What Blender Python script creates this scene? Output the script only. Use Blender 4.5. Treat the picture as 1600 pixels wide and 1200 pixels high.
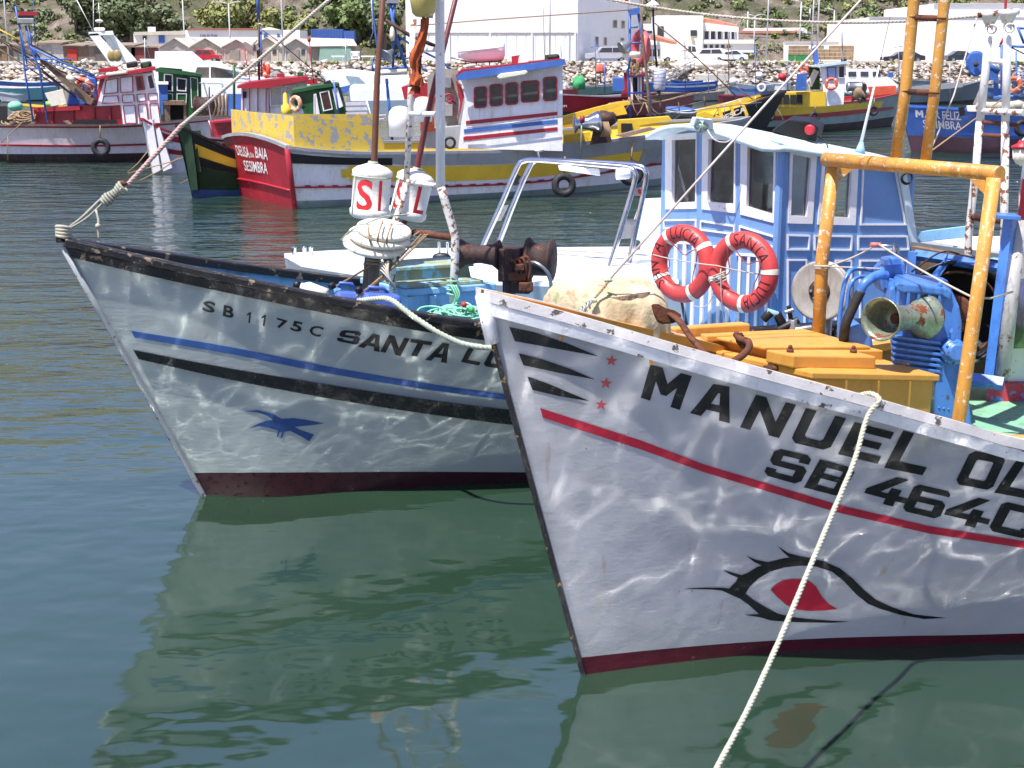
import bpy, bmesh, math, random
from mathutils import Vector, Matrix, noise
from mathutils.bvhtree import BVHTree
R = math.radians
rng = random.Random(7)
for o in list(bpy.data.objects): bpy.data.objects.remove(o)
SC = bpy.context.scene
COL = SC.collection

# ------------------------------------------------------------------ camera, sky, sun, exposure
CAM_H = 3.13                      # metres above the water, standing on the quay
FOC = 2200.0                      # focal length in 1600-px picture widths
HORIZON = 85.0
TH = math.atan((600 - HORIZON) / FOC)
cam = bpy.data.cameras.new('camera'); camo = bpy.data.objects.new('camera', cam); COL.objects.link(camo)
camo.location = (0, 0, CAM_H); camo.rotation_euler = (math.pi/2 - TH, 0, 0)
cam.sensor_width = 36; cam.lens = FOC/1600*36; cam.clip_start = .1; cam.clip_end = 3000
SC.camera = camo
SUN_EL = 66.0; SUN_AZ = 223.0     # azimuth of the sun measured clockwise from +Y (behind the camera, a little left)
W = bpy.data.worlds.new('World'); SC.world = W; W.use_nodes = True
wn = W.node_tree; wn.nodes.clear()
sky = wn.nodes.new('ShaderNodeTexSky'); sky.sky_type = 'NISHITA'; sky.sun_disc = False
sky.sun_elevation = R(SUN_EL); sky.sun_rotation = R(SUN_AZ); sky.air_density = 1.35; sky.dust_density = .6; sky.ozone_density = 3.0
bg = wn.nodes.new('ShaderNodeBackground'); bg.inputs['Strength'].default_value = .095
wo = wn.nodes.new('ShaderNodeOutputWorld')
tint = wn.nodes.new('ShaderNodeMix'); tint.data_type = 'RGBA'; tint.blend_type = 'MULTIPLY'; tint.inputs[0].default_value = 1; tint.inputs[7].default_value = (1.12, .95, 1.14, 1)
wn.links.new(sky.outputs[0], tint.inputs[6]); wn.links.new(tint.outputs[2], bg.inputs[0]); wn.links.new(bg.outputs[0], wo.inputs[0])
sun = bpy.data.lights.new('sun', 'SUN'); suno = bpy.data.objects.new('sun', sun); COL.objects.link(suno)
sun.energy = 5.0; sun.angle = R(.55); sun.color = (1, .955, .9)
sdir = Vector((math.sin(R(SUN_AZ))*math.cos(R(SUN_EL)), math.cos(R(SUN_AZ))*math.cos(R(SUN_EL)), math.sin(R(SUN_EL))))
suno.rotation_euler = sdir.to_track_quat('Z', 'Y').to_euler(); suno.location = sdir*60
SC.view_settings.view_transform = 'Standard'; SC.view_settings.look = 'None'
SC.view_settings.exposure = .8; SC.view_settings.gamma = 1; SC.view_settings.use_curve_mapping = False
cy = SC.cycles
cy.caustics_reflective = True; cy.caustics_refractive = False; cy.blur_glossy = 0.0
cy.sample_clamp_indirect = 0; cy.sample_clamp_direct = 0
cy.max_bounces = 7; cy.diffuse_bounces = 3; cy.glossy_bounces = 4; cy.transparent_max_bounces = 12
cy.use_denoising = True; cy.use_adaptive_sampling = False; cy.use_guiding = True

# ------------------------------------------------------------------ pixel <-> place
FW = Vector((0, math.cos(TH), -math.sin(TH))); UP = Vector((0, math.sin(TH), math.cos(TH)))
EYE = Vector((0, 0, CAM_H))
def ray(px, py): return FW + Vector(((px-800)/FOC, 0, 0)) - UP*((py-600)/FOC)
def P(px, py, Y):
    d = ray(px, py); return EYE + d*(Y/d.y)
def PZ(px, py, z=0):
    d = ray(px, py); return EYE + d*((z-CAM_H)/d.z)
def proj(p):
    q = Vector(p) - EYE; dd = q.dot(FW)
    return (800 + FOC*q.x/dd, 600 - FOC*q.dot(UP)/dd)
def lerp(a, b, t): return a + (b-a)*t
def interp(tab, x):
    if x <= tab[0][0]: return tab[0][1]
    for (x0, y0), (x1, y1) in zip(tab, tab[1:]):
        if x <= x1: return lerp(y0, y1, (x-x0)/(x1-x0) if x1 > x0 else 0)
    return tab[-1][1]
def sinterp(tab, x):       # smooth (Catmull-Rom) interpolation, extrapolates linearly
    n = len(tab)
    if n < 3: return interp(tab, x)
    i = 0
    while i < n-2 and x > tab[i+1][0]: i += 1
    x0, y0 = tab[i]; x1, y1 = tab[i+1]
    def sl(k):
        a = tab[max(k-1, 0)]; b = tab[min(k+1, n-1)]
        return (b[1]-a[1])/(b[0]-a[0])
    m0, m1 = sl(i), sl(i+1)
    if x < tab[0][0]: return y0 + m0*(x-x0)
    if x > tab[-1][0]: return y1 + m1*(x-x1)
    h = x1-x0; t = (x-x0)/h
    return (2*t**3-3*t*t+1)*y0 + (t**3-2*t*t+t)*h*m0 + (-2*t**3+3*t*t)*y1 + (t**3-t*t)*h*m1

# ------------------------------------------------------------------ materials
def lin(v):
    v /= 255.0
    return v/12.92 if v <= .04045 else ((v+.055)/1.055)**2.4
def C(r, g, b): return (lin(r), lin(g), lin(b), 1)
class NT:
    def __init__(s, name):
        s.m = bpy.data.materials.new(name); s.m.use_nodes = True; s.t = s.m.node_tree; s.t.nodes.clear()
        s.out = s.n('ShaderNodeOutputMaterial'); s.b = s.n('ShaderNodeBsdfPrincipled'); s.l(s.b.outputs[0], s.out.inputs[0])
        s.tc = None
    def n(s, typ, **kw):
        x = s.t.nodes.new(typ)
        for k, v in kw.items(): setattr(x, k, v)
        return x
    def l(s, a, b): s.t.links.new(a, b)
    def co(s):
        if not s.tc: s.tc = s.n('ShaderNodeNewGeometry')
        return s.tc.outputs['Position']
    def mapping(s, scale=(1, 1, 1), rot=(0, 0, 0), src=None):
        m = s.n('ShaderNodeMapping'); m.inputs['Scale'].default_value = scale; m.inputs['Rotation'].default_value = rot
        s.l(src or s.co(), m.inputs[0]); return m.outputs[0]
    def noise(s, scale, detail=4, rough=.55, vec=None, dist=0):
        x = s.n('ShaderNodeTexNoise'); x.inputs['Scale'].default_value = scale; x.inputs['Detail'].default_value = detail
        x.inputs['Roughness'].default_value = rough; x.inputs['Distortion'].default_value = dist
        s.l(vec or s.co(), x.inputs['Vector']); return x.outputs['Fac']
    def ramp(s, fac, stops, const=False):
        x = s.n('ShaderNodeValToRGB'); e = x.color_ramp.elements
        while len(e) < len(stops): e.new(.5)
        for k, (p, c) in enumerate(stops):
            e[k].position = p; e[k].color = c if len(c) == 4 else (*c, 1)
        s.l(fac, x.inputs[0]); return x.outputs[0]
    def mr(s, fac, a, b, c=0, d=1):
        x = s.n('ShaderNodeMapRange'); x.inputs[1].default_value = a; x.inputs[2].default_value = b
        x.inputs[3].default_value = c; x.inputs[4].default_value = d; s.l(fac, x.inputs[0]); return x.outputs[0]
    def math(s, op, a, b=None, clamp=False):
        x = s.n('ShaderNodeMath', operation=op, use_clamp=clamp)
        for k, v in enumerate((a, b)):
            if v is None: continue
            if hasattr(v, 'is_linked'): s.l(v, x.inputs[k])
            else: x.inputs[k].default_value = v
        return x.outputs[0]
    def mix(s, fac, a, b, typ='MIX'):
        x = s.n('ShaderNodeMix', data_type='RGBA', blend_type=typ)
        for k, v in ((0, fac), (6, a), (7, b)):
            if hasattr(v, 'is_linked'): s.l(v, x.inputs[k])
            elif k == 0: x.inputs[0].default_value = v
            else: x.inputs[k].default_value = v
        return x.outputs[2]
    def bump(s, h, dist, strength=1, prev=None):
        x = s.n('ShaderNodeBump'); x.inputs['Strength'].default_value = strength; x.inputs['Distance'].default_value = dist
        s.l(h, x.inputs['Height'])
        if prev is not None: s.l(prev, x.inputs['Normal'])
        return x.outputs[0]
MC = {}
def paint(name, col, rough=.5, var=.1, scale=3, chips=None, dirt=None, bump=.0015, metal=0, streak=0, coat=0):
    """weathered paint: colour drifts, chips=(colour, amount 0..1, scale) show another colour, dirt=(colour, amount)"""
    if name in MC: return MC[name]
    s = NT(name); c = C(*col)
    f = s.noise(scale, 5, .6)
    dk = tuple(x*(1-var*1.6) for x in c[:3])+(1,); lt = tuple(min(1, x*(1+var)) for x in c[:3])+(1,)
    cc = s.ramp(f, [(.3, dk), (.55, c), (.75, lt)])
    fine = s.noise(scale*14, 3, .6)
    cc = s.mix(s.mr(fine, .35, .7, 0, .18*min(1, var*8)), cc, tuple(x*.62 for x in c[:3])+(1,))
    rr = s.mr(s.noise(scale*5, 3), .3, .7, max(.05, rough-.12), min(1, rough+.12))
    if dirt:
        dc, da = C(*dirt[0]), dirt[1]
        v = s.mapping((2.2, 2.2, .5))
        g = s.noise(scale*1.7, 6, .65, v)
        cc = s.mix(s.mr(g, .62-.22*da, .78-.12*da, 0, min(1, .35+da*.5)), cc, dc)
    if streak:
        v = s.mapping((9, 9, .6)); g = s.noise(2.2, 4, .6, v)
        cc = s.mix(s.mr(g, .56, .74, 0, streak), cc, C(120, 84, 48))
    h = s.noise(scale*9, 4, .6)
    if chips:
        cb, am, sc = C(*chips[0]), chips[1], chips[2]
        g = s.noise(sc, 7, .68)
        e = s.mr(g, .7-.3*am, .715-.3*am, 0, 1)
        cc = s.mix(e, cc, cb); rr = s.math('MAXIMUM', rr, s.math('MULTIPLY', e, .75))
        h = s.math('SUBTRACT', h, s.math('MULTIPLY', e, .5))
    s.l(cc, s.b.inputs['Base Color']); s.l(rr, s.b.inputs['Roughness'])
    s.b.inputs['Metallic'].default_value = metal
    if coat: s.b.inputs['Coat Weight'].default_value = coat; s.b.inputs['Coat Roughness'].default_value = .095
    if bump: s.l(s.bump(h, bump), s.b.inputs['Normal'])
    MC[name] = s.m; return s.m
def plain(name, col, rough=.5, metal=0, bump=0, bs=60, spec=None, emit=None):
    if name in MC: return MC[name]
    s = NT(name); c = C(*col)
    f = s.noise(7, 3); s.l(s.ramp(f, [(.3, tuple(x*.82 for x in c[:3])), (.7, tuple(min(1, x*1.08) for x in c[:3]))]), s.b.inputs['Base Color'])
    s.b.inputs['Roughness'].default_value = rough; s.b.inputs['Metallic'].default_value = metal
    if bump: s.l(s.bump(s.noise(bs, 4), bump), s.b.inputs['Normal'])
    MC[name] = s.m; return s.m

# ------------------------------------------------------------------ mesh building
class MB:
    def __init__(s): s.v = []; s.f = []; s.m = []; s.sm = []; s.mi = 0; s.uv = None
    def _add(s, vs, fs, smooth=False):
        k = len(s.v); s.v += [tuple(v) for v in vs]
        for f in fs: s.f.append(tuple(i+k for i in f)); s.m.append(s.mi); s.sm.append(smooth)
        return s
    def box(s, c, size, rot=None, taper=1.0):
        x, y, z = (d/2 for d in size); vs = []
        for zz, k in ((-z, 1), (z, taper)):
            vs += [Vector((-x*k, -y*k, zz)), Vector((x*k, -y*k, zz)), Vector((x*k, y*k, zz)), Vector((-x*k, y*k, zz))]
        if rot is not None: vs = [rot @ v for v in vs]
        c = Vector(c)
        return s._add([v+c for v in vs], [(3, 2, 1, 0), (4, 5, 6, 7), (0, 1, 5, 4), (1, 2, 6, 5), (2, 3, 7, 6), (3, 0, 4, 7)])
    def hexa(s, pts): # 8 points: bottom loop, top loop
        return s._add(pts, [(3, 2, 1, 0), (4, 5, 6, 7), (0, 1, 5, 4), (1, 2, 6, 5), (2, 3, 7, 6), (3, 0, 4, 7)])
    def slab(s, quad, d):  # four corner points + thickness vector
        q = [Vector(p) for p in quad]; d = Vector(d)
        return s.hexa(q + [p+d for p in q])
    def prism(s, poly, d, cap=True):
        n = len(poly); a = [Vector(p) for p in poly]; d = Vector(d)
        fs = [(i, (i+1) % n, (i+1) % n+n, i+n) for i in range(n)]
        if cap: fs += [tuple(range(n))[::-1], tuple(range(n, 2*n))]
        return s._add(a+[p+d for p in a], fs)
    def tube(s, pts, r, seg=8, caps=True, smooth=True, closed=False, flat=1.0):
        pts = [Vector(p) for p in pts]; n = len(pts)
        if n < 2: return s
        rs = r if isinstance(r, (list, tuple)) else [r]*n
        vs = []; up = None
        for i, p in enumerate(pts):
            if closed: t = pts[(i+1) % n]-pts[i-1]
            else: t = pts[min(i+1, n-1)]-pts[max(i-1, 0)]
            if t.length < 1e-9: t = Vector((0, 0, 1))
            t.normalize()
            if up is None: up = Vector((0, 0, 1)) if abs(t.z) < .9 else Vector((1, 0, 0))
            a = t.cross(up)
            if a.length < 1e-6: a = t.cross(Vector((0, 1, .3)))
            a.normalize(); b = a.cross(t); up = b
            for k in range(seg):
                th = 2*math.pi*k/seg; vs.append(p + a*math.cos(th)*rs[i] + b*math.sin(th)*rs[i]*flat)
        fs = []
        for i in range(n if closed else n-1):
            j = (i+1) % n
            for k in range(seg):
                l = (k+1) % seg; fs.append((i*seg+k, i*seg+l, j*seg+l, j*seg+k))
        s._add(vs, fs, smooth)
        if caps and not closed:
            k0 = len(s.v)-len(vs)
            for lp in (tuple(range(seg))[::-1], tuple(range((n-1)*seg, n*seg))):
                s.f.append(tuple(i+k0 for i in lp)); s.m.append(s.mi); s.sm.append(False)
        return s
    def cyl(s, a, b, r, seg=16, r2=None): return s.tube([a, b], [r, r if r2 is None else r2], seg)
    def lathe(s, base, axis, prof, seg=24, smooth=True):
        """prof = [(distance along axis, radius)...]"""
        ax = Vector(axis).normalized(); u = ax.cross(Vector((0, 0, 1)) if abs(ax.z) < .9 else Vector((1, 0, 0))).normalized(); w = ax.cross(u)
        base = Vector(base); vs = []
        for d, r in prof:
            for k in range(seg):
                th = 2*math.pi*k/seg; vs.append(base+ax*d+(u*math.cos(th)+w*math.sin(th))*max(r, 1e-4))
        fs = []
        for i in range(len(prof)-1):
            for k in range(seg):
                l = (k+1) % seg; fs.append((i*seg+l, i*seg+k, (i+1)*seg+k, (i+1)*seg+l))
        s._add(vs, fs, smooth); k0 = len(s.v)-len(vs)
        for lp in (tuple(range(seg)), tuple(range((len(prof)-1)*seg, len(prof)*seg))[::-1]):
            s.f.append(tuple(i+k0 for i in lp)); s.m.append(s.mi); s.sm.append(False)
        return s
    def torus(s, c, ax, R_, r, seg=32, seg2=10, a0=0, a1=2*math.pi, u=None, flat=1):
        ax = Vector(ax).normalized()
        u = (u or ax.cross(Vector((0, 0, 1)) if abs(ax.z) < .9 else Vector((1, 0, 0)))).normalized(); w = ax.cross(u); c = Vector(c)
        full = abs(a1-a0-2*math.pi) < 1e-6; n = seg if full else seg+1; vs = []
        for i in range(n):
            th = a0+(a1-a0)*i/seg; e = u*math.cos(th)+w*math.sin(th)
            for k in range(seg2):
                ph = 2*math.pi*k/seg2; vs.append(c+e*(R_+r*math.cos(ph))+ax*r*flat*math.sin(ph))
        fs = []
        for i in range(seg):
            j = (i+1) % n
            for k in range(seg2):
                l = (k+1) % seg2; fs.append((i*seg2+k, j*seg2+k, j*seg2+l, i*seg2+l))
        return s._add(vs, fs, True)
    def ball(s, c, r, seg=14, rings=9, sq=(1, 1, 1), jit=0):
        c = Vector(c); vs = []; 
        for i in range(rings+1):
            ph = math.pi*i/rings
            for k in range(seg):
                th = 2*math.pi*k/seg
                d = Vector((math.sin(ph)*math.cos(th)*sq[0], math.sin(ph)*math.sin(th)*sq[1], math.cos(ph)*sq[2]))
                q = r*(1+(noise.noise(d*2+c)*jit if jit else 0)); vs.append(c+d*q)
        fs = []
        for i in range(rings):
            for k in range(seg):
                l = (k+1) % seg; fs.append((i*seg+k, (i+1)*seg+k, (i+1)*seg+l, i*seg+l))
        return s._add(vs, fs, True)
    def grid(s, rows, smooth=True, flip=False):
        n = len(rows); m = len(rows[0]); vs = [p for r in rows for p in r]; fs = []
        for i in range(n-1):
            for k in range(m-1):
                q = (i*m+k, i*m+k+1, (i+1)*m+k+1, (i+1)*m+k); fs.append(q[::-1] if flip else q)
        return s._add(vs, fs, smooth)
    def build(s, name, mat, parent=None, loc=None, bevel=0, smooth=None, label=None, weld=False, fixn=False):
        off = Vector(ORG.get(parent.name, (0, 0, 0))) if parent else Vector(loc or (0, 0, 0))
        me = bpy.data.meshes.new(name); me.from_pydata([tuple(Vector(v)-off) for v in s.v], [], s.f)
        for mm in (mat if isinstance(mat, (list, tuple)) else [mat]): me.materials.append(mm)
        me.polygons.foreach_set('material_index', s.m)
        me.polygons.foreach_set('use_smooth', [smooth if smooth is not None else x for x in s.sm])
        if weld or fixn:
            bm = bmesh.new(); bm.from_mesh(me)
            if weld: bmesh.ops.remove_doubles(bm, verts=bm.verts, dist=1e-5)
            if fixn: bmesh.ops.recalc_face_normals(bm, faces=bm.faces)
            bm.to_mesh(me); bm.free()
        me.update()
        o = bpy.data.objects.new(name, me); COL.objects.link(o)
        if parent: o.parent = parent; ORG[o.name] = off
        else: o.location = off; ORG[o.name] = off
        if bevel:
            b = o.modifiers.new('bevel', 'BEVEL'); b.width = bevel; b.segments = 2; b.limit_method = 'ANGLE'; b.angle_limit = R(35); b.harden_normals = False
        if label: o['label'] = label
        return o
ORG = {}
def tag(o, label, cat, group=None, kind=None):
    o['label'] = label; o['category'] = cat
    if group: o['group'] = group
    if kind: o['kind'] = kind
    return o
def thing(name, label, cat, loc=(0, 0, 0), group=None):
    o = bpy.data.objects.new(name, None); o.empty_display_size = .2; COL.objects.link(o); o.location = loc; ORG[o.name] = Vector(loc)
    return tag(o, label, cat, group)
def struct(mb, name, mat, label=None, **kw):
    o = mb.build(name, mat, **kw); o['kind'] = 'structure'
    if label: o['label'] = label
    return o
def stuff(o, label=None):
    o['kind'] = 'stuff'
    if label: o['label'] = label
    return o
def copy_tree(o, parent=None):
    c = o.copy(); COL.objects.link(c); c.parent = parent; ORG[c.name] = ORG.get(o.name, Vector())
    for ch in list(o.children): copy_tree(ch, c)
    return c
def qbez(pts, n=24):   # smooth curve through the points
    pts = [Vector(p) for p in pts]; out = []
    t = [(i, p) for i, p in enumerate(pts)]
    for i in range(n+1):
        u = (len(pts)-1)*i/n
        out.append(Vector([sinterp([(k, p[a]) for k, p in t], u) for a in range(3)]))
    return out
def sag(a, b, d, n=16):
    a, b = Vector(a), Vector(b)
    return [a.lerp(b, i/n)-Vector((0, 0, d*4*(i/n)*(1-i/n))) for i in range(n+1)]
def rope_mb(pts, r, strands=3, pitch=None, seg=5):
    """a laid rope: strands twisted round the path"""
    pts = [Vector(p) for p in pts]; L = sum((b-a).length for a, b in zip(pts, pts[1:])); pitch = pitch or r*4.6
    n = min(1100, max(8, int(L/pitch*9))); path = []; cum = [0]
    for a, b in zip(pts, pts[1:]): cum.append(cum[-1]+(b-a).length)
    k = 0
    for i in range(n+1):
        d = L*i/n
        while k < len(pts)-2 and d > cum[k+1]: k += 1
        path.append((pts[k].lerp(pts[k+1], (d-cum[k])/max(1e-9, cum[k+1]-cum[k])), (pts[k+1]-pts[k]).normalized(), d))
    m = MB()
    for q in range(strands):
        line = []
        for p, t, d in path:
            u = t.cross(Vector((.3, .9, .2))).normalized(); w = t.cross(u); th = 2*math.pi*(d/pitch+q/strands)
            line.append(p+(u*math.cos(th)+w*math.sin(th))*r*.42)
        m.tube(line, r*.6, seg)
    return m
# ------------------------------------------------------------------ water
WB = (2.8, 0, 7.0, .004, .0086, .002, .065)
def make_water():
    s = NT('harbour_water'); s.b.inputs['IOR'].default_value = 2.2
    pos = s.co()
    sep = s.n('ShaderNodeSeparateXYZ'); s.l(pos, sep.inputs[0])
    far = s.mr(sep.outputs[1], 9, 26, 0, 1)
    near = s.math('SUBTRACT', 1, far)
    a = s.noise(1.7, 0, .4, s.mapping((1, 1.25, 1)), .3)       # long soft ripples
    b = s.noise(WB[0], WB[1], .4, s.mapping((1, 1.25, 1)), .4)
    b2 = s.noise(WB[2], 0, .4, s.mapping((1, 1.2, 1)), .3)
    c = s.noise(1.0, 2, .5, s.mapping((.7, 1.5, 1)))
    d = s.noise(4.0, 2, .55, s.mapping((.7, 1.6, 1)))
    hn = s.math('ADD', s.math('MULTIPLY', a, WB[3]), s.math('ADD', s.math('MULTIPLY', b, WB[4]), s.math('MULTIPLY', b2, WB[5])))
    hf = s.math('ADD', s.math('MULTIPLY', c, .17), s.math('MULTIPLY', d, .042))
    h = s.math('ADD', s.math('MULTIPLY', hn, s.mr(near, 0, 1, .3, 1)), s.math('MULTIPLY', hf, s.mr(far, 0, 1, .03, 1)))
    s.l(s.bump(h, 1.0), s.b.inputs['Normal'])
    cl = s.noise(.35, 3)
    s.l(s.ramp(cl, [(.35, (.014, .034, .020)), (.7, (.020, .046, .027))]), s.b.inputs['Base Color'])
    s.b.inputs['Roughness'].default_value = WB[6]
    m = MB(); m._add([(-400, -60, 0), (400, -60, 0), (400, 175, 0), (-400, 175, 0)], [(0, 1, 2, 3)])
    struct(m, 'water', s.m, 'green harbour water, calm and mirror-like near the bows')
make_water()

# ------------------------------------------------------------------ hulls
class Hull:
    """stem foot A on the water, d = direction aft, near side towards the camera; near and far sides mirror each other"""
    def __init__(s, A, ang, L, beam, rake, srake=.15, zs=None, bw=None, bs=None, stern='double', sheer_px=None, wl_px=None, flarep=1.0, keelw=.0):
        s.A = Vector((A[0], A[1], 0)); s.d = Vector((math.cos(R(ang)), math.sin(R(ang)), 0)); s.n = Vector((s.d.y, -s.d.x, 0))
        if s.n.y > 0: s.n = -s.n
        s.L = L; s.beam = beam; s.rake = rake; s.srake = srake; s.flarep = flarep
        s.bs = bs or ([(0, .02), (.08, .3), (.2, .62), (.4, .92), (.6, 1), (.8, .93), (.93, .6), (1, .03)] if stern == 'double' else [(0, .02), (.08, .3), (.2, .62), (.4, .92), (.6, 1), (.8, .97), (1, .86)])
        s.bw = bw or ([(0, .01), (.08, .14), (.2, .42), (.4, .78), (.6, .88), (.8, .74), (.93, .34), (1, .01)] if stern == 'double' else [(0, .01), (.08, .14), (.2, .42), (.4, .78), (.6, .88), (.8, .82), (1, .66)])
        s.zs = zs
        if wl_px:
            tab = []
            for i in range(21):
                t = i/20
                lo, hi = 0.0, beam*.75
                for _ in range(30):
                    b = (lo+hi)/2; x, y = proj(s.A+s.d*(t*L)+s.n*b)
                    if y > interp(wl_px, x): hi = b
                    else: lo = b
                tab.append((t, min(max(.005, b/(beam/2)), sinterp(s.bs, t)*.93)))
                if proj(s.A+s.d*(t*L)+s.n*b)[0] > wl_px[-1][0]: break
            last = tab[-1]
            tab += [(t, v*last[1]/max(.05, interp(s.bw, last[0]))) for t, v in s.bw if t > last[0]+.04]
            s.bw = tab
        if sheer_px:
            tab = []
            for i in range(25):
                t = i/24; z = 1.8; x = y = 0
                for _ in range(25):
                    p = s.pt(t, 1, 1, z); x, y = proj(p); ty = sinterp(sheer_px, x); z += (y-ty)*(p.y)/FOC*.9
                if x > sheer_px[-1][0]+60 or x < sheer_px[0][0]-60:
                    if tab: break
                    continue
                tab.append((t, z))
            if tab[0][0] > 0: tab = [(0, tab[0][1]+tab[0][0]*1.2)]+tab
            t1, z1 = tab[-1]
            if t1 < .95: tab += [(lerp(t1, 1, .5), z1-.02), (1.0, z1+.12)]
            s.zs = tab
    def z(s, t): return sinterp(s.zs, t)
    def pt(s, t, v, side=1, z=None, out=0.0):
        """v = 0 waterline, 1 sheer, <0 under water; out = metres outward"""
        zz = s.z(t) if z is None else z; vv = max(v, -.3)
        w = max(0, v)**s.flarep
        hb = lerp(sinterp(s.bw, t), sinterp(s.bs, t), w) if v >= 0 else sinterp(s.bw, t)*(1+v*.9)
        sh = vv*(-s.rake*(1-t)**3 + s.srake*t**3)
        return s.A + s.d*(t*s.L+sh) + s.n*side*(max(hb, .006)*s.beam/2+out) + Vector((0, 0, vv*zz))
    def surface(s, vs, ts, sides=(1, -1)):
        m = MB()
        for sd in sides:
            m.grid([[s.pt(t, v, sd) for t in ts] for v in vs], flip=(sd < 0))
        return m
    def split_surface(s, vf, ts, lower, upper, sides=(1, -1)):
        """two meshes that share the painted line vf(t): bottom paint below, topsides above"""
        a, b = MB(), MB()
        for sd in sides:
            a.grid([[s.pt(t, lerp(-.3, vf(t), k), sd) for t in ts] for k in lower], flip=(sd < 0))
            b.grid([[s.pt(t, lerp(vf(t), 1, k), sd) for t in ts] for k in upper], flip=(sd < 0))
        return a, b
    def bvh(s, nt=120, nv=24):
        rows = [[s.pt(j/nt, i/nv, 1) for j in range(nt+1)] for i in range(nv+1)]
        vs = [p for r in rows for p in r]; m = nt+1
        return BVHTree.FromPolygons(vs, [(i*m+k, i*m+k+1, (i+1)*m+k+1, (i+1)*m+k) for i in range(nv) for k in range(nt)])
    def strip(s, v0, v1, t0, t1, out, n=60, side=1, thick=None, mb=None):
        """a strake on the side: between heights v0(t)..v1(t), standing out metres"""
        m = mb or MB(); f0 = v0 if callable(v0) else (lambda t: v0); f1 = v1 if callable(v1) else (lambda t: v1)
        ts = [lerp(t0, t1, i/n) for i in range(n+1)]
        a = [s.pt(t, f0(t), side, out=0) for t in ts]; b = [s.pt(t, f0(t), side, out=out) for t in ts]
        c = [s.pt(t, f1(t), side, out=out) for t in ts]; e = [s.pt(t, f1(t), side, out=0) for t in ts]
        m.grid([a, b, c, e], smooth=False, flip=(side < 0))
        return m
    def cap(s, w_out, w_in, h, t0=0, t1=1, n=70, mb=None, z0=0.0, sides=(1, -1)):
        """cap rail riding on the sheer"""
        m = mb or MB()
        for sd in sides:
            o_, i_ = [], []
            for k in range(n+1):
                t = lerp(t0, t1, k/n); p = s.pt(t, 1, sd)
                hb = max(sinterp(s.bs, t), .006)*s.beam/2
                o_.append(p+s.n*sd*w_out); i_.append(p-s.n*sd*min(w_in, hb+.0))
            U0 = Vector((0, 0, z0)); U1 = Vector((0, 0, z0+h))
            m.grid([[p+U0 for p in i_], [p+U0 for p in o_], [p+U1 for p in o_], [p+U1 for p in i_], [p+U0 for p in i_]], smooth=False, flip=(sd < 0))
            for k in (0, n): m._add([i_[k]+U0, o_[k]+U0, o_[k]+U1, i_[k]+U1], [(0, 1, 2, 3)])
        return m
    def deck(s, zd, nt=30, inset=.05, t0=.02, t1=.985):
        m = MB(); rows = [[], []]
        for j in range(nt+1):
            t = lerp(t0, t1, j/nt); zs = s.z(t); z = zd(t) if callable(zd) else zd; v = z/zs
            for k, sd in enumerate((1, -1)): rows[k].append(s.pt(t, v, sd, out=-inset) if sinterp(s.bs, t)*s.beam/2 > inset*1.3 else s.pt(t, v, sd, out=-.004))
        m.grid(rows, smooth=False); return m
    def inner(s, zd, inset=.05, nt=60, t0=.02, t1=.985):
        m = MB()
        for sd in (1, -1):
            rows = []
            for k in range(5):
                r = []
                for j in range(nt+1):
                    t = lerp(t0, t1, j/nt); zs = s.z(t); z0 = (zd(t) if callable(zd) else zd)-.02; v = lerp(z0/zs, 1, k/4)
                    hb = lerp(sinterp(s.bw, t), sinterp(s.bs, t), max(v, 0))*s.beam/2
                    r.append(s.pt(t, v, sd, out=-min(inset, hb*.9)))
                rows.append(r)
            m.grid(rows, flip=(sd > 0))
        return m
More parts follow.
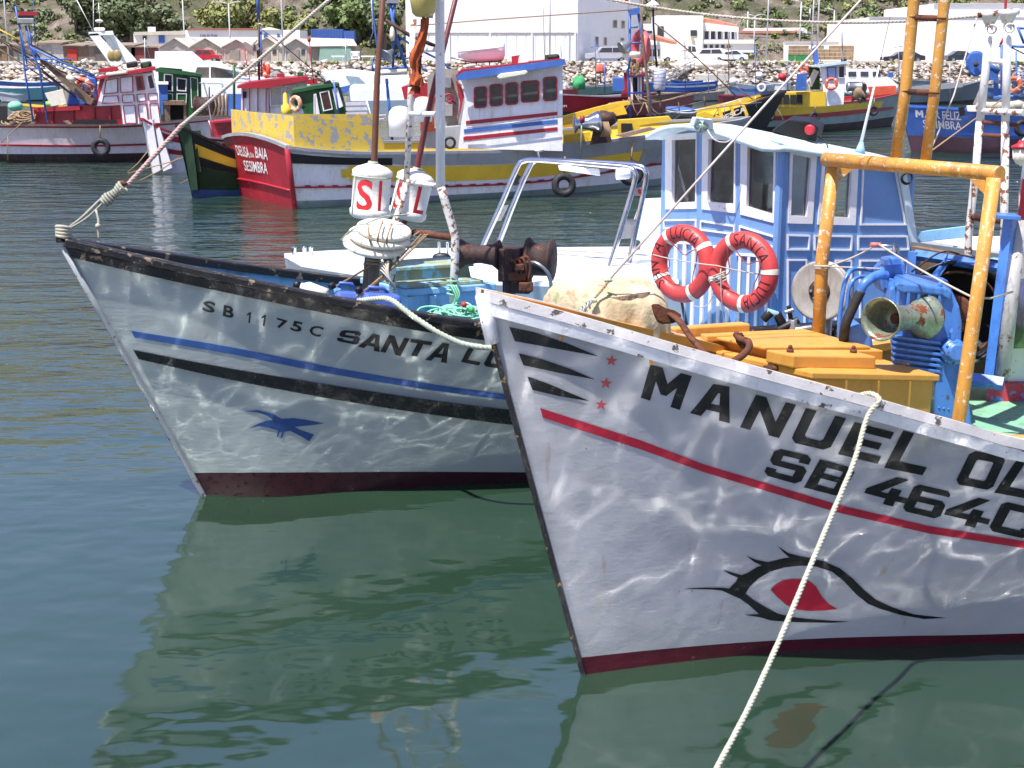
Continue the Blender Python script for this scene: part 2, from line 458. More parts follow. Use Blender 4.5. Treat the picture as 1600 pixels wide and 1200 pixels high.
# ------------------------------------------------------------------ lettering and painted marks on the hulls
def _bl(w, h, pts): return pts
GL = {
 'M': [[(0,0),(0,1),(.30,1),(.52,.60),(.74,1),(1,1),(1,0),(.76,0),(.76,.56),(.58,.26),(.44,.26),(.24,.58),(.24,0)]],
 'A': [[(0,0),(.34,1),(.76,1),(1,0),(.73,0),(.69,.22),(.36,.22),(.28,0)], [(.43,.42),(.64,.42),(.58,.76),(.53,.76)]],
 'N': [[(0,0),(0,1),(.26,1),(.74,.40),(.74,1),(1,1),(1,0),(.74,0),(.26,.60),(.26,0)]],
 'U': [[(0,1),(.27,1),(.27,.28),(.33,.22),(.67,.22),(.73,.28),(.73,1),(1,1),(1,.12),(.86,0),(.14,0),(0,.12)]],
 'E': [[(0,0),(0,1),(1,1),(1,.78),(.28,.78),(.28,.60),(.86,.60),(.86,.40),(.28,.40),(.28,.22),(1,.22),(1,0)]],
 'L': [[(0,0),(0,1),(.28,1),(.28,.23),(1,.23),(1,0)]],
 'O': [[(.12,0),(0,.12),(0,.88),(.12,1),(.88,1),(1,.88),(1,.12),(.88,0)], [(.27,.26),(.27,.74),(.31,.78),(.69,.78),(.73,.74),(.73,.26),(.69,.22),(.31,.22)]],
 'S': [[(.97,.70),(.97,.88),(.84,1),(.14,1),(0,.87),(0,.54),(.12,.41),(.73,.41),(.73,.20),(.27,.20),(.27,.30),(0,.30),(0,.12),(.13,0),(.87,0),(1,.13),(1,.49),(.88,.61),(.27,.61),(.27,.80),(.70,.80),(.70,.70)]],
 'B': [[(0,0),(0,1),(.86,1),(1,.88),(1,.62),(.92,.51),(1,.40),(1,.12),(.86,0)], [(.28,.60),(.28,.80),(.72,.80),(.72,.60)], [(.28,.20),(.28,.42),(.72,.42),(.72,.20)]],
 '4': [[(.52,0),(.52,.20),(0,.20),(0,.38),(.56,1),(.84,1),(.34,.39),(.52,.39),(.55,.60),(.80,.60),(.78,.39),(1,.39),(1,.20),(.76,.20),(.76,0)]],
 '6': [[(0,.12),(0,.88),(.12,1),(.90,1),(1,.90),(1,.80),(.27,.80),(.27,.62),(.88,.62),(1,.50),(1,.12),(.88,0),(.12,0)], [(.27,.20),(.27,.42),(.73,.42),(.73,.20)]],
 'C': [[(0,.12),(0,.88),(.12,1),(.88,1),(1,.88),(1,.70),(.74,.70),(.74,.78),(.27,.78),(.27,.22),(.74,.22),(.74,.30),(1,.30),(1,.12),(.88,0),(.12,0)]],
 '1': [[(.42,0),(.42,.74),(.12,.58),(.12,.74),(.46,1),(.62,1),(.62,0)]],
 'T': [[(.36,0),(.36,.78),(0,.78),(0,1),(1,1),(1,.78),(.64,.78),(.64,0)]],
}
def curve_mesh(loops):
    cu = bpy.data.curves.new('tmp', 'CURVE'); cu.dimensions = '2D'; cu.fill_mode = 'BOTH'
    for lp in loops:
        sp = cu.splines.new('POLY'); sp.points.add(len(lp)-1); sp.use_cyclic_u = True
        for k, (x, y) in enumerate(lp): sp.points[k].co = (x, y, 0, 1)
    o = bpy.data.objects.new('tmp', cu); COL.objects.link(o)
    me = bpy.data.meshes.new_from_object(o.evaluated_get(bpy.context.evaluated_depsgraph_get())); bpy.data.objects.remove(o)
    return me
def text_mesh(txt, bold=.0, space=1.0):
    cu = bpy.data.curves.new('tmp', 'FONT'); cu.body = txt; cu.offset = bold; cu.space_character = space; cu.resolution_u = 3; cu.fill_mode = 'BOTH'
    o = bpy.data.objects.new('tmp', cu); COL.objects.link(o)
    me = bpy.data.meshes.new_from_object(o.evaluated_get(bpy.context.evaluated_depsgraph_get())); bpy.data.objects.remove(o)
    return me
def unit_text(txt, bold=0, space=1.0):
    """text as verts/faces in a 0..1 box (width) with the height 0..1"""
    me = text_mesh(txt, bold, space); xs = [v.co.x for v in me.vertices]; ys = [v.co.y for v in me.vertices]
    x0, x1, y0, y1 = min(xs), max(xs), min(ys), max(ys)
    return [((v.co.x-x0)/(x1-x0), (v.co.y-y0)/(y1-y0)) for v in me.vertices], [tuple(p.vertices) for p in me.polygons]
def refine(vs, fs, maxe):
    """split long edges so that a flat shape can follow a curved side"""
    bm = bmesh.new(); vv = [bm.verts.new((x, y, 0)) for x, y in vs]
    for f in fs:
        try: bm.faces.new([vv[i] for i in f])
        except ValueError: pass
    bmesh.ops.triangulate(bm, faces=bm.faces)
    for _ in range(6):
        es = [e for e in bm.edges if e.calc_length() > maxe]
        if not es: break
        bmesh.ops.subdivide_edges(bm, edges=es, cuts=1); bmesh.ops.triangulate(bm, faces=bm.faces)
    bm.verts.index_update()
    out = [(v.co.x, v.co.y) for v in bm.verts], [tuple(v.index for v in f.verts) for f in bm.faces]; bm.free(); return out
def decal(name, vs, fs, bvh, mat, parent, out=.0035, mb=None):
    """vs in picture pixels: laid on the surface that is there"""
    m = mb or MB(); P3 = []
    for x, y in vs:
        h = bvh.ray_cast(EYE, ray(x, y).normalized())
        if h[0] is None:
            h = bvh.find_nearest(P(x, y, 8)); n = h[1]
        else: n = h[1]
        if n.dot(ray(x, y)) > 0: n = -n
        P3.append(h[0]+n*out)
    fs2 = []
    for f in fs:
        a, b, c = (P3[i] for i in f[:3])
        fs2.append(f if (b-a).cross(c-a).dot(a-EYE) < 0 else f[::-1])
    m._add(P3, fs2)
    return None if mb else m.build(name, mat, parent)
def poly_decal(name, pts, bvh, mat, parent, holes=(), maxe=16, out=.0035):
    me = curve_mesh([pts]+list(holes)); vs, fs = refine([(v.co.x, v.co.y) for v in me.vertices], [tuple(p.vertices) for p in me.polygons], maxe)
    return decal(name, vs, fs, bvh, mat, parent, out)
def quadmap(vs, bl, br, tl, tr):
    o = []
    for u, v in vs:
        a = (lerp(bl[0], br[0], u), lerp(bl[1], br[1], u)); b = (lerp(tl[0], tr[0], u), lerp(tl[1], tr[1], u))
        o.append((lerp(a[0], b[0], v), lerp(a[1], b[1], v)))
    return o
def glyph_decal(ch, bl, br, tl, tr, bvh, mat, parent, name='letter'):
    if ch in GL:
        me = curve_mesh(GL[ch]); vs = [(v.co.x, v.co.y) for v in me.vertices]; fs = [tuple(p.vertices) for p in me.polygons]
    else: vs, fs = unit_text(ch, .02)
    vs, fs = refine(vs, fs, .34)
    return decal(name, quadmap(vs, bl, br, tl, tr), fs, bvh, mat, parent)
def flat_text(txt, org, ux, uy, w, h, mat, parent, name='lettering', bold=.02, out=(0, 0, 0), space=1.0, bvh=None):
    """text on a flat or curved face: origin, unit vectors along and up, size in metres"""
    vs, fs = unit_text(txt, bold, space); m = MB(); org = Vector(org); ux = Vector(ux).normalized(); uy = Vector(uy).normalized()
    m._add([org+ux*(u*w)+uy*(v*h)+Vector(out) for u, v in vs], fs)
    return m.build(name, mat, parent)
def px(o, sc, *pts): return [(o[0]+x*sc, o[1]+y*sc) for x, y in pts]
def vtrace(H, tab, side=1):
    """height fraction v(t) on a hull whose projection follows the traced picture line"""
    def f(t):
        lo, hi = -.1, 1.05
        for _ in range(22):
            v = (lo+hi)/2; x, y = proj(H.pt(t, v, side))
            if y > sinterp(tab, x): lo = v
            else: hi = v
        return (lo+hi)/2
    N = 40; T = [(i/N, f(i/N)) for i in range(N+1)]
    # beyond the traced span keep the last good value
    xs = [proj(H.pt(t, v, side))[0] for t, v in T]
    good = [(t, v) for (t, v), x in zip(T, xs) if tab[0][0]-40 <= x <= tab[-1][0]+40 and 0 <= v <= 1.05]
    return (lambda t: interp(good, t)) if good else (lambda t: T[0][1])
def t_at(H, X, v=.5, side=1):
    lo, hi = 0.0, 1.0; sg = 1 if H.d.x > 0 else -1
    for _ in range(30):
        t = (lo+hi)/2
        if (proj(H.pt(t, v, side))[0] - X)*sg < 0: lo = t
        else: hi = t
    return t
# ------------------------------------------------------------------ shared paints
WHITE = (226, 226, 224)
M_black = plain('black_paint', (14, 14, 16), .5, bump=.001)
M_letter = paint('black_lettering', (9, 9, 11), .5, .25, 9, chips=((66, 60, 52), .26, 22), bump=.0008)
M_rust = paint('rust', (104, 58, 36), .85, .35, 9, chips=((58, 34, 26), .5, 9), bump=.004)
M_drust = paint('dark_rusty_iron', (62, 42, 38), .75, .35, 9, chips=((110, 66, 42), .4, 12), bump=.004)
M_whiterust = paint('white_paint_over_rust', (216, 213, 205), .5, .06, 5, chips=((128, 78, 50), .5, 22), bump=.003)
M_whitepole = paint('white_pole_paint', (232, 230, 226), .42, .05, 4, chips=((150, 110, 84), .2, 18), bump=.0012)
M_steel = plain('stainless_steel', (205, 207, 210), .16, 1)
M_galv = paint('galvanised_steel', (168, 170, 170), .42, .15, 8, metal=.8)
M_yellow = paint('ochre_yellow_paint', (202, 146, 66), .5, .08, 3, dirt=((160, 108, 56), .35), chips=((196, 150, 96), .16, 24), bump=.0012)
M_yellowpole = paint('worn_yellow_pipe_paint', (200, 144, 62), .5, .1, 4, chips=((206, 190, 160), .42, 30), dirt=((140, 74, 40), .45), bump=.0015)
M_blue = paint('machine_blue_paint', (70, 122, 196), .38, .1, 4, dirt=((44, 58, 96), .6), chips=((70, 66, 64), .2, 22), bump=.001, coat=.3)
M_hblue = paint('wheelhouse_blue_paint', (108, 146, 196), .5, .05, 2.5, dirt=((80, 110, 150), .3), bump=.001)
M_lblue = paint('pale_blue_paint', (134, 182, 216), .5, .09, 3, chips=((186, 190, 160), .26, 16), dirt=((120, 112, 84), .4), bump=.0015)
M_roof = paint('pale_turquoise_roof_paint', (198, 214, 218), .5, .06, 3, dirt=((170, 180, 150), .4), bump=.001)
M_trim = paint('white_trim_paint', (228, 224, 226), .5, .06, 5, dirt=((180, 160, 150), .25), chips=((150, 130, 110), .12, 20), bump=.001)
M_rubber = paint('black_rubber', (34, 34, 37), .7, .2, 6, dirt=((90, 88, 86), .3), bump=.002)
M_rope = plain('pale_green_rope', (166, 174, 156), .85, bump=.002)
M_ropew = plain('off_white_rope', (178, 170, 156), .85, bump=.002)
M_ropeb = plain('brown_rope', (150, 126, 98), .9, bump=.002)
M_ropeg = plain('sea_green_rope', (128, 196, 166), .8, bump=.002)
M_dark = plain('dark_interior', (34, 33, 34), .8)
M_wood = paint('weathered_wood', (118, 98, 78), .8, .25, 6, chips=((70, 56, 46), .4, 12), bump=.004, streak=.3)
M_canered = paint('brown_bamboo', (112, 70, 50), .55, .2, 5, dirt=((70, 44, 34), .5), bump=.001)
M_cream = paint('cream_plastic', (224, 216, 198), .5, .06, 4, dirt=((170, 150, 116), .35), bump=.002)
M_red = paint('red_paint', (182, 36, 50), .45, .12, 4, dirt=((110, 30, 36), .3), bump=.001)
M_gloss = plain('dark_window_glass', (38, 42, 46), .06)
def glass_mat(name, tint=(.82, .88, .87)):
    s = NT(name); s.t.nodes.remove(s.b)
    t = s.n('ShaderNodeBsdfTransparent'); t.inputs[0].default_value = (*tint, 1)
    g = s.n('ShaderNodeBsdfGlossy'); g.inputs['Roughness'].default_value = .03
    fr = s.n('ShaderNodeFresnel'); fr.inputs[0].default_value = 1.6
    d = s.n('ShaderNodeBsdfDiffuse'); d.inputs[0].default_value = (.32, .32, .3, 1)
    mx = s.n('ShaderNodeMixShader'); s.l(s.math('ADD', s.math('MULTIPLY', fr.outputs[0], 1.2), .02), mx.inputs[0]); s.l(t.outputs[0], mx.inputs[1]); s.l(g.outputs[0], mx.inputs[2])
    m2 = s.n('ShaderNodeMixShader'); s.l(s.mr(s.noise(5, 4), .45, .8, .02, .24), m2.inputs[0]); s.l(mx.outputs[0], m2.inputs[1]); s.l(d.outputs[0], m2.inputs[2])
    s.l(m2.outputs[0], s.out.inputs[0]); return s.m
M_glass = glass_mat('dusty_glass')

def boat_hull_mat(name, top, red, zred, tint2=None):
    """gloss hull paint: boot-topping below, faint plank seams, brush marks and scuffs"""
    s = NT(name); sep = s.n('ShaderNodeSeparateXYZ'); s.l(s.co(), sep.inputs[0])
    f = s.noise(1.6, 4); base = s.ramp(f, [(.35, tuple(x*.93 for x in C(*top)[:3])), (.65, tuple(min(1, x*1.03) for x in C(*top)[:3]))])
    st = s.noise(2.0, 5, .65, s.mapping((1.5, 1.5, .35)))
    base = s.mix(s.mr(st, .60, .78, 0, .35), base, C(168, 160, 140))
    sp = s.noise(16, 5, .7); base = s.mix(s.mr(sp, .715, .73, 0, .75), base, C(96, 84, 66))
    sc = s.noise(9, 3, .6, s.mapping((.8, .8, 6), (0, .12, 0))); base = s.mix(s.mr(sc, .7, .74, 0, .3), base, C(240, 240, 238))
    # low water growth and grime close to the waterline
    wob = s.math('ADD', sep.outputs[2], s.mr(s.noise(6, 4), 0, 1, -.03, .03))
    base = s.mix(s.mr(wob, .10, .36, .35, 0), base, C(150, 160, 150))
    s.l(base, s.b.inputs['Base Color']); s.b.inputs['Roughness'].default_value = .38
    s.b.inputs['Coat Weight'].default_value = .25; s.b.inputs['Coat Roughness'].default_value = .15
    br = s.noise(30, 4, .6, s.mapping((.35, .35, 1.6))); pl = s.noise(3, 2)
    b1 = s.bump(pl, .012); s.l(s.bump(br, .0022, prev=b1), s.b.inputs['Normal'])
    return s.m
VS = [-.3, -.12, 0, .06, .12, .2, .28, .36, .44, .52, .6, .68, .76, .84, .92, 1.0]
TS = [i/90 for i in range(91)]
def thwart(H, t, z, w, mat, parent, name='thwart'):
    a = H.pt(t, z/H.z(t), 1, out=-.06); b = H.pt(t, z/H.z(t), -1, out=-.06); m = MB(); m.slab([a, b, b+H.d*w, a+H.d*w], (0, 0, .035)); return m.build(name, mat, parent)

# ------------------------------------------------------------------ the pale blue-grey boat at the left: SANTA LUCIA
HS = Hull((PZ(320, 773).x, PZ(320, 773).y), 25, 8.5, 2.9, .86,
          wl_px=[(200, 790), (320, 774), (420, 779), (500, 772), (640, 762), (830, 751), (1200, 735)],
          sheer_px=[(95, 383), (200, 408), (300, 430), (450, 462), (550, 482), (630, 497), (700, 508), (757, 516), (900, 532)])
def build_santa():
    B = thing('fishing_boat', 'pale grey-blue open fishing boat lettered SANTA LUCIA with blue seabird on the bow', 'boat', HS.A)
    hm = boat_hull_mat('pale_blue_grey_hull_paint', (158, 168, 164), None, .1)
    H = HS; zdeck = lambda t: .74 if t > .1 else .9
    bt = vtrace(H, [(309, 739), (400, 738), (500, 738), (650, 737), (830, 738), (1000, 738)]); bt2 = lambda t: max(.035, bt(t))
    lo, hi = H.split_surface(bt2, TS, (0, .3, .6, .8, 1), [i/14 for i in range(15)])
    hull = hi.build('hull', hm, B); bv = H.bvh()
    red = paint('maroon_bottom_paint', (48, 10, 18), .35, .15, 5, dirt=((50, 18, 24), .4), bump=.001)
    lo.build('bottom_paint', red, B)
    blk = paint('tarred_wood_rail', (20, 19, 21), .42, .35, 5, chips=((128, 112, 90), .34, 12), bump=.005)
    c = H.cap(.055, .10, .06, z0=.0); c.build('cap_rail', blk, B, bevel=.012)
    rb = MB()
    for sd in (1, -1): H.strip(lambda t: 1-.075/H.z(t), lambda t: 1-.002, 0, 1, .035, 80, sd, mb=rb)
    rb.build('rubbing_strake', blk, B)
    st0 = vtrace(H, [(221, 561), (350, 590), (500, 619), (650, 643), (814, 664), (1000, 678)]); st1 = vtrace(H, [(219, 548), (350, 573), (500, 598), (650, 621), (810, 641), (1000, 655)])
    t0 = t_at(H, 221, .55)
    s2 = MB()
    for sd in (1, -1): H.strip(st0, st1, t0, 1, .035, 90, sd, mb=s2)
    a = H.pt(t0, st0(t0)); b = H.pt(t0, st1(t0)); s2._add([a, b, H.pt(t0, st1(t0), out=.035), H.pt(t0, st0(t0), out=.035)], [(0, 1, 2, 3)])
    s2.build('bilge_strake', paint('glossy_tarred_strake', (12, 12, 13), .3, .3, 6, chips=((110, 98, 84), .12, 9), bump=.004, coat=.5), B)
    u0 = vtrace(H, [(206, 527), (350, 551), (500, 581), (650, 606), (801, 626), (1000, 645)]); u1 = vtrace(H, [(200, 516), (350, 540), (500, 570), (650, 596), (799, 617), (1000, 636)])
    s3 = MB(); H.strip(u0, u1, t_at(H, 203, .7), 1, .004, 90, 1, mb=s3); s3.build('painted_stripe', paint('blue_stripe_paint', (52, 88, 146), .4, .08, 5), hull)
    # stem
    stem = MB(); stem.tube([H.pt(0, v, 1)-H.d*.012 for v in (-.3, 0, .25, .5, .75, 1.0)], .022, 6); stem.build('stem', paint('grey_stem_paint', (150, 156, 158), .5, .1, 6, chips=((70, 60, 50), .35, 14)), B)
    ms = MB(); p = H.pt(0, 1, 1)+Vector((0, 0, .05)); ms.tube([p-H.d*.02+Vector((0, 0, -.02)), p-H.d*.02+Vector((0, 0, .09))], [.035, .028], 8); ms.build('stem_head', blk, B)
    # inside
    H.inner(zdeck).build('bulwark_lining', M_lblue, B); H.deck(zdeck).build('deck', paint('pale_blue_deck', (128, 172, 198), .6, .1, 3, dirt=((110, 120, 110), .5)), B)
    for t in (.12, .2, .3, .42):
        for sd in (1, -1):
            r = MB()
            r.hexa([H.pt(t, .78/H.z(t), sd, out=-.05), H.pt(t+.007, .78/H.z(t), sd, out=-.05), H.pt(t+.007, .78/H.z(t), sd, out=-.1), H.pt(t, .78/H.z(t), sd, out=-.1),
                    H.pt(t, .98, sd, out=-.05), H.pt(t+.007, .98, sd, out=-.05), H.pt(t+.007, .98, sd, out=-.09), H.pt(t, .98, sd, out=-.09)])
            r.build('frame_rib', M_lblue, B)
    # lettering, bird
    for ch, q in {'0S': ((525, 532), (559, 539), (534, 515), (566, 518)), '1A': ((559, 541), (593, 550), (574, 519), (600, 525)), '2N': ((594, 549), (626, 556), (608, 523), (640, 529)),
                  '3T': ((630, 553), (664, 559), (643, 529), (676, 534)), '4A': ((664, 562), (698, 567), (682, 534), (708, 538)), '5L': ((720, 565), (748, 571), (732, 543), (762, 549)), '6U': ((754, 571), (786, 577), (768, 546), (800, 551))}.items():
        glyph_decal(ch[1], *q, bv, M_letter, hull)
    for ch, q in {'0S': ((316, 485), (335, 490), (318, 469), (338, 473)), '1B': ((348, 493), (364, 498), (350, 476), (367, 480)), '21': ((383, 502), (395, 506), (385, 486), (397, 489)), '31': ((405, 507), (418, 511), (408, 490), (421, 493)),
                  '47': ((432, 511), (446, 515), (433, 496), (450, 501)), '55': ((453, 515), (470, 520), (458, 500), (474, 504)), '6C': ((482, 522), (500, 527), (486, 507), (507, 511))}.items():
        
        if ch[1] == '1': glyph_decal('1', *q, bv, M_letter, hull); continue
        vs, fs = unit_text(ch[1], .025); decal('letter', quadmap(vs, *q), fs, bv, M_letter, hull)
    poly_decal('bird_emblem', px((50, 420), .375, (885, 592), (940, 588), (1000, 603), (1040, 624), (1090, 621), (1150, 629), (1218, 644), (1160, 651), (1095, 658), (1120, 671), (1175, 690), (1155, 718), (1120, 697), (1075, 674), (1050, 679), (1042, 706), (1036, 704), (1041, 680), (1031, 679), (1026, 701), (1020, 699), (1024, 672), (985, 661), (945, 655), (905, 665), (940, 646), (975, 633), (1005, 629), (980, 611), (940, 598)), bv, paint('bird_blue_paint', (46, 76, 130), .4, .05), hull)
    return B
SANTA = build_santa()
H = HS

# ---- wheelhouse of the SANTA LUCIA
def build_wheelhouse():
    WP = [(1215, 10.95), (1152, 11.25), (1092, 11.75), (1033, 12.4)]
    AFT = (1425, 11.45)
    plan = {k: P(x, 350, y) for k, (x, y) in enumerate(WP)}
    A0 = P(AFT[0], 350, AFT[1])
    for q in list(plan.values())+[A0]: q.z = 0
    sb = plan[3] + (A0-plan[0])        # far aft corner
    D = thing('wheelhouse', 'blue and white wooden wheelhouse with curved windowed front standing behind the two bows', 'wheelhouse', (plan[0]+A0+sb+plan[3])/4)
    facets = [(plan[0], plan[1]), (plan[1], plan[2]), (plan[2], plan[3])]
    side = (A0, plan[0])               # seen from outside, left to right is A0 -> C0 reversed below
    cen = (plan[0]+A0+sb+plan[3])/4
    def nrm(f):
        d = (f[1]-f[0]).normalized(); n = Vector((d.y, -d.x, 0)); mid = (f[0]+f[1])/2
        return n if n.dot(mid-cen) > 0 else -n
    def on(f, x, y, out=0):
        n = nrm(f); d = ray(x, y); o = f[0]+n*out; t = (o-EYE).dot(n)/d.dot(n); return EYE+d*t
    zb = .62
    WIN = [(facets[2], [(1039, 211), (1088, 207), (1087, 326), (1039, 327)], [(1050, 219), (1087, 217), (1086, 315), (1049, 317)]),
           (facets[1], [(1097, 208), (1149, 213), (1148, 333), (1096, 327)], [(1107, 217), (1147, 221), (1146, 319), (1105, 315)]),
           (facets[0], [(1157, 215), (1212, 226), (1211, 349), (1156, 335)], [(1168, 221), (1209, 232), (1207, 336), (1166, 323)]),
           ((plan[0], A0), [(1235, 231), (1277, 240), (1270, 350), (1232, 349)], [(1239, 241), (1268, 247), (1261, 338), (1236, 337)]),
           ((plan[0], A0), [(1286, 243), (1342, 252), (1337, 352), (1278, 351)], [(1290, 250), (1332, 257), (1327, 340), (1284, 338)])]
    rooftab = [(1015, 212), (1033, 207), (1060, 198), (1092, 194), (1130, 199), (1152, 206), (1215, 224), (1290, 241), (1425, 270)]
    def ztop(f, p, x): return on(f, x, sinterp(rooftab, x)).z
    # walls: cut round each opening
    def wall(f, x0, x1, opens, matw, nm='wall'):
        """opens: list of outer frame quads between picture columns x0..x1"""
        m = MB(); n = nrm(f); t = .03
        def v(p): return Vector((p.x, p.y, 0))
        def col(xa, xb, ya, yb):  # ya,yb top/bottom as functions or None
            a0 = on(f, xa, 300); b0 = on(f, xb, 300)
            tops = [ya(xa) if callable(ya) else ya, ya(xb) if callable(ya) else ya]; bots = [yb(xa) if callable(yb) else yb, yb(xb) if callable(yb) else yb]
            q = [v(a0)+Vector((0, 0, bots[0])), v(b0)+Vector((0, 0, bots[1])), v(b0)+Vector((0, 0, tops[1])), v(a0)+Vector((0, 0, tops[0]))]
            m.slab(q, -n*t)
        zt = lambda x: on(f, x, sinterp(rooftab, x)).z
        xs = x0
        for o in opens:
            xl = (o[0][0]+o[3][0])/2; xr = (o[1][0]+o[2][0])/2
            col(xs, xl, zt, zb)
            zs = lambda x, o=o, xl=xl, xr=xr: lerp(on(f, o[3][0], o[3][1]).z, on(f, o[2][0], o[2][1]).z, (x-xl)/(xr-xl))
            zh = lambda x, o=o, xl=xl, xr=xr: lerp(on(f, o[0][0], o[0][1]).z, on(f, o[1][0], o[1][1]).z, (x-xl)/(xr-xl))
            col(xl, xr, zs, zb); col(xl, xr, zt, zh); xs = xr
        col(xs, x1, zt, zb)
        return m.build(nm, matw, D, fixn=True)
    wall(facets[2], 1033, 1092, [WIN[0][1]], M_hblue); wall(facets[1], 1092, 1152, [WIN[1][1]], M_hblue); wall(facets[0], 1152, 1215, [WIN[2][1]], M_hblue)
    wall((plan[0], A0), 1215, 1425, [WIN[3][1], WIN[4][1]], M_hblue)
    # far walls
    for a, b in ((plan[3], sb), (sb, A0)):
        m = MB(); n = nrm((a, b)); z1 = 2.28
        if a is plan[3]:     # far side with two openings
            for u0, u1, zz0, zz1 in ((0, .12, zb, z1), (.12, .42, zb, 1.78), (.12, .42, 2.14, z1), (.42, .55, zb, z1), (.55, .9, zb, 1.78), (.55, .9, 2.14, z1), (.9, 1, zb, z1)):
                p, q = a.lerp(b, u0), a.lerp(b, u1); m.slab([p+Vector((0, 0, zz0)), q+Vector((0, 0, zz0)), q+Vector((0, 0, zz1)), p+Vector((0, 0, zz1))], -n*.03)
        else:
            for u0, u1, zz0, zz1 in ((0, .3, zb, z1), (.3, .7, 2.15, z1), (.7, 1, zb, z1)):
                p, q = a.lerp(b, u0), a.lerp(b, u1); m.slab([p+Vector((0, 0, zz0)), q+Vector((0, 0, zz0)), q+Vector((0, 0, zz1)), p+Vector((0, 0, zz1))], -n*.03)
        m.build('wall', M_hblue, D, fixn=True)
    # frames and panes
    for f, o, g in WIN:
        n = nrm(f); m = MB()
        O = [on(f, *p, out=.012) for p in o]; G = [on(f, *p, out=.012) for p in g]
        for k in range(4):
            j = (k+1) % 4; m.slab([O[k], O[j], G[j], G[k]], -n*.055)
        fr = m.build('window', M_trim, D, fixn=True)
        p = MB(); G2 = [on(f, *q, out=-.018) for q in g]; p.slab(G2, -n*.004); p.build('pane', M_glass, fr)
    # mouldings: raised white rims of the panels
    def rim(f, q, w=.012, out=.002, h=.014, fill=None):
        n = nrm(f); Q = [on(f, *p, out=out) for p in q]; c = (Q[0]+Q[1]+Q[2]+Q[3])/4
        m = MB(); ins = [p+(c-p).normalized()*0+((Q[(k+1) % 4]-p).normalized()+(Q[(k-1) % 4]-p).normalized())*w*1.1 for k, p in enumerate(Q)]
        for k in range(4):
            j = (k+1) % 4; m.slab([Q[k], Q[j], ins[j], ins[k]], n*h)
        m.build('panel_moulding', M_trim, D, fixn=True)
    sd = (plan[0], A0)
    for q in ([(1229, 366), (1265, 367), (1264, 391), (1229, 391)], [(1271, 367), (1331, 368), (1330, 392), (1271, 391)], [(1339, 368), (1417, 368), (1420, 391), (1339, 391)],
              [(1347, 256), (1399, 265), (1415, 352), (1343, 352)], [(1229, 405), (1260, 405), (1256, 560), (1229, 560)], [(1304, 406), (1330, 406), (1330, 560), (1304, 560)], [(1342, 406), (1418, 406), (1418, 560), (1342, 560)]):
        rim(sd, q)
    rim(facets[2], [(1038, 343), (1089, 342), (1089, 356), (1038, 358)]); rim(facets[1], [(1096, 344), (1149, 352), (1149, 367), (1095, 360)]); rim(facets[0], [(1156, 352), (1212, 369), (1212, 388), (1156, 371)])
    for f, xs, y0 in ((facets[2], (1044, 1058, 1072, 1086), 378), (facets[1], (1101, 1114, 1127, 1141), 384), (facets[0], (1158, 1172, 1186, 1202), 396)):
        n = nrm(f)
        for x in xs:
            m = MB(); a = on(f, x-2.2, y0, .002); b = on(f, x+2.2, y0, .002); m.slab([a, b, Vector((b.x, b.y, zb)), Vector((a.x, a.y, zb))], n*.016); m.build('batten', M_trim, D, fixn=True)
        a, b = on(f, xs[0]-6, y0-1, .002), on(f, xs[-1]+6, y0+(3 if f is facets[0] else 0), .002)
        m = MB(); m.slab([a, b, b-Vector((0, 0, .02)), a-Vector((0, 0, .02))], n*.018); m.build('batten', M_trim, D, fixn=True)
    # corner boards
    m = MB(); m.tube([plan[0]+Vector((0, 0, zb)), plan[0]+Vector((0, 0, 2.42))], .032, 8, smooth=False); m.build('corner_post', M_hblue, D)
    ab = MB(); a, b = on(sd, 1400, 263, .004), on(sd, 1423, 385, .004); a2, b2 = on(sd, 1412, 264, .004), on(sd, 1432, 385, .004)
    ab.slab([a, a2, b2, b], nrm(sd)*.03); ab.build('aft_board', M_roof, D, fixn=True)
    # roof: cambered sheet with an overhang
    n0 = (plan[1]-plan[2]); hd = (cen-A0); fw = -(A0-plan[0]).normalized(); lat = (plan[3]-plan[0]).normalized()
    rows_t = []; W2 = (plan[3]-plan[0]).length; L2 = (A0-plan[0]).length
    NU, NV = 20, 14
    for i in range(NU+1):
        u = lerp(-.05, 1.04, i/NU); r = []
        # front edge bulges forward following the facets
        bul = .20*math.sin(math.pi*min(1, max(0, (u+.07)/1.14)))**.8
        for k in range(NV+1):
            w = lerp(-.11-bul, L2+.06, k/NV)
            base = plan[0]+lat*(u*W2)-fw*w
            zc = 2.43 - .20*max(0, w)/L2 + .135*math.sin(math.pi*min(1, max(0, u)))*(1-.35*max(0, w)/L2)
            if w < 0: zc += .02*w
            r.append(Vector((base.x, base.y, zc)))
        rows_t.append(r)
    rm = MB(); rm.grid(rows_t, smooth=True, flip=False); roof = rm.build('roof', M_roof, D)
    so = roof.modifiers.new('thick', 'SOLIDIFY'); so.thickness = .045; so.offset = 0
    # floor and inside
    fm = MB(); fm.slab([plan[0]+Vector((0, 0, zb)), plan[3]+Vector((0, 0, zb)), sb+Vector((0, 0, zb)), A0+Vector((0, 0, zb))], (0, 0, -.03)); fm.build('floor', M_wood, D)
    im = MB(); c0 = plan[1].lerp(plan[2], .5)-fw*.35; im.box(c0+Vector((0, 0, 1.2)), (.5, .3, 1.1), Matrix.Rotation(R(25), 3, 'Z')); im.build('console', M_dark, D)
    return D, plan, A0, facets, on, nrm, roof
WH, WPLAN, WA0, WFAC, WON, WNRM, WROOF = build_wheelhouse()

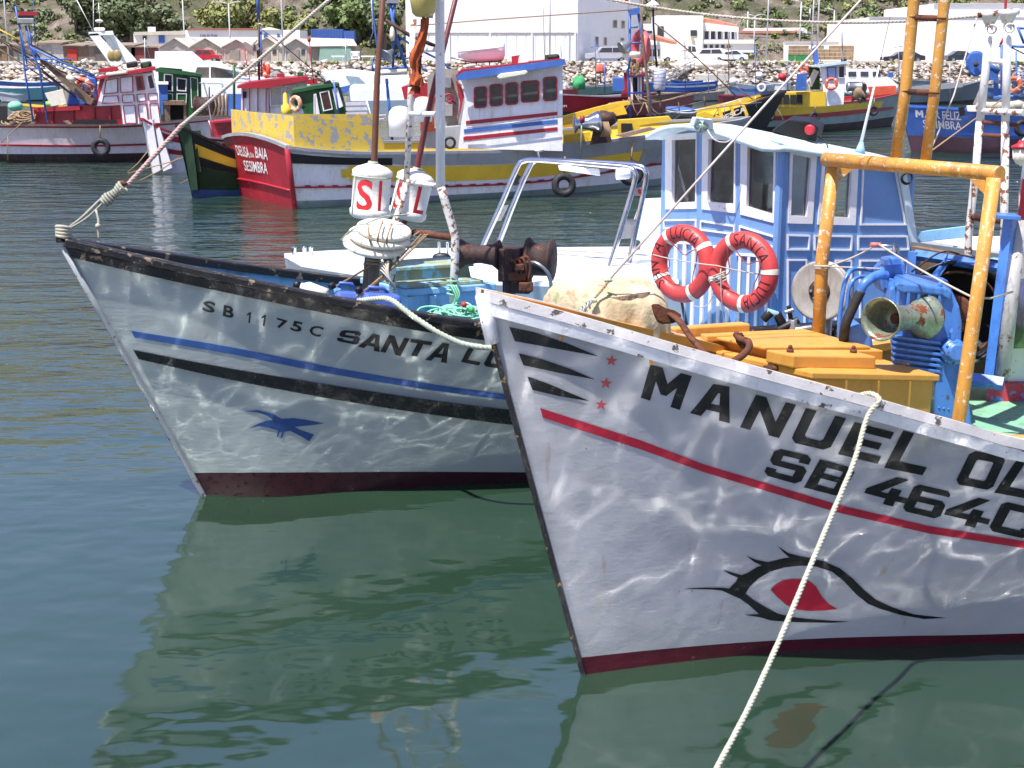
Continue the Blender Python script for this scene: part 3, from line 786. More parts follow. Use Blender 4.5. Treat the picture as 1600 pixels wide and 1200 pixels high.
def roof_gear():
    # bulkhead lamp on the roof's front edge
    c = P(1096, 198, 11.2); L = thing('bulkhead_lamp', 'caged pale green bulkhead lamp on the front of the blue wheelhouse roof', 'lamp', c)
    m = MB(); m.ball(c, .05, 14, 8, (1.15, .9, .8)); m.build('glass_globe', glass_mat('lamp_glass', (.86, .9, .84)), L)
    m = MB()
    for a in (-.6, 0, .6): m.torus(c, (math.cos(a), .35*math.sin(a), math.sin(a)*.6), .055, .004, 16, 5)
    m.build('wire_cage', paint('pale_green_cage', (150, 172, 158), .6, .1), L)
    m = MB(); m.hexa([c+Vector(v) for v in ((-.07, .0, -.0), (.1, .0, -.02), (.1, .22, -.02), (-.07, .22, 0), (-.05, -.03, .075), (.08, -.03, .06), (.09, .2, .05), (-.05, .2, .07))]); m.build('hood', M_roof, L, bevel=.01)
    cb = MB(); cb.tube(qbez([P(1104, 200, 11.2), P(1112, 214, 11.1), P(1122, 221, 11.08), P(1135, 222, 11.08), P(1143, 217, 11.1)], 18), .005, 6); cb.build('cable', plain('pale_cable', (196, 186, 190), .6), L)
    # loudhailer / radio box with a red cap
    c = P(1228, 212, 11.6); b = thing('radar_box', 'black hooded box with a red cap on top of the blue wheelhouse roof', 'hooded box', c)
    m = MB(); bl = P(1203, 210, 11.55); 
    prof = [(1205, 205), (1213, 198), (1230, 187), (1262, 190), (1279, 199), (1275, 221), (1240, 214)]
    m.prism([P(x, y, 11.5) for x, y in prof], (.12, .34, .02)); m.build('case', M_black, b, bevel=.008)
    m = MB(); q = P(1268, 203, 11.48); m.lathe(q+Vector((0, .02, 0)), (-.35, -.93, .05), [(0, .03), (.05, .042), (.075, .042), (.085, .03)], 16); m.build('red_cap', M_red, b)
    m = MB(); m.tube(qbez([P(1278, 213, 11.5), P(1288, 220, 11.4), P(1293, 228, 11.35), P(1294, 238, 11.3)], 12), .006, 6); m.build('cable', M_black, b)
    # aerial
    p0, p1 = P(1344, 229, 11.55), P(1374, 102, 11.6); a = thing('whip_aerial', 'white whip aerial rising from a pale blue foot on the wheelhouse roof', 'aerial', p0)
    m = MB(); m.tube([p0, p0.lerp(p1, .6), p1], [.014, .010, .006], 8); m.build('rod', M_whitepole, a)
    m = MB(); m.lathe(p0-Vector((0, 0, .05)), (.1, 0, 1), [(0, .045), (.03, .035), (.09, .016)], 12); m.build('foot', M_lblue, a)
    m = MB(); m.tube([p1, P(1391, 25, 11.6)], .002, 4); m.build('whip', M_black, a)
    # coil of black cable at the aft corner
    c = P(1417, 278, 11.3); m = MB()
    for k in range(5): m.torus(c+Vector((rng.uniform(-.004, .004), -.01*k*.5, rng.uniform(-.006, .006))), (.12, -1, .05), .046+rng.uniform(-.006, .006), .0045, 24, 5)
    m.tube([P(1398, 267, 11.35), P(1424, 268, 11.3)], .008, 6)
    tag(m.build('cable_coil', M_black, loc=c), 'small coil of black cable hung at the aft corner of the blue wheelhouse', 'cable coil')
roof_gear()

def ring(cx, cy, Y, nv, RR, rr, bands, txts, label, tilt=0):
    c = P(cx, cy, Y); nv = Vector(nv).normalized(); u = Vector((nv.y, -nv.x, 0)).normalized()
    if u.x < 0: u = -u
    w = nv.cross(u); 
    if w.z < 0: w = -w
    t = thing('life_ring', label, 'life ring', c, 'life rings tied to the blue wheelhouse front')
    col = paint('red_orange_ring_paint', (192, 62, 60), .5, .1, 6, dirt=((150, 60, 60), .4), bump=.002)
    m = MB(); m.torus(c, nv, RR, rr, 56, 16, u=u); bd = m.build('ring', col, t)
    def on(th, ph, k=1.0):   # th round the ring from u towards w, ph round the tube from the outer rim towards the front
        e = u*math.cos(th)+w*math.sin(th); return c+e*(RR+rr*k*math.cos(ph))+nv*rr*k*math.sin(ph)
    for a in bands:
        m = MB(); rows = []
        for q in range(5):
            th = R(a)+lerp(-.07, .07, q/4); rows.append([on(th, 2*math.pi*j/20, 1.04) for j in range(21)])
        m.grid(rows); m.build('canvas_band', M_cream, t)
    for txt, a0, a1 in txts:
        vs, fs = unit_text(txt, -.012, 1.05); vs, fs = refine(vs, fs, .12); m = MB()
        pts = []
        for x, y in vs: pts.append(on(R(lerp(a0, a1, x)), lerp(math.pi*.72, math.pi*.24, y), 1.03))
        m._add(pts, fs); m.build('lettering', M_letter, t)
    # grab line round the ring
    m = MB(); pts = []
    for k in range(49):
        a = 2*math.pi*k/48; s_ = abs(math.sin(2*(a-R(bands[0])))); e = u*math.cos(a)+w*math.sin(a); pts.append(c+e*(RR-rr*.2-s_*.11)-Vector((0, 0, s_*.05))+nv*(rr*1.0-s_*.05))
    m.tube(pts, .0045, 5, closed=True); m.build('grab_line', plain('red_brown_line', (150, 74, 62), .8), t)
    return t
rn = (-.72, -.69, .06)
ring(1067, 412, 11.25, rn, .248, .068, (126, 36, 212, 300), (('LUCIA', 112, 44), ('SANTA', 232, 142)), 'faded red life ring hung left on the wheelhouse front, LUCIA across its top')
ring(1161, 425, 10.82, (-.70, -.71, .06), .248, .068, (117, 6, 277, 197), (('SANTA', 104, 24), ('LUCIA', -12, -74)), 'faded red life ring hung right on the wheelhouse front, SANTA across its top')
def ring_ropes():
    m = MB(); a, b = P(1020, 398, 11.3), P(1215, 432, 10.75); m.tube(sag(a, P(1120, 415, 10.9), .01)+sag(P(1120, 415, 10.9), b, .01), .005, 6)
    for k, (x, y) in enumerate(((1110, 432), (1112, 436), (1114, 440), (1111, 428))): m.tube([P(x-3, y+6, 10.98), P(x+14, y, 10.86), P(x+22, y-4, 10.84)], .007, 6)
    m.tube(qbez([P(1126, 420, 10.85), P(1127, 460, 10.85), P(1131, 500, 10.9), P(1136, 560, 10.95)], 14), .005, 6)
    m.tube(qbez([P(1126, 432, 10.9), P(1110, 470, 10.98), P(1098, 480, 11), P(1085, 478, 11.1)], 14), .004, 6)
    tag(m.build('lashing', M_ropew, loc=a), 'thin pale lashing line holding the two red life rings', 'rope')
ring_ropes()

# ---- deck gear of the SANTA LUCIA
def hatch_box():
    N_, R_, L_ = P(635, 447, 10.6), P(772, 435, 10.9), P(565, 427, 11.2); zt = 1.385
    for p in (N_, R_, L_): p.z = 0
    B_ = R_+(L_-N_); t = thing('deck_locker', 'pale blue wooden deck locker with a worn olive hatch lid behind the left bow', 'locker', N_+Vector((0, 0, .7)))
    up = lambda p, z: Vector((p.x, p.y, z)); c = (N_+R_+L_+B_)/4
    def q(k, z): return [up(c+(p-c)*k, z) for p in (N_, R_, B_, L_)]
    m = MB(); m.hexa(q(.96, .7)+q(.96, zt-.05)); m.build('body', M_lblue, t, bevel=.008)
    m = MB(); m.hexa(q(1.03, zt-.048)+q(1.03, zt)); m.build('rim', M_lblue, t, bevel=.008)
    lidm = paint('worn_olive_lid_paint', (150, 160, 132), .6, .12, 4, chips=((134, 186, 206), .5, 7), dirt=((100, 90, 60), .5), bump=.002)
    def sub(u0, u1, v0, v1, z): 
        f = lambda u, v: N_.lerp(R_, u)+(L_-N_)*v
        return [up(f(a, b), z) for a, b in ((u0, v0), (u1, v0), (u1, v1), (u0, v1))]
    m = MB(); m.hexa(sub(.02, .98, .42, .95, zt+.002)+sub(.04, .96, .44, .93, zt+.10)); m.build('coaming', lidm, t, bevel=.006)
    m = MB(); m.hexa(sub(-.0, 1.0, .40, .97, zt+.10)+sub(0, 1, .40, .97, zt+.13)); m.build('hatch_lid', lidm, t, bevel=.006)
    m = MB(); m.hexa(sub(.0, .9, .04, .36, zt+.002)+sub(0, .9, .04, .36, zt+.03)); m.build('front_lid', lidm, t, bevel=.006)
    for x in (.03, .28):
        m = MB(); a = up(N_.lerp(R_, x)-(L_-N_)*.02, .75); m.box(a+Vector((0, 0, .28)), (.05, .03, .6), Matrix.Rotation(R(25), 3, 'Z')); m.build('corner_board', M_lblue, t)
hatch_box()
def mast_ladder():
    Y = 10.35; t = thing('ladder_mast', 'white pipe ladder mast with rusty bent feet on the left boat', 'mast', P(700, 490, Y))
    def tb(pts, r, nm, mat, seg=10):
        m = MB(); m.tube([P(x, y, yy) for x, y, yy in pts], r, seg); return m.build(nm, mat, t)
    tb([(684, -190, Y), (687, 0, Y), (688, 150, Y), (688, 290, Y)], .034, 'rail', M_whitepole, 14)
    tb([(646, 30, Y+.3), (642, 140, Y+.3), (635, 285, Y+.3)], .024, 'rail', M_whiterust)
    tb([(688, 288, Y), (694, 310, Y), (711, 368, Y), (711, 400, Y), (706, 520, Y)], .031, 'foot', M_whiterust, 12)
    tb([(635, 285, Y+.3), (628, 318, Y+.3), (615, 352, Y+.3), (613, 470, Y+.3)], .026, 'foot', M_whiterust, 12)
    for (a, b, mt) in (((637, 284, Y+.28), (690, 291, Y), M_whiterust), ((641, 178, Y+.28), (688, 178, Y), M_whitepole), ((646, 78, Y+.28), (688, 77, Y), M_whitepole)): tb([a, b], .019, 'rung', mt)
    tb([(640, 362, Y+.3), (712, 372, Y)], .026, 'crossbar', M_rust)
    # knotted green cord round the foot
    m = MB()
    for k in range(4): m.torus(P(707, 440+k*7, Y), (0.1*k, .2, 1), .04, .008, 18, 6)
    for k in range(3): m.tube(qbez([P(704+k*4, 445, Y-.05), P(712+k*3, 462, Y-.07), P(709-k*2, 480, Y-.06), P(718-k*4, 497, Y-.08)], 12), .007, 6)
    tag(m.build('cord', M_ropeg, loc=P(707, 460, Y)), 'sea-green cord knotted round the rusty mast foot', 'cord')
mast_ladder()
def dan_buoy(cx, cy, Y, r, h, pole, letters, label, polemat):
    c = P(cx, cy, Y); top = P(*pole[0], Y); bot = P(*pole[1], Y); t = thing('marker_buoy', label, 'marker buoy', bot, 'lettered white marker floats on poles')
    ax = (top-bot).normalized(); m = MB(); m.tube([bot, bot.lerp(top, .3)+Vector((.01, 0, 0)), bot.lerp(top, .6)-Vector((.012, 0, 0)), top], [.026, .026, .023, .018], 8); m.build('pole', polemat, t)
    fm = paint('white_foam', (226, 222, 214), .7, .05, 5, dirt=((176, 160, 130), .35), bump=.004)
    m = MB(); prof = [(-h/2-.02, .02), (-h/2-.015, r*.9), (-h/2+.01, r*1.07), (-h/2+.05, r*1.08), (-h/2+.06, r*1.0), (h/2-.06, r*1.0), (h/2-.05, r*1.06), (h/2-.01, r*1.05), (h/2+.015, r*.82), (h/2+.045, r*.25), (h/2+.05, .02)]
    m.lathe(c, ax, prof, 30); fl = m.build('float', fm, t)
    u = Vector((1, 0, 0)); u = (u-ax*u.dot(ax)).normalized(); fr = ax.cross(u)
    if fr.y > 0: fr = -fr
    rp = paint('red_brush_paint', (204, 40, 48), .5, .1)
    for ch, a0, a1 in letters:
        vs, fs = unit_text(ch, .02); vs, fs = refine(vs, fs, .25); mm = MB(); pts = []
        for x, y in vs:
            a = R(lerp(a0, a1, x)); pts.append(c+ax*lerp(-h*.36, h*.30, y)+(u*math.sin(a)+fr*math.cos(a))*(r*1.012))
        mm._add(pts, fs); mm.build('letter', rp, fl)
    mm = MB(); mm.torus(c+ax*(h*.35), ax, r*1.05, .006, 30, 5); mm.torus(c+ax*(h/2+.05), ax, .03, .012, 14, 6)
    for a in (-.9, 2.4): mm.tube([c+ax*(h*.35)+(u*math.sin(a)+fr*math.cos(a))*r*1.06, c-ax*(h*.45)+(u*math.sin(a)+fr*math.cos(a))*r*1.1], .005, 5)
    mm.build('binding', M_rope, t)
dan_buoy(580, 301, 10.9, .146, .36, ((607, -120), (571, 452)), (('S', -42, 10), ('I', 28, 38)), 'white drum float marked S I on a brown bamboo pole', M_canered)
dan_buoy(643, 306, 11.25, .142, .34, ((726, -60), (606, 455)), (('S', -58, -18), ('L', 18, 58)), 'white drum float marked S L on a dark red slanting pole', paint('dark_red_pole_paint', (104, 44, 44), .5, .15, 5))
def disc_floats():
    c = P(590, 372, 10.45); t = thing('float_stack', 'stack of three worn white foam disc floats lashed on a wooden post', 'floats', P(584, 440, 10.45))
    fm = paint('cream_foam', (232, 226, 208), .7, .05, 6, dirt=((190, 170, 120), .45), bump=.006)
    for k, (dx, dz, r) in enumerate(((-.03, -.05, .235), (.01, .012, .23), (.045, .062, .205))):
        m = MB(); ax = Vector((.16, -.22, 1)); m.lathe(c+Vector((dx, 0, dz-.03)), ax, [(0, .03), (.004, r*.9), (.02, r), (.042, r), (.055, r*.9), (.06, .03)], 28); m.build('disc', fm, t)
    m = MB(); m.tube([P(583, 460, 10.5), P(585, 398, 10.5), P(588, 380, 10.48)], [.045, .04, .035], 9); m.tube([P(600, 395, 10.5), P(612, 420, 10.5)], .03, 8); m.build('post', M_wood, t)
    m = MB()
    for (a, b) in (((598, 345), (590, 392)), ((575, 352), (585, 395)), ((612, 350), (604, 392))): m.tube(qbez([P(*a, 10.42), P((a[0]+b[0])/2-3, (a[1]+b[1])/2, 10.16), P(*b, 10.42)], 10), .007, 6)
    for k in range(3): m.torus(P(584, 402+k*5, 10.5), (.1, .1, 1), .05, .008, 16, 6)
    m.build('lashing', M_ropeb, t)
    # green net string trailing over the discs
    m = MB()
    for k in range(2): m.tube(qbez([P(640-k*3, 335+k, 10.3), P(600, 338+k*2, 10.25), P(565+k, 352, 10.22), P(545-k, 362+k*2, 10.2), P(532+k*2, 376, 10.2)], 18), .0035, 5)
    tag(m.build('net_string', M_rope, loc=c), 'thin pale green string trailing over the white disc floats', 'string')
disc_floats()
def santa_bits():
    # orange cloth hanging from the mast
    Y = 10.2; rows = []; n = 22
    ctr = [(665, 28), (662, 45), (655, 70), (648, 92), (650, 110), (652, 122), (650, 134)]; wid = [5, 6, 8, 8, 5, 9, 12]
    for i in range(n+1):
        u = i/n*(len(ctr)-1); cx = sinterp([(k, q[0]) for k, q in enumerate(ctr)], u); cyy = sinterp([(k, q[1]) for k, q in enumerate(ctr)], u); w = sinterp(list(enumerate(wid)), u)
        rows.append([P(cx+w*math.cos(a)*(1+.25*math.sin(3*a+i*.3)), cyy+2*math.sin(a*2+i), Y+.022*w/6*math.sin(a)*(1+.5*math.sin(5*a+i*.5))) for a in [2*math.pi*k/22 for k in range(23)]])
    m = MB(); m.grid(rows); m.grid([[P(650+dx*(.3+s_), 128+s_*18+abs(dx)*.2, Y+.02*math.sin(dx)) for dx in (-10, -6, -2, 2, 6)] for s_ in (0, .3, .6, 1)])
    tag(m.build('cloth', paint('orange_brown_cloth', (176, 84, 40), .85, .3, 14, dirt=((110, 40, 20), .5), bump=.006), loc=P(665, 28, Y)), 'twisted orange-brown cloth hanging beside the white ladder mast', 'cloth')
    # yellow fuel can tied high on the mast
    c = P(662, -2, 10.2); t = thing('plastic_can', 'dirty yellow plastic can tied high on the white ladder mast', 'plastic can', c)
    m = MB(); m.lathe(P(662, 27, 10.2), (-.02, 0, 1), [(0, .02), (.005, .055), (.03, .08), (.16, .098), (.3, .095), (.34, .05), (.36, .02)], 18); m.build('can', paint('yellowed_plastic', (196, 178, 100), .4, .12, 8, dirt=((120, 100, 50), .4)), t)
    m = MB(); m.tube([P(672, 28, 10.25), P(676, -20, 10.25)], .02, 8); m.build('handle', M_galv, t)
    m = MB(); m.tube([P(659, 30, 10.22), P(658, 70, 10.2), P(655, 143, 10.2)], .009, 6); m.build('hanger', M_rust, t)
    # blue jerry cans inside the rail
    jm = paint('blue_can_plastic', (74, 98, 170), .4, .08, 5)
    for (x, y, Y, s, lab) in ((594, 468, 10.15, 1.0, 'blue plastic jerry can lying under the pale rope at the left rail'), (545, 461, 10.35, .8, 'smaller blue plastic jerry can behind the left rail, nearer the bow')):
        c = P(x, y, Y); t = thing('jerry_can', lab, 'jerry can', c-Vector((0, 0, .1)), 'blue jerry cans on the left boat')
        rt = Matrix.Rotation(R(12), 3, 'Z') @ Matrix.Rotation(R(6), 3, 'Y')
        m = MB(); m.box(c-Vector((0, 0, .06)), (.32*s, .2*s, .22*s), rt, .86); m.build('body', jm, t, bevel=.035)
        m = MB(); m.tube([c+rt@Vector((-.1*s, 0, .05)), c+rt@Vector((-.09*s, 0, .085)), c+rt@Vector((.02*s, 0, .085)), c+rt@Vector((.05*s, 0, .05))], .014, 8); m.build('handle', jm, t)
        m = MB(); m.lathe(c+rt@Vector((-.15*s, 0, .04)), rt@Vector((-.6, 0, 1)), [(0, .028), (.04, .028), (.045, .02)], 12); m.build('cap', M_black, t)
    c = P(482, 452, 10.55); t = thing('plastic_bottle', 'white plastic bottle with a black cap lying behind the left rail', 'bottle', c)
    m = MB(); m.lathe(c+Vector((.14, 0, -.05)), (-1, .1, .35), [(0, .02), (.01, .055), (.16, .055), (.2, .03), (.215, .028)], 16); m.build('body', M_cream, t)
    m = MB(); m.lathe(c+Vector((-.068, .02, .022)), (-1, .1, .35), [(0, .034), (.045, .034)], 12); m.build('cap', M_black, t)
    # heap of green net rope
    m = MB(); c = P(705, 492, 10.1)
    for k in range(34):
        a = rng.uniform(0, 6.28); cc = c+Vector((rng.uniform(-.17, .17), rng.uniform(-.1, .12), rng.uniform(-.04, .035))); m.torus(cc, (rng.uniform(-.35, .35), rng.uniform(-.6, .1), 1), rng.uniform(.05, .12), .008, 22, 5)
    o = tag(m.build('rope_heap', M_ropeg, loc=c), 'heap of sea-green rope coils inside the left rail', 'rope heap')
    m = MB(); m.ball(c-Vector((0, 0, .16)), .2, 14, 8, (1.1, .7, .8)); m.build('net_bundle', paint('green_net', (110, 176, 140), .9, .2, 20, bump=.006), o)
    for (x, y, cl, lb) in ((725, 476, (190, 40, 44), 'small red float on the green rope heap'), (737, 484, (70, 150, 80), 'small bright green float beside the rope heap')):
        m = MB(); m.ball(P(x, y, 10.0), .022); tag(m.build('net_float', plain('float_%d' % x, cl, .5), loc=P(x, y, 10)), lb, 'float')
    # lashings from the cross bar to the rail
    for k, (a, b) in enumerate((((655, 362, 10.5), (512, 454, 10.45)), ((658, 366, 10.4), (560, 463, 10.2)), ((664, 366, 10.4), (566, 460, 10.2)), ((668, 366, 10.35), (556, 464, 10.15)))):
        m = rope_mb(sag(P(*a), P(*b), .02), .008, 2)
        tag(m.build('lashing_rope', M_ropeb, loc=P(*b)), ['brown line from the mast crossbar to the white bottle', 'brown line from the crossbar to the rail, left of a pair', 'brown line from the crossbar to the rail, right of a pair', 'slack brown line from the crossbar to the left rail'][k], 'rope')
    m = MB()
    for k in range(7): m.torus(P(602+k*.6, 418+k*3, 10.25), (.9, .3, .2*k-.5), .05+.006*k, .006, 20, 5)
    tag(m.build('rope_bundle', M_ropew, loc=P(602, 425, 10.2)), 'hank of pale cord hanging under the white disc floats', 'cord')
    # wash of rope over the rail towards the other boat
    pts = qbez([P(560, 470, 9.75), P(585, 467, 9.58), P(610, 468, 9.45), P(640, 490, 9.30), P(680, 517, 9.22), P(720, 536, 9.2), P(760, 543, 9.2), P(800, 541, 9.2), P(860, 530, 9.2)], 50)
    tag(rope_mb(pts, .020, 3).build('mooring_rope', M_rope, loc=pts[0]), 'thick pale rope draped over the rail of the left boat towards the nearer bow', 'rope')
    # forestay from the stem head
    a = HS.pt(0, 1, 1)+Vector((0, 0, .1)); pr = P(160, 318, 9.5); p2 = P(285, 195, 9.75); top = P(684, -150, 10.35)
    t = thing('forestay_rope', 'bow rope with a spliced tackle running up from the left boat stem', 'rope', a)
    rope_mb([p2, P(400, 97, 9.9), P(515, -1, 10.05), top], .013, 3).build('rope', M_ropew, t)
    rope_mb([P(200, 288, 9.6), p2], .017, 3).build('splice', paint('pinkish_rope', (176, 150, 140), .9, .1, 20), t)
    m = MB()
    for dx, dy in ((0, 0), (-5, 4), (5, 3)): m.tube(qbez([a, P(130+dx, 338+dy, 9.5), P(165+dx, 305+dy, 9.52), P(192, 290, 9.58)], 16), .008, 6)
    for k in range(9): m.torus(P(163+k*3.6, 316-k*3, 9.52), (1, .1, .8), .030+.008*math.sin(k), .010, 14, 6)
    m.build('tackle_lashing', plain('grey_twine', (150, 150, 136), .9, bump=.003), t)
    m = MB()
    for k in range(4): m.torus(a+Vector((0, 0, -.03+.018*k)), (.1, .1*k, 1), .045, .012, 18, 6)
    m.tube(qbez([P(150, 328, 9.5), P(154, 345, 9.48), P(153, 355, 9.47), P(155, 375, 9.47)], 10), .008, 6)
    k_ = MB(); k_.ball(P(153, 353, 9.47), .018); k_.build('knot', plain('pale_twine', (168, 164, 146), .9, bump=.003), t)
    m.build('knot', plain('pale_twine', (168, 164, 146), .9, bump=.003), t)
    m = MB(); m.ball(P(190, 287, 9.56), .03, 10, 6, (1.3, .8, .7)); m.build('shackle', M_rust, t)
santa_bits()
def rusty_winch():
    c = P(805, 425, 11.0); t = thing('winch', 'dark rusty deck winch with drum and valves between the two bows', 'winch', P(805, 470, 11.0))
    ax = Vector((.9, -.25, 0)).normalized()
    m = MB(); m.lathe(P(828, 405, 11.1), ax, [(-.02, .17), (0, .175), (.012, .16), (.02, .13), (.16, .128), (.17, .165), (.185, .165), (.19, .02)], 30); m.build('drum', M_drust, t)
    m = MB(); m.lathe(P(770, 398, 11.0), ax, [(-.28, .1), (-.26, .12), (-.22, .085), (-.1, .07), (0, .085), (.05, .12)], 24); m.build('warping_head', M_drust, t)
    m = MB(); m.box(P(800, 412, 11.05), (.17, .25, .26), Matrix.Rotation(R(-15), 3, 'Z')); m.box(P(815, 445, 10.9), (.15, .1, .13), Matrix.Rotation(R(-15), 3, 'Z')); m.box(P(795, 430, 10.95), (.07, .08, .42)); m.build('gear_case', M_drust, t, bevel=.012)
    m = MB()
    for k in range(4): m.tube(qbez([P(792+k*7, 412, 10.85), P(802+k*7, 407-k*2, 10.8), P(808+k*7, 420, 10.8), P(806+k*6, 442, 10.82)], 12), .012, 7)
    m.build('pipe', M_rust, t)
    m = MB(); m.box(P(808, 432, 10.82), (.14, .05, .06)); m.box(P(822, 448, 10.8), (.11, .06, .07)); m.box(P(812, 417, 10.8), (.07, .07, .05)); m.build('valve_block', M_rust, t, bevel=.008)
    m = MB(); m.tube(qbez([P(822, 410, 10.9), P(840, 412, 10.8), P(858, 430, 10.8), P(862, 460, 10.85), P(866, 480, 10.9)], 16), .014, 8); m.build('hose', M_galv, t)
    m = MB(); m.tube(qbez([P(790, 462, 10.8), P(815, 466, 10.7), P(850, 478, 10.7), P(900, 490, 10.7)], 14), .018, 8); m.tube([P(795, 400, 11.05), P(795, 520, 11.05)], .05, 8); m.build('bed', M_drust, t)
rusty_winch()
# ------------------------------------------------------------------ the white boat in front: MANUEL OL...
HP = Hull((PZ(914, 1053).x, PZ(914, 1053).y), 25, 8.5, 3.0, .57,
          wl_px=[(700, 1090), (914, 1053), (1062, 1034), (1212, 1018), (1400, 1009), (1600, 1003), (2000, 990)],
          sheer_px=[(755, 470), (864, 499), (955, 524), (1036, 548), (1170, 587), (1266, 611), (1366, 638), (1487, 672), (1600, 699)])
def hull2_mat():
    s = NT('weathered_white_hull_paint'); sep = s.n('ShaderNodeSeparateXYZ'); s.l(s.co(), sep.inputs[0])
    f = s.noise(1.8, 4); base = s.ramp(f, [(.35, tuple(x*.92 for x in C(166, 166, 168)[:3])), (.65, C(182, 182, 184)[:3])])
    st = s.noise(1.2, 6, .7, s.mapping((3.5, 3.5, .5))); base = s.mix(s.mr(st, .57, .75, 0, .4), base, C(176, 160, 120))
    gr = s.noise(3.5, 6, .7); base = s.mix(s.mr(gr, .56, .8, 0, .35), base, C(176, 180, 176))
    sp = s.noise(13, 6, .72); base = s.mix(s.mr(sp, .70, .715, 0, .8), base, C(116, 96, 66))
    sp2 = s.noise(5, 7, .75); base = s.mix(s.mr(sp2, .68, .692, 0, .7), base, C(160, 138, 96))
    ru = s.noise(2.6, 6, .7, s.mapping((5, 5, .45))); base = s.mix(s.mr(ru, .62, .74, 0, .5), base, C(150, 112, 70))
    # long scratches and brush marks
    sc = s.noise(7, 2, .6, s.mapping((.5, .5, 9), (0, .25, 0))); m = s.mr(sc, .72, .75, 0, .6); base = s.mix(m, base, C(216, 216, 214))
    sc2 = s.noise(11, 2, .6, s.mapping((.45, .45, 7), (0, .5, .3))); base = s.mix(s.mr(sc2, .73, .76, 0, .4), base, C(120, 116, 110))
    wob = s.math('ADD', sep.outputs[2], s.mr(s.noise(6, 4), 0, 1, -.05, .05))
    base = s.mix(s.mr(wob, .12, .5, .3, 0), base, C(160, 168, 158))
    s.l(base, s.b.inputs['Base Color']); s.b.inputs['Roughness'].default_value = .36
    s.b.inputs['Coat Weight'].default_value = .3; s.b.inputs['Coat Roughness'].default_value = .14
    br = s.noise(34, 4, .65, s.mapping((.6, .6, 1.5), (0, .35, 0))); b0 = s.bump(s.noise(2.6, 2), .014)
    b1 = s.bump(br, .0014, prev=b0); b2 = s.bump(s.noise(15, 6, .7), .004, .6, prev=b1); s.l(b2, s.b.inputs['Normal'])
    return s.m
def build_manuel():
    H = HP; B = thing('fishing_boat', 'weathered white fishing boat lettered MANUEL OL with a painted eye and red stripe', 'boat', H.A)
    bt = vtrace(H, [(912, 1036), (1062, 1016), (1212, 1005), (1400, 996), (1600, 990)]); bt2 = lambda t: max(.05, bt(t))
    lo, hi = H.split_surface(bt2, TS, (0, .3, .6, .8, 1), [i/16 for i in range(17)])
    hull = hi.build('hull', hull2_mat(), B); bv = H.bvh()
    lo.build('bottom_paint', paint('crimson_bottom_paint', (78, 14, 28), .4, .2, 6, dirt=((70, 16, 26), .5), chips=((150, 70, 80), .1, 14), bump=.002), B)
    wt = paint('white_rail_paint', (228, 228, 230), .45, .07, 5, chips=((96, 84, 74), .24, 9), dirt=((150, 140, 120), .3), bump=.003)
    rb = MB()
    for sd in (1, -1):
        H.strip(lambda t: 1-.065/H.z(t), lambda t: 1+.0/H.z(t), 0, 1, .045, 90, sd, mb=rb)
    rb.build('rubbing_strake', wt, B)
    H.cap(.050, .012, .05, z0=.002).build('cap_edge', paint('grey_rail_edge', (206, 202, 200), .5, .12, 6, chips=((90, 84, 80), .34, 14), bump=.002), B)
    cp = MB()
    for sd in (1, -1):
        o_, i_ = [], []
        for k in range(91):
            t = k/90; p = H.pt(t, 1, sd); hb = max(sinterp(H.bs, t), .006)*H.beam/2
            o_.append(p-H.n*sd*min(.0125, hb)); i_.append(p-H.n*sd*min(.10, hb))
        U0, U1 = Vector((0, 0, .0)), Vector((0, 0, .05))
        cp.grid([[p+U0 for p in i_], [p+U0 for p in o_], [p+U1 for p in o_], [p+U1 for p in i_], [p+U0 for p in i_]], smooth=False, flip=sd < 0)
    cp.build('cap_rail', M_yellow, B)
    zd = lambda t: .72 if t < .22 and t > .16 else (.72+(.16-t)*7 if t <= .16 else min(.98, .72+(t-.22)*8))
    H.inner(zd).build('bulwark_lining', M_yellow, B)
    H.deck(zd).build('deck', paint('pale_green_deck_paint', (128, 178, 148), .5, .1, 3, dirt=((90, 110, 90), .5), bump=.002), B)
    fd = MB(); rows = [[], []]
    for k in range(13):
        t = .004+.06*k/12
        for j, sd in enumerate((1, -1)): rows[j].append(H.pt(t, 1, sd, out=-.003)+Vector((0, 0, .03)))
    fd.grid(rows, smooth=False); fd.build('fore_deck', M_yellow, B)
    # stem: a black false stem along the edge
    st = MB()
    L_, R_ = [], []
    for k in range(25):
        v = lerp(-.25, .93, k/24); p = H.pt(0, v, 1); L_.append((p-H.d*.03, p+H.n*.017-H.d*.008, p-H.n*.017-H.d*.008))
    st.grid([[a for a, b, c in L_], [b for a, b, c in L_]], smooth=False, flip=True); st.grid([[a for a, b, c in L_], [c for a, b, c in L_]], smooth=False)
    st.build('stem', paint('tarred_stem', (28, 26, 28), .5, .3, 8, chips=((150, 120, 70), .3, 22), bump=.004), B)
    tp = MB(); tp.tube([H.pt(0, .90, 1)-H.d*.02, H.pt(0, 1, 1)-H.d*.01+Vector((0, 0, .03))], [.034, .04], 10); tp.build('stem_head', wt, B)
    # stripe
    o3, k3 = (740, 440), .26875; o4, k4 = (1100, 600), .3125; o5, k5 = (800, 750), .375
    up = [(844, 637), (900, 655), (1000, 687), (1100, 725), (1306, 787), (1450, 821), (1600, 845), (1700, 858)]
    dn = [(848, 652), (902, 670), (1002, 702), (1102, 738), (1308, 800), (1452, 833), (1600, 856), (1700, 870)]
    rs = paint('crimson_stripe_paint', (170, 30, 54), .4, .1, 5, bump=.0015)
    sm = MB()
    t0 = t_at(H, 846, .68); a0, a1 = vtrace(H, dn), vtrace(H, up)
    poly_decal('painted_stripe', up+dn[::-1], bv, rs, hull, maxe=14)
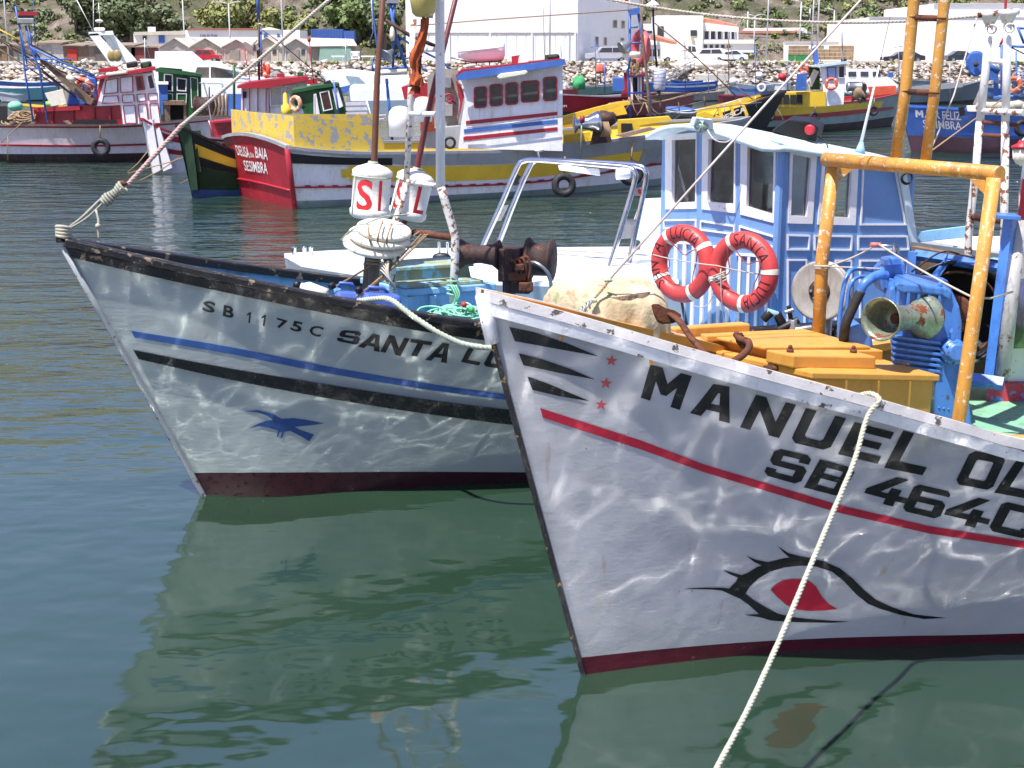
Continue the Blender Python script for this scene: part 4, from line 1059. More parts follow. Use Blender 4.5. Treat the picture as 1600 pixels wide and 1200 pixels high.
    for q in (px(o3, k3, (207, 262), (350, 292), (540, 355), (725, 432), (500, 392), (240, 345)), px(o3, k3, (262, 415), (400, 450), (560, 505), (708, 568), (500, 530), (290, 485)), px(o3, k3, (313, 550), (430, 590), (560, 645), (680, 695), (500, 665), (342, 628))):
        poly_decal('wing_mark', q, bv, M_letter, hull)
    for cx, cyy in ((955.5, 563), (947, 598.5), (939.5, 632)):
        pts = []
        for k in range(10):
            a = math.pi/2+k*math.pi/5-.1; r = 10 if k % 2 == 0 else 4; pts.append((cx+math.cos(a)*r, cyy-math.sin(a)*r*.95))
        poly_decal('star', pts, bv, paint('faded_red_star_paint', (186, 76, 76), .5, .1), hull)
    Q = [('M', (1001, 621), (1062, 640), (1016, 569), (1081, 587)), ('A', (1078, 645), (1140, 661), (1094, 596), (1154, 606)), ('N', (1156, 667), (1217, 684), (1181, 616), (1244, 632)),
         ('U', (1234, 690), (1295, 704), (1259, 637), (1322, 653)), ('E', (1309, 709), (1371, 724), (1335, 659), (1397, 675)), ('L', (1381, 730), (1441, 742), (1411, 672), (1473, 688)),
         ('O', (1491, 755), (1549, 766), (1517, 703), (1573, 713)), ('L', (1553, 769), (1612, 780), (1589, 717), (1640, 728)),
         ('S', (1192, 741), (1249, 757), (1212, 699), (1272, 713)), ('B', (1256, 761), (1314, 776), (1281, 717), (1338, 732)), ('4', (1346, 778), (1410, 795), (1366, 736), (1430, 752)),
         ('6', (1408, 797), (1467, 811), (1430, 755), (1487, 768)), ('4', (1470, 812), (1540, 828), (1492, 768), (1558, 784)), ('C', (1543, 828), (1604, 842), (1567, 782), (1628, 797))]
    for ch, *q in Q: glyph_decal(ch, *q, bv, M_letter, hull)
    eye = px(o4, k4, (-104, 1023), (-50, 1018), (10, 1016), (90, 1017), (125, 1021), (160, 985), (168, 967), (130, 950), (92, 927), (150, 944), (187, 954), (215, 944), (268, 912), (288, 906), (250, 888), (211, 857), (260, 877), (320, 889), (400, 869), (428, 866), (400, 843), (366, 807), (420, 843), (480, 859), (530, 868), (600, 885), (680, 920), (740, 968), (800, 1028), (860, 1078), (940, 1114), (1050, 1150), (1211, 1168), (1100, 1173), (980, 1152), (880, 1122), (820, 1097), (760, 1050), (700, 985), (640, 937), (560, 911), (480, 906), (400, 916), (330, 936), (270, 971), (226, 1014), (207, 1046), (250, 1080), (310, 1115), (370, 1147), (440, 1163), (520, 1173), (640, 1182), (727, 1186), (640, 1192), (500, 1190), (400, 1186), (330, 1180), (285, 1166), (240, 1158), (200, 1153), (240, 1150), (275, 1149), (222, 1102), (180, 1072), (130, 1050), (90, 1032), (40, 1026), (-30, 1024))
    poly_decal('eye_outline', eye, bv, M_letter, hull, maxe=14)
    poly_decal('iris', px(o4, k4, (333, 1027), (360, 1000), (395, 980), (440, 973), (490, 973), (530, 985), (560, 1012), (590, 1062), (622, 1097), (667, 1123), (600, 1131), (530, 1133), (470, 1127), (410, 1102), (365, 1062)), bv, paint('iris_red_paint', (176, 22, 50), .4, .1), hull, maxe=12)
    for x, y, w_, h_ in ((876, 528, 3, 5), (1017, 566, 3, 6)): poly_decal('paint_patch', [(x-w_, y-h_), (x+w_, y-h_+2), (x+w_, y+h_-2), (x, y+h_-3), (x-w_+1, y+h_)], bv, M_yellow, hull, out=.005)
    return B
MAN = build_manuel()

def hatch():
    K, E, F_ = P(1269, 582, 7.30), P(1469, 586, 7.68), P(1038, 531, 8.45)
    t = thing('deck_hatch', 'large ochre yellow deck hatch with raised lid behind the nearer bow', 'hatch', Vector((K.x+.3, K.y+.6, .72)))
    G = E+(F_-K); G.z = F_.z-.02; lo = lambda p, z=.72: Vector((p.x, p.y, z))
    def q(u, v, dz=0): 
        p = K.lerp(E, u).lerp(F_.lerp(G, u), v); return p+Vector((0, 0, dz))
    def pl(u0, u1, v0, v1, z0, z1, nm, lab=None, bev=.007, mat=None):
        m = MB(); m.hexa([q(a, b, z0) for a, b in ((u0, v0), (u1, v0), (u1, v1), (u0, v1))]+[q(a, b, z1) for a, b in ((u0, v0), (u1, v0), (u1, v1), (u0, v1))]); return m.build(nm, mat or M_yellow, t, bevel=bev, fixn=True)
    m = MB(); c = (K+E+F_+G)/4; s_ = lambda p: c+(p-c)*.955
    m.hexa([lo(s_(p)) for p in (K, E, G, F_)]+[s_(p)-Vector((0, 0, .035)) for p in (K, E, G, F_)]); m.build('coaming', M_yellow, t, bevel=.008, fixn=True)
    pl(0, 1, 0, 1, -.036, 0, 'rim')
    pl(.12, .98, .32, .80, .001, .055, 'hatch_lid'); pl(.05, .9, .34, .78, .056, .075, 'lid_board')
    pl(-.02, .62, .10, .27, .001, .075, 'locking_beam', bev=.01)
    for u in (.06, .55):
        m = MB(); p = q(u, .185, .075); m.cyl(p, p+Vector((0, 0, .022)), .02, 8); m.ball(p+Vector((0, 0, .03)), .013, 8, 6); m.build('bolt', M_rust, t)
    pl(-.05, .5, .86, .90, .001, .03, 'plank'); pl(.0, .62, .92, .99, .001, .085, 'beam', bev=.01)
    pl(-.03, .85, .66, .70, .05, .085, 'plank')
    for v in (.38, .72):
        m = MB(); a_ = q(.98, v, .03); m.box(a_, (.09, .05, .012), Matrix.Rotation(R(25), 3, 'Z')); m.cyl(a_+Vector((.02, -.03, 0)), a_+Vector((.045, .03, 0)), .012, 8); m.build('hinge', M_rust, t)
    for u in (.25, .5, .75):
        m = MB(); m.slab([q(u, -.004, -.30), q(u+.012, -.004, -.30), q(u+.012, -.004, -.04), q(u, -.004, -.04)], (0, -.006, 0)); m.build('batten', M_yellow, t)
    m = MB(); p = q(.02, .21, -.02); m.tube([p-Vector((.09, 0, 0)), p], .018, 6); m.build('bar_end', M_rust, t)
hatch()
def canvas_cover():
    c = P(945, 480, 7.75); t = thing('covered_drum', 'floral and tan canvas cover tied over a drum on the nearer boat', 'canvas cover', Vector((c.x, c.y, .95)))
    s = NT('stained_floral_canvas'); base = s.ramp(s.noise(4, 5), [(.3, C(176, 158, 124)[:3]), (.7, C(204, 188, 156)[:3])])
    sep = s.n('ShaderNodeSeparateXYZ'); s.l(s.co(), sep.inputs[0])
    lf = s.mr(sep.outputs[0], c.x-.30, c.x+.05, 1, 0); top = s.mr(sep.outputs[2], c.z+.02, c.z+.12, 0, .7); k = s.math('MAXIMUM', lf, top)
    g = s.noise(11, 4, .6); g2 = s.noise(9, 4, .6, s.mapping((1, 1, 1), (.5, .2, .8)))
    base = s.mix(s.math('MULTIPLY', s.mr(g, .55, .62, 0, .75), k), base, C(112, 140, 92)); base = s.mix(s.math('MULTIPLY', s.mr(g2, .56, .64, 0, .75), k), base, C(156, 92, 70))
    base = s.mix(s.mr(s.noise(5, 6, .7), .6, .7, 0, .55), base, C(130, 92, 60))
    s.l(base, s.b.inputs['Base Color']); s.b.inputs['Roughness'].default_value = .85; s.l(s.bump(s.noise(60, 4), .002, prev=s.bump(s.noise(9, 3), .02)), s.b.inputs['Normal'])
    # draped skin over a round drum: top dips to the left
    prof = [(0, .125, 0), (.10, .125, 0), (.2, .12, .0), (.27, .105, .05), (.292, .08, .2), (.303, .045, .6), (.304, -.06, 1), (.308, -.16, 1), (.31, -.26, 1), (.315, -.40, 1)]
    m = MB(); rows = []; N = 72
    for r, z, fo in prof:
        row = []
        for k2 in range(N+1):
            a = 2*math.pi*k2/N; f = 1+fo*1.5*(.04*math.sin(7*a+1)+.05*math.sin(4*a+2.2)+.045*abs(math.sin(8.5*a)))
            x, y = r*math.cos(a)*f, r*math.sin(a)*f*.9
            zz = z + (.03*math.sin(2*a+.6)*min(1, r/.25) if fo < .4 else 0) + x*(-.16 if x > 0 else .10)*(1 if fo < 1 else .6) + .01*noise.noise(Vector((x*9, y*9, z*6)))
            row.append(Vector((c.x+x*1.06, c.y+y, c.z+.03+zz)))
        rows.append(row)
    m.grid(rows); m.build('cover', s.m, t)
    m = MB(); m.torus(Vector((c.x, c.y, c.z-.36)), (0, 0, 1), .3, .012, 36, 6); m.build('tie_cord', M_ropeb, t)
    m = MB(); m.cyl(Vector((c.x, c.y, .74)), Vector((c.x, c.y, c.z+.1)), .26, 24); m.build('drum', M_wood, t)
    # chain and line to the forestay
    a = P(905, 492, 7.35); b = P(925, 470, 7.45); cc = P(950, 440, 7.5); 
    m = MB()
    for k in range(7):
        p = a.lerp(P(922, 474, 7.42), k/6); m.torus(p, (1, .3*(k % 2), .6 if k % 2 else -.4), .018, .0055, 14, 6)
    tag(m.build('chain', M_galv, loc=a), 'short steel chain below the knotted stay line on the canvas cover', 'chain')
    t = thing('stay_line', 'thin grey line rising from the canvas cover past the blue wheelhouse windows', 'line', b)
    rope_mb([P(922, 474, 7.42), P(945, 448, 7.47), P(952, 437, 7.5)], .0085, 2).build('knotted_end', M_ropeb, t)
    for q_ in (P(926, 470, 7.43), P(950, 438, 7.5)): m = MB(); m.ball(q_, .019, 8, 6, (1.4, .8, .7), jit=.5); m.build('knot', M_rope, t)
    m = MB(); m.tube([P(952, 437, 7.5), P(1190, 170, 7.8), P(1345, 0, 8.0), P(1560, -235, 8.3)], .0065, 6); m.build('wire', plain('grey_line', (198, 186, 180), .7), t)
canvas_cover()
def anchor():
    t = thing('anchor', 'rusty iron anchor lying against the yellow rail of the nearer boat', 'anchor', P(1085, 545, 7.3))
    # shank with flukes: heart-shaped palm at the left, curved arm, second hook at the right
    m = MB(); a = [P(1036, 484, 7.45), P(1060, 500, 7.35), P(1078, 525, 7.25), P(1098, 548, 7.15), P(1118, 570, 7.05)]; m.tube(qbez(a, 20), [.012, .016, .018, .02, .022]+[.022]*16, 8, flat=.6); m.build('arm', M_rust, t)
    m = MB(); pal = [(1017, 477), (1026, 477), (1037, 483), (1052, 487), (1062, 494), (1060, 502), (1050, 506), (1034, 507), (1026, 503), (1021, 492)]
    m.prism([P(x, y, 7.42) for x, y in pal], (.008, -.02, .012)); m.build('palm', M_rust, t, bevel=.004)
    m = MB(); b = [P(1150, 522, 7.35), P(1157, 530, 7.3), P(1168, 533, 7.25), P(1171, 541, 7.2), P(1163, 553, 7.13), P(1143, 567, 7.03), P(1125, 580, 6.95)]; m.tube(qbez(b, 22), .019, 8); m.build('arm', M_rust, t)
    m = MB(); m.prism([P(x, y, 7.33) for x, y in [(1147, 521), (1153, 520), (1159, 530), (1163, 545), (1158, 546), (1149, 534)]], (.02, -.02, .008)); m.build('palm', M_rust, t, bevel=.004)
    m = MB(); m.tube([P(1118, 570, 7.05), P(1125, 580, 6.95), P(1200, 610, 7.2)], .02, 8); m.build('shank', M_rust, t)
anchor()
def a_frame():
    Yl, Yr = 8.6, 7.42
    t = thing('gantry', 'ochre yellow pipe gantry with a rust-jointed ladder mast on the nearer boat', 'gantry', P(1497, 660, 7.3))
    def tb(pts, r, nm, mat=M_yellowpole, seg=14): 
        m = MB(); m.tube([P(*p) for p in pts], r, seg); return m.build(nm, mat, t)
    bar0, bar1 = (1290, 249, Yl), (1563, 271, Yr)
    tb([bar0, bar1], [.043, .040], 'crossbar')
    tb([(1303, 258, Yl-.02), (1285, 400, Yl-.04), (1277, 560, Yl-.05)], .040, 'leg'); tb([(1553, 278, Yr), (1526, 470, Yr-.06), (1497, 664, Yr-.12), (1490, 720, Yr-.12)], .037, 'leg')
    ym = lambda x: lerp(Yl, Yr, (x-1290)/273)
    y1, y2 = ym(1400), ym(1446)
    tb([(1398, 258, y1), (1415, 140, y1), (1428, 0, y1), (1446, -190, y1)], .032, 'mast_rail'); tb([(1445, 262, y2), (1462, 130, y2), (1476, 0, y2), (1494, -190, y2)], .030, 'mast_rail')
    for a, b in (((1416, 143, y1), (1458, 145, y2)), ((1427, 27, y1), (1470, 29, y2)), ((1437, -90, y1), (1483, -90, y2))):
        tb([a, b], .017, 'rung', M_rust); 
        for p in (a, b):
            m = MB(); m.torus(P(*p), (.08, 0, 1), .031, .006, 18, 6); m.build('weld', M_rust, t)
    for x, y, yy in ((1398, 252, y1), (1445, 256, y2)):
        m = MB(); m.torus(P(x, y, yy-.01), (.08, 0, 1), .036, .007, 18, 6); m.build('weld', M_rust, t)
    for pts, yy in (([(1310, 262), (1332, 265), (1309, 284)], Yl-.01), ([(1515, 280), (1540, 282), (1538, 304)], Yr+.03)):
        m = MB(); q = [P(x, y, yy) for x, y in pts]; m.prism(q, (.004, .012, 0)); m.build('gusset', M_yellowpole, t)
    # lashing line between the legs
    m = MB(); m.tube(sag(P(1284, 417, 8.5), P(1372, 381, 8.3), .02), .006, 6); m.tube(sag(P(1372, 381, 8.3), P(1520, 465, 7.35), .01)+[P(1548, 466, 7.4), P(1582, 456, 7.6)], .006, 6); m.tube([P(1282, 416, 8.5), P(1380, 420, 8.3)], .005, 6)
    for k in range(3): m.torus(P(1284, 415+k*2, 8.55), (0, .1, 1), .046, .005, 16, 5)
    tag(m.build('line', M_ropew, loc=P(1372, 381, 8.3)), 'thin pale line strung from the left yellow leg to the grey pipe post', 'rope')
a_frame()
def blue_winch():
    t = thing('winch', 'bright blue hydraulic winch with a worn bell-mouthed warping head', 'winch', P(1450, 660, 8.0))
    Y = 8.0; f = lambda x, y, yy=Y: P(x, y, yy)
    def pr(pts, Y0, dep, nm, mat=M_blue, bev=.01, dx=.0):
        m = MB(); m.prism([P(x, y, Y0) for x, y in pts], (dx, dep, 0)); return m.build(nm, mat, t, bevel=bev, fixn=True)
    pr([(1390, 447), (1487, 455), (1499, 480), (1503, 505), (1500, 575), (1470, 582), (1395, 560), (1383, 480)], 7.95, .42, 'gear_case', bev=.02, dx=.10)
    pr([(1396, 446), (1402, 441), (1478, 450), (1488, 456), (1484, 470), (1470, 462), (1404, 456)], 7.92, .4, 'case_lid', bev=.012, dx=.1)
    for k in range(5): pr([(1402+k*16, 452+k*2), (1407+k*16, 452+k*2), (1403+k*17, 500), (1398+k*17, 499)], 7.925, .05, 'rib', bev=.004)
    for k in range(6): pr([(1396, 524+k*9), (1469, 534+k*9), (1472, 539+k*9), (1396, 528+k*9)], 7.90, .06, 'cooling_fin', bev=.003)
    pr([(1462, 560), (1500, 568), (1512, 600), (1519, 668), (1460, 665)], 7.92, .35, 'pedestal', bev=.012, dx=.05)
    for k in range(6): 
        m = MB(); m.lathe(P(1466+k*7.5, 636+k*1.2, 7.93), (.1, -1, 0), [(0, .006), (.014, .006), (.018, .002)], 7); m.build('bolt', M_blue, t)
    c = P(1489, 551, 7.9); ax = Vector((.12, -1, .1))
    m = MB(); m.lathe(c+Vector((0, .04, 0)), ax, [(0, .075), (.05, .075), (.055, .068), (.06, .055), (.085, .052), (.09, .04)], 24); bs = m.build('bearing_boss', M_blue, t)
    for k in range(8):
        a = 6.283*k/8; m = MB(); m.lathe(c+Vector((math.cos(a)*.062, -.012, math.sin(a)*.062)), ax, [(0, .008), (.014, .008), (.018, .003)], 7); m.build('bolt', M_blue, bs)
    pr([(1486, 520), (1490, 514), (1494, 520), (1491, 538), (1486, 538)], 7.89, .04, 'lug', bev=.004)
    # warping head: axis points left and towards the camera
    wm = paint('worn_green_grey_metal', (150, 160, 140), .32, .25, 9, chips=((130, 72, 44), .42, 9), dirt=((90, 70, 40), .5), metal=.5, bump=.002)
    b0 = P(1440, 495, 7.95); ax = (P(1376, 499, 7.62)-b0).normalized(); L = (P(1376, 499, 7.62)-b0).length
    m = MB(); m.lathe(b0, ax, [(-.02, .135), (0, .135), (.02, .118), (.07, .085), (.13, .070), (.19, .068), (L*.72, .078), (L*.9, .105), (L, .122), (L+.008, .118), (L*.92, .098), (L*.75, .076), (L*.62, .07), (L*.6, .02)], 36); m.build('warping_head', wm, t)
    m = MB(); m.lathe(b0+ax*(L*.6), ax, [(0, .03), (.03, .03), (.035, .02)], 14); m.build('shaft_end', M_rust, t)
    # pipework behind: blue hydraulic pipes and motor
    for pts, r, mt, nm in (([(1311, 545, 8.3), (1312, 500, 8.3), (1318, 450, 8.3), (1328, 424, 8.35), (1345, 420, 8.4), (1378, 424, 8.4)], .014, M_blue, 'pipe'),
                           ([(1323, 545, 8.3), (1324, 470, 8.3), (1332, 440, 8.3), (1350, 432, 8.35), (1375, 440, 8.4)], .012, M_blue, 'pipe'),
                           ([(1318, 530, 8.15), (1322, 505, 8.1), (1335, 475, 8.1), (1345, 455, 8.1)], .030, M_rubber, 'hose'),
                           ([(1343, 458, 8.1), (1352, 442, 8.1), (1372, 430, 8.15), (1384, 430, 8.2)], .028, M_blue, 'elbow')):
        m = MB(); m.tube(qbez([P(*p) for p in pts], 22), r, 12); m.build(nm, mt, t)
    pr([(1385, 415), (1402, 405), (1415, 412), (1415, 440), (1425, 455), (1400, 470), (1378, 455), (1373, 430)], 8.25, .2, 'hydraulic_motor', bev=.012)
    pr([(1383, 405), (1408, 403), (1410, 414), (1384, 416)], 8.2, .12, 'valve_block', bev=.006); pr([(1398, 440), (1442, 446), (1440, 452), (1398, 448)], 8.05, .14, 'bracket', bev=.004)
    pr([(1322, 512), (1345, 507), (1362, 520), (1365, 545), (1325, 545)], 8.15, .2, 'foot_block', bev=.012)
    m = MB(); m.tube([P(1360, 382, 8.3), P(1376, 383, 8.3)], [.013, .016], 10); m.build('lever_grip', paint('pinkish_red_grip', (196, 110, 100), .5, .1), t)
    m = MB(); m.tube([P(1374, 383, 8.3), P(1403, 385, 8.3)], .007, 8); m.tube([P(1397, 380, 8.3), P(1398, 404, 8.3)], .012, 8); m.tube([P(1403, 384, 8.3), P(1404, 404, 8.3)], .009, 8); m.build('lever', M_galv, t)
    m = MB(); m.tube([P(1469, 452, 7.95), P(1469, 438, 7.95)], [.016, .01], 8); m.build('breather', M_blue, t)
    # valves at the foot of the wheelhouse
    v = thing('valve_group', 'dark oily hand valves beside the reel at the wheelhouse foot', 'valves', P(1240, 540, 8.9))
    for a, b, r, mt in (((1198, 486, 8.9), (1215, 492, 8.9), .02, M_lblue), ((1214, 490, 8.9), (1224, 510, 8.9), .028, M_black), ((1216, 516, 8.85), (1248, 500, 8.85), .022, M_black), ((1232, 478, 8.9), (1236, 500, 8.9), .014, M_black), ((1226, 488, 8.88), (1240, 484, 8.88), .012, M_galv), ((1242, 516, 8.8), (1268, 512, 8.8), .018, M_galv), ((1240, 500, 8.85), (1235, 540, 8.85), .03, M_galv), ((1192, 500, 8.9), (1204, 488, 8.9), .026, M_black)):
        m = MB(); m.tube([P(*a), P(*b)], [r, r*1.15], 10); m.build('valve_body', mt, v, bevel=.002)
blue_winch()
def reel():
    c = P(1281, 455, 9.2); ax = Vector((-.55, -.83, .05)).normalized(); t = thing('reel', 'grey steel multi-disc hauler wheel in front of the blue wheelhouse side', 'hauler wheel', P(1281, 540, 9.2))
    dm = paint('worn_grey_disc', (178, 172, 162), .45, .12, 7, dirt=((120, 100, 84), .5), metal=.3)
    for d, r in ((-.10, .185), (-.065, .195), (.0, .20)):
        m = MB(); m.lathe(c+ax*d, ax, [(-.012, .02), (-.012, r*.96), (-.008, r), (.004, r), (.010, r*.93), (.004, r*.86), (.006, .08), (.006, .02)], 44); m.build('disc', dm, t)
    m = MB(); m.lathe(c, ax, [(-.14, .05), (.01, .075), (.02, .07), (.025, .03), (.05, .03)], 20); hb = m.build('hub', M_drust, t)
    u = ax.cross(Vector((0, 0, 1))).normalized(); w = ax.cross(u)
    for k in range(6):
        a = 6.283*k/6; m = MB(); m.lathe(c+ax*.02+(u*math.cos(a)+w*math.sin(a))*.052, ax, [(0, .010), (.012, .010)], 6); m.build('bolt', M_galv, hb)
    m = MB(); m.tube([c-ax*.12, c-ax*.2], .03, 10); m.tube([c-ax*.16, c-ax*.16-Vector((0, 0, .8))], .035, 8); m.build('bracket', M_galv, t)
reel()
def net_drum_shelter():
    t = thing('drum_shelter', 'blue steel frame round a dark open net drum at the right', 'net drum', P(1500, 600, 8.6))
    def tb(a, b, r, nm='frame_bar', mat=M_blue, sq=True):
        m = MB(); m.tube([P(*a), P(*b)], r, 4 if sq else 12, smooth=not sq); return m.build(nm, mat, t)
    tb((1429, 393, 8.9), (1424, 470, 8.9), .042); tb((1430, 398, 8.9), (1562, 418, 8.5), .034); tb((1482, 404, 8.75), (1450, 446, 8.6), .030)
    tb((1579, 338, 8.3), (1547, 600, 8.2), .042, 'post'); tb((1512, 592, 8.2), (1568, 600, 8.1), .042, 'base_bar')
    m = MB(); m.prism([P(x, y, 8.2) for x, y in [(1560, 336), (1596, 338), (1595, 345), (1559, 342)]], (.02, .16, 0)); m.build('top_plate', M_blue, t, bevel=.004)
    tb((1592, 345, 8.35), (1566, 588, 8.15), .046, 'grey_post', paint('scraped_grey_pipe', (170, 168, 164), .5, .15, 6, chips=((110, 80, 60), .4, 9), dirt=((60, 60, 62), .5)), False)
    pan = paint('brown_plywood', (128, 104, 80), .7, .15, 4, dirt=((80, 60, 44), .5), streak=.4)
    m = MB(); m.prism([P(x, y, 8.95) for x, y in [(1424, 385), (1575, 412), (1562, 600), (1420, 590)]], (.05, .04, 0)); m.build('back_panel', pan, t)
    c = P(1490, 490, 8.72); ax = Vector((-.15, -1, .02)).normalized()
    m = MB(); m.lathe(c, ax, [(-.12, .30), (.06, .345), (.065, .33), (.0, .30), (-.08, .28), (-.1, .02)], 48); m.build('drum_flange', M_black, t)
    m = MB(); m.lathe(c, ax, [(-.08, .12), (.05, .12), (.055, .10), (.06, .02)], 28); m.torus(c+ax*.05, ax, .27, .008, 44, 6); m.build('drum_core', M_rust, t)
    m = MB(); m.tube(qbez([P(1424, 425, 8.7), P(1455, 402, 8.7), P(1478, 393, 8.7), P(1510, 400, 8.6), P(1560, 408, 8.5)], 16), .006, 6); m.build('hose', M_rubber, t)
    # stainless drum to the right
    c = P(1592, 490, 8.5); d = thing('net_drum', 'dull stainless drum stained green underneath beside the grey post', 'drum', P(1592, 560, 8.5))
    sm = NT('stained_stainless'); z = sm.n('ShaderNodeSeparateXYZ'); sm.l(sm.co(), z.inputs[0]); k = sm.mr(sm.math('ADD', z.outputs[2], sm.mr(sm.noise(9, 5), 0, 1, -.04, .04)), c.z-.07, c.z-.03, 1, 0)
    cc = sm.mix(k, sm.ramp(sm.noise(20, 5), [(.3, C(150, 146, 150)[:3]), (.7, C(190, 188, 192)[:3])]), C(120, 140, 100)); sm.l(cc, sm.b.inputs['Base Color']); sm.b.inputs['Metallic'].default_value = .6; sm.b.inputs['Roughness'].default_value = .35
    m = MB(); m.lathe(c-Vector((.05, 0, 0)), (1, .15, 0), [(-.03, .03), (-.02, .17), (0, .215), (.5, .215), (.52, .02)], 36); m.build('shell', sm.m, d)
    # pale blue awning roof of the inner boat behind
    a = thing('awning_board', 'flat white and pale blue shelter top beyond the blue winch frame', 'shelter', P(1520, 420, 11))
    m = MB(); m.slab([P(1425, 376, 12.2), P(1520, 395, 11.3), P(1760, 412, 11.3), P(1720, 372, 12.5), ], (0, 0, .03)); m.build('top', paint('white_tarpaulin', (224, 224, 226), .6, .05, 3, dirt=((170, 170, 160), .4), bump=.004), a)
    m = MB(); m.prism([P(x, y, 11.5) for x, y in [(1429, 363), (1514, 353), (1515, 371), (1432, 379)]], (.0, .03, 0)); m.build('board', M_lblue, a, bevel=.004)
    m = MB(); m.prism([P(x, y, 11.25) for x, y in [(1425, 386), (1600, 408), (1700, 420), (1700, 416), (1600, 402), (1425, 378)]], (.0, .03, 0)); m.build('edge', M_galv, a)
    m = MB()
    for x in (1450, 1700): m.tube([P(x, 395, 11.6), Vector((P(x, 395, 11.6).x, 11.6, .74))], .03, 8)
    for i_ in (0,): pass
    m.build('posts', M_lblue, a)['kind'] = 'stuff'
net_drum_shelter()
def right_mast():
    Y = 8.9; t = thing('ladder_mast', 'white pipe ladder mast with rusty rungs at the right edge', 'mast', P(1540, 400, Y))
    def tb(pts, r, nm, mat): 
        m = MB(); m.tube([P(x, y, Y+dy) for x, y, dy in pts], r, 12); return m.build(nm, mat, t)
    tb([(1547, 24, 0), (1540, 110, 0), (1531, 190, 0)], .025, 'rail', M_whitepole); tb([(1531, 190, 0), (1522, 290, 0), (1513, 372, 0), (1512, 600, .1)], .025, 'rail', M_whiterust)
    tb([(1575, 22, -.15), (1573, 110, -.15), (1571, 190, -.15)], .025, 'rail', M_whitepole); tb([(1571, 190, -.15), (1569, 330, -.15), (1568, 600, -.15)], .025, 'rail', M_whiterust)
    for a, b, r, mt in (((1544, 95, 0), (1572, 97, -.15), .016, M_whitepole), ((1533, 174, 0), (1600, 176, -.3), .02, M_whiterust), ((1530, 190, 0), (1592, 196, -.2), .013, M_rust), ((1532, 211, 0), (1568, 213, -.15), .014, M_rust), ((1517, 338, 0), (1564, 345, -.15), .022, M_rust), ((1528, 24, 0), (1560, 20, 0), .016, M_rust), ((1562, 20, -.15), (1592, 18, -.15), .02, M_whiterust)):
        tb([a, b], r, 'rung', mt)
    for p in ((1547, 22, 0), (1575, 20, -.15)):
        m = MB(); q = P(p[0], p[1], Y+p[2]); m.lathe(q-Vector((0, 0, .06)), (0, 0, 1), [(0, .03), (.05, .055), (.07, .06), (.08, .02)], 14); m.torus(q+Vector((0, -.05, -.09)), (.2, 1, .1), .025, .006, 16, 6); m.build('cap', M_whiterust, t)
    m = MB(); m.tube(qbez([P(1575, -60, Y), P(1571, 15, Y), P(1574, 45, Y), P(1563, 70, Y)], 12), .008, 6); m.build('wire', M_red, t)
    tag(rope_mb(sag(P(1528, 25, Y), P(900, -12, 9.4), .10)[::1], .010, 2).build('stay_rope', M_ropew, loc=P(1528, 25, Y)), 'pale stay rope crossing the top of the scene to the right ladder mast', 'rope')
    # thin lines from the yellow mast towards the far boats
    for pts, lab in (([(1453, 238, 8.2), (1490, 150, 8.6), (1530, 15, 9)], 'thin pale line between the yellow mast and the right white mast'), ([(1425, 268, 8.3), (1455, 236, 8.5), (1600, 130, 11), (1640, 110, 12)], 'brown line sloping from the yellow crossbar past the blue hull')):
        m = MB(); m.tube([P(*p) for p in pts], .005, 5); tag(m.build('line', M_ropeb if 'brown' in lab else M_ropew, loc=P(*pts[0])), lab, 'rope')
right_mast()
def manuel_house():
    t = thing('wheelhouse', 'red and white wheelhouse cut off by the right edge of the picture', 'wheelhouse', P(1640, 640, 8.9))
    pk = paint('red_chipped_bulwark', (186, 62, 76), .6, .15, 5, chips=((110, 130, 190), .5, 12), dirt=((140, 60, 60), .4))
    m = MB(); m.prism([P(x, y, 8.7) for x, y in [(1541, 598), (1760, 600), (1760, 660), (1541, 636)]], (.2, .05, 0)); m.build('red_bulwark', pk, t, bevel=.005, fixn=True)
    m = MB(); m.prism([P(x, y, 8.75) for x, y in [(1571, 544), (1760, 530), (1760, 598), (1564, 598)]], (.2, .9, 0)); m.build('white_coaming', M_whitepole, t, fixn=True)
    m = MB(); m.prism([P(x, y, 9.1) for x, y in [(1602, 225), (1760, 225), (1760, 560), (1586, 560), (1592, 300)]], (.3, .06, 0)); m.build('wall', M_whitepole, t, fixn=True)
    m = MB(); m.prism([P(x, y, 9.05) for x, y in [(1598, 280), (1604, 282), (1598, 380), (1588, 440), (1580, 440), (1590, 340)]], (.05, .12, 0)); m.build('red_corner_post', M_red, t, fixn=True)
    m = MB(); m.prism([P(x, y, 9.03) for x, y in [(1587, 375), (1700, 380), (1700, 395), (1587, 390)]], (.0, .03, 0)); m.build('red_belt', M_red, t, fixn=True)
    c = P(1597, 232, 8.6); l = thing('deck_lamp', 'red capped white bulkhead lamp at the right edge', 'lamp', c)
    m = MB(); m.lathe(c+Vector((0, 0, .0)), (0, 0, -1), [(0, .05), (.06, .048), (.09, .03), (.1, .01)], 16); m.build('globe', M_cream, l)
    m = MB(); m.lathe(c+Vector((0, 0, .0)), (0, 0, 1), [(0, .06), (.015, .062), (.03, .03), (.05, .02)], 16); m.build('cap', M_red, l)
    m = MB()
    for k in range(6): a = k*1.047; m.tube([c+Vector((.054*math.cos(a), .054*math.sin(a), 0)), c+Vector((.05*math.cos(a), .05*math.sin(a), -.06)), c+Vector((0, 0, -.105))], .003, 4)
    m.tube([c+Vector((0, 0, .04)), c+Vector((.12, .3, .04))], .012, 6); m.build('cage', M_whitepole, l)
manuel_house()
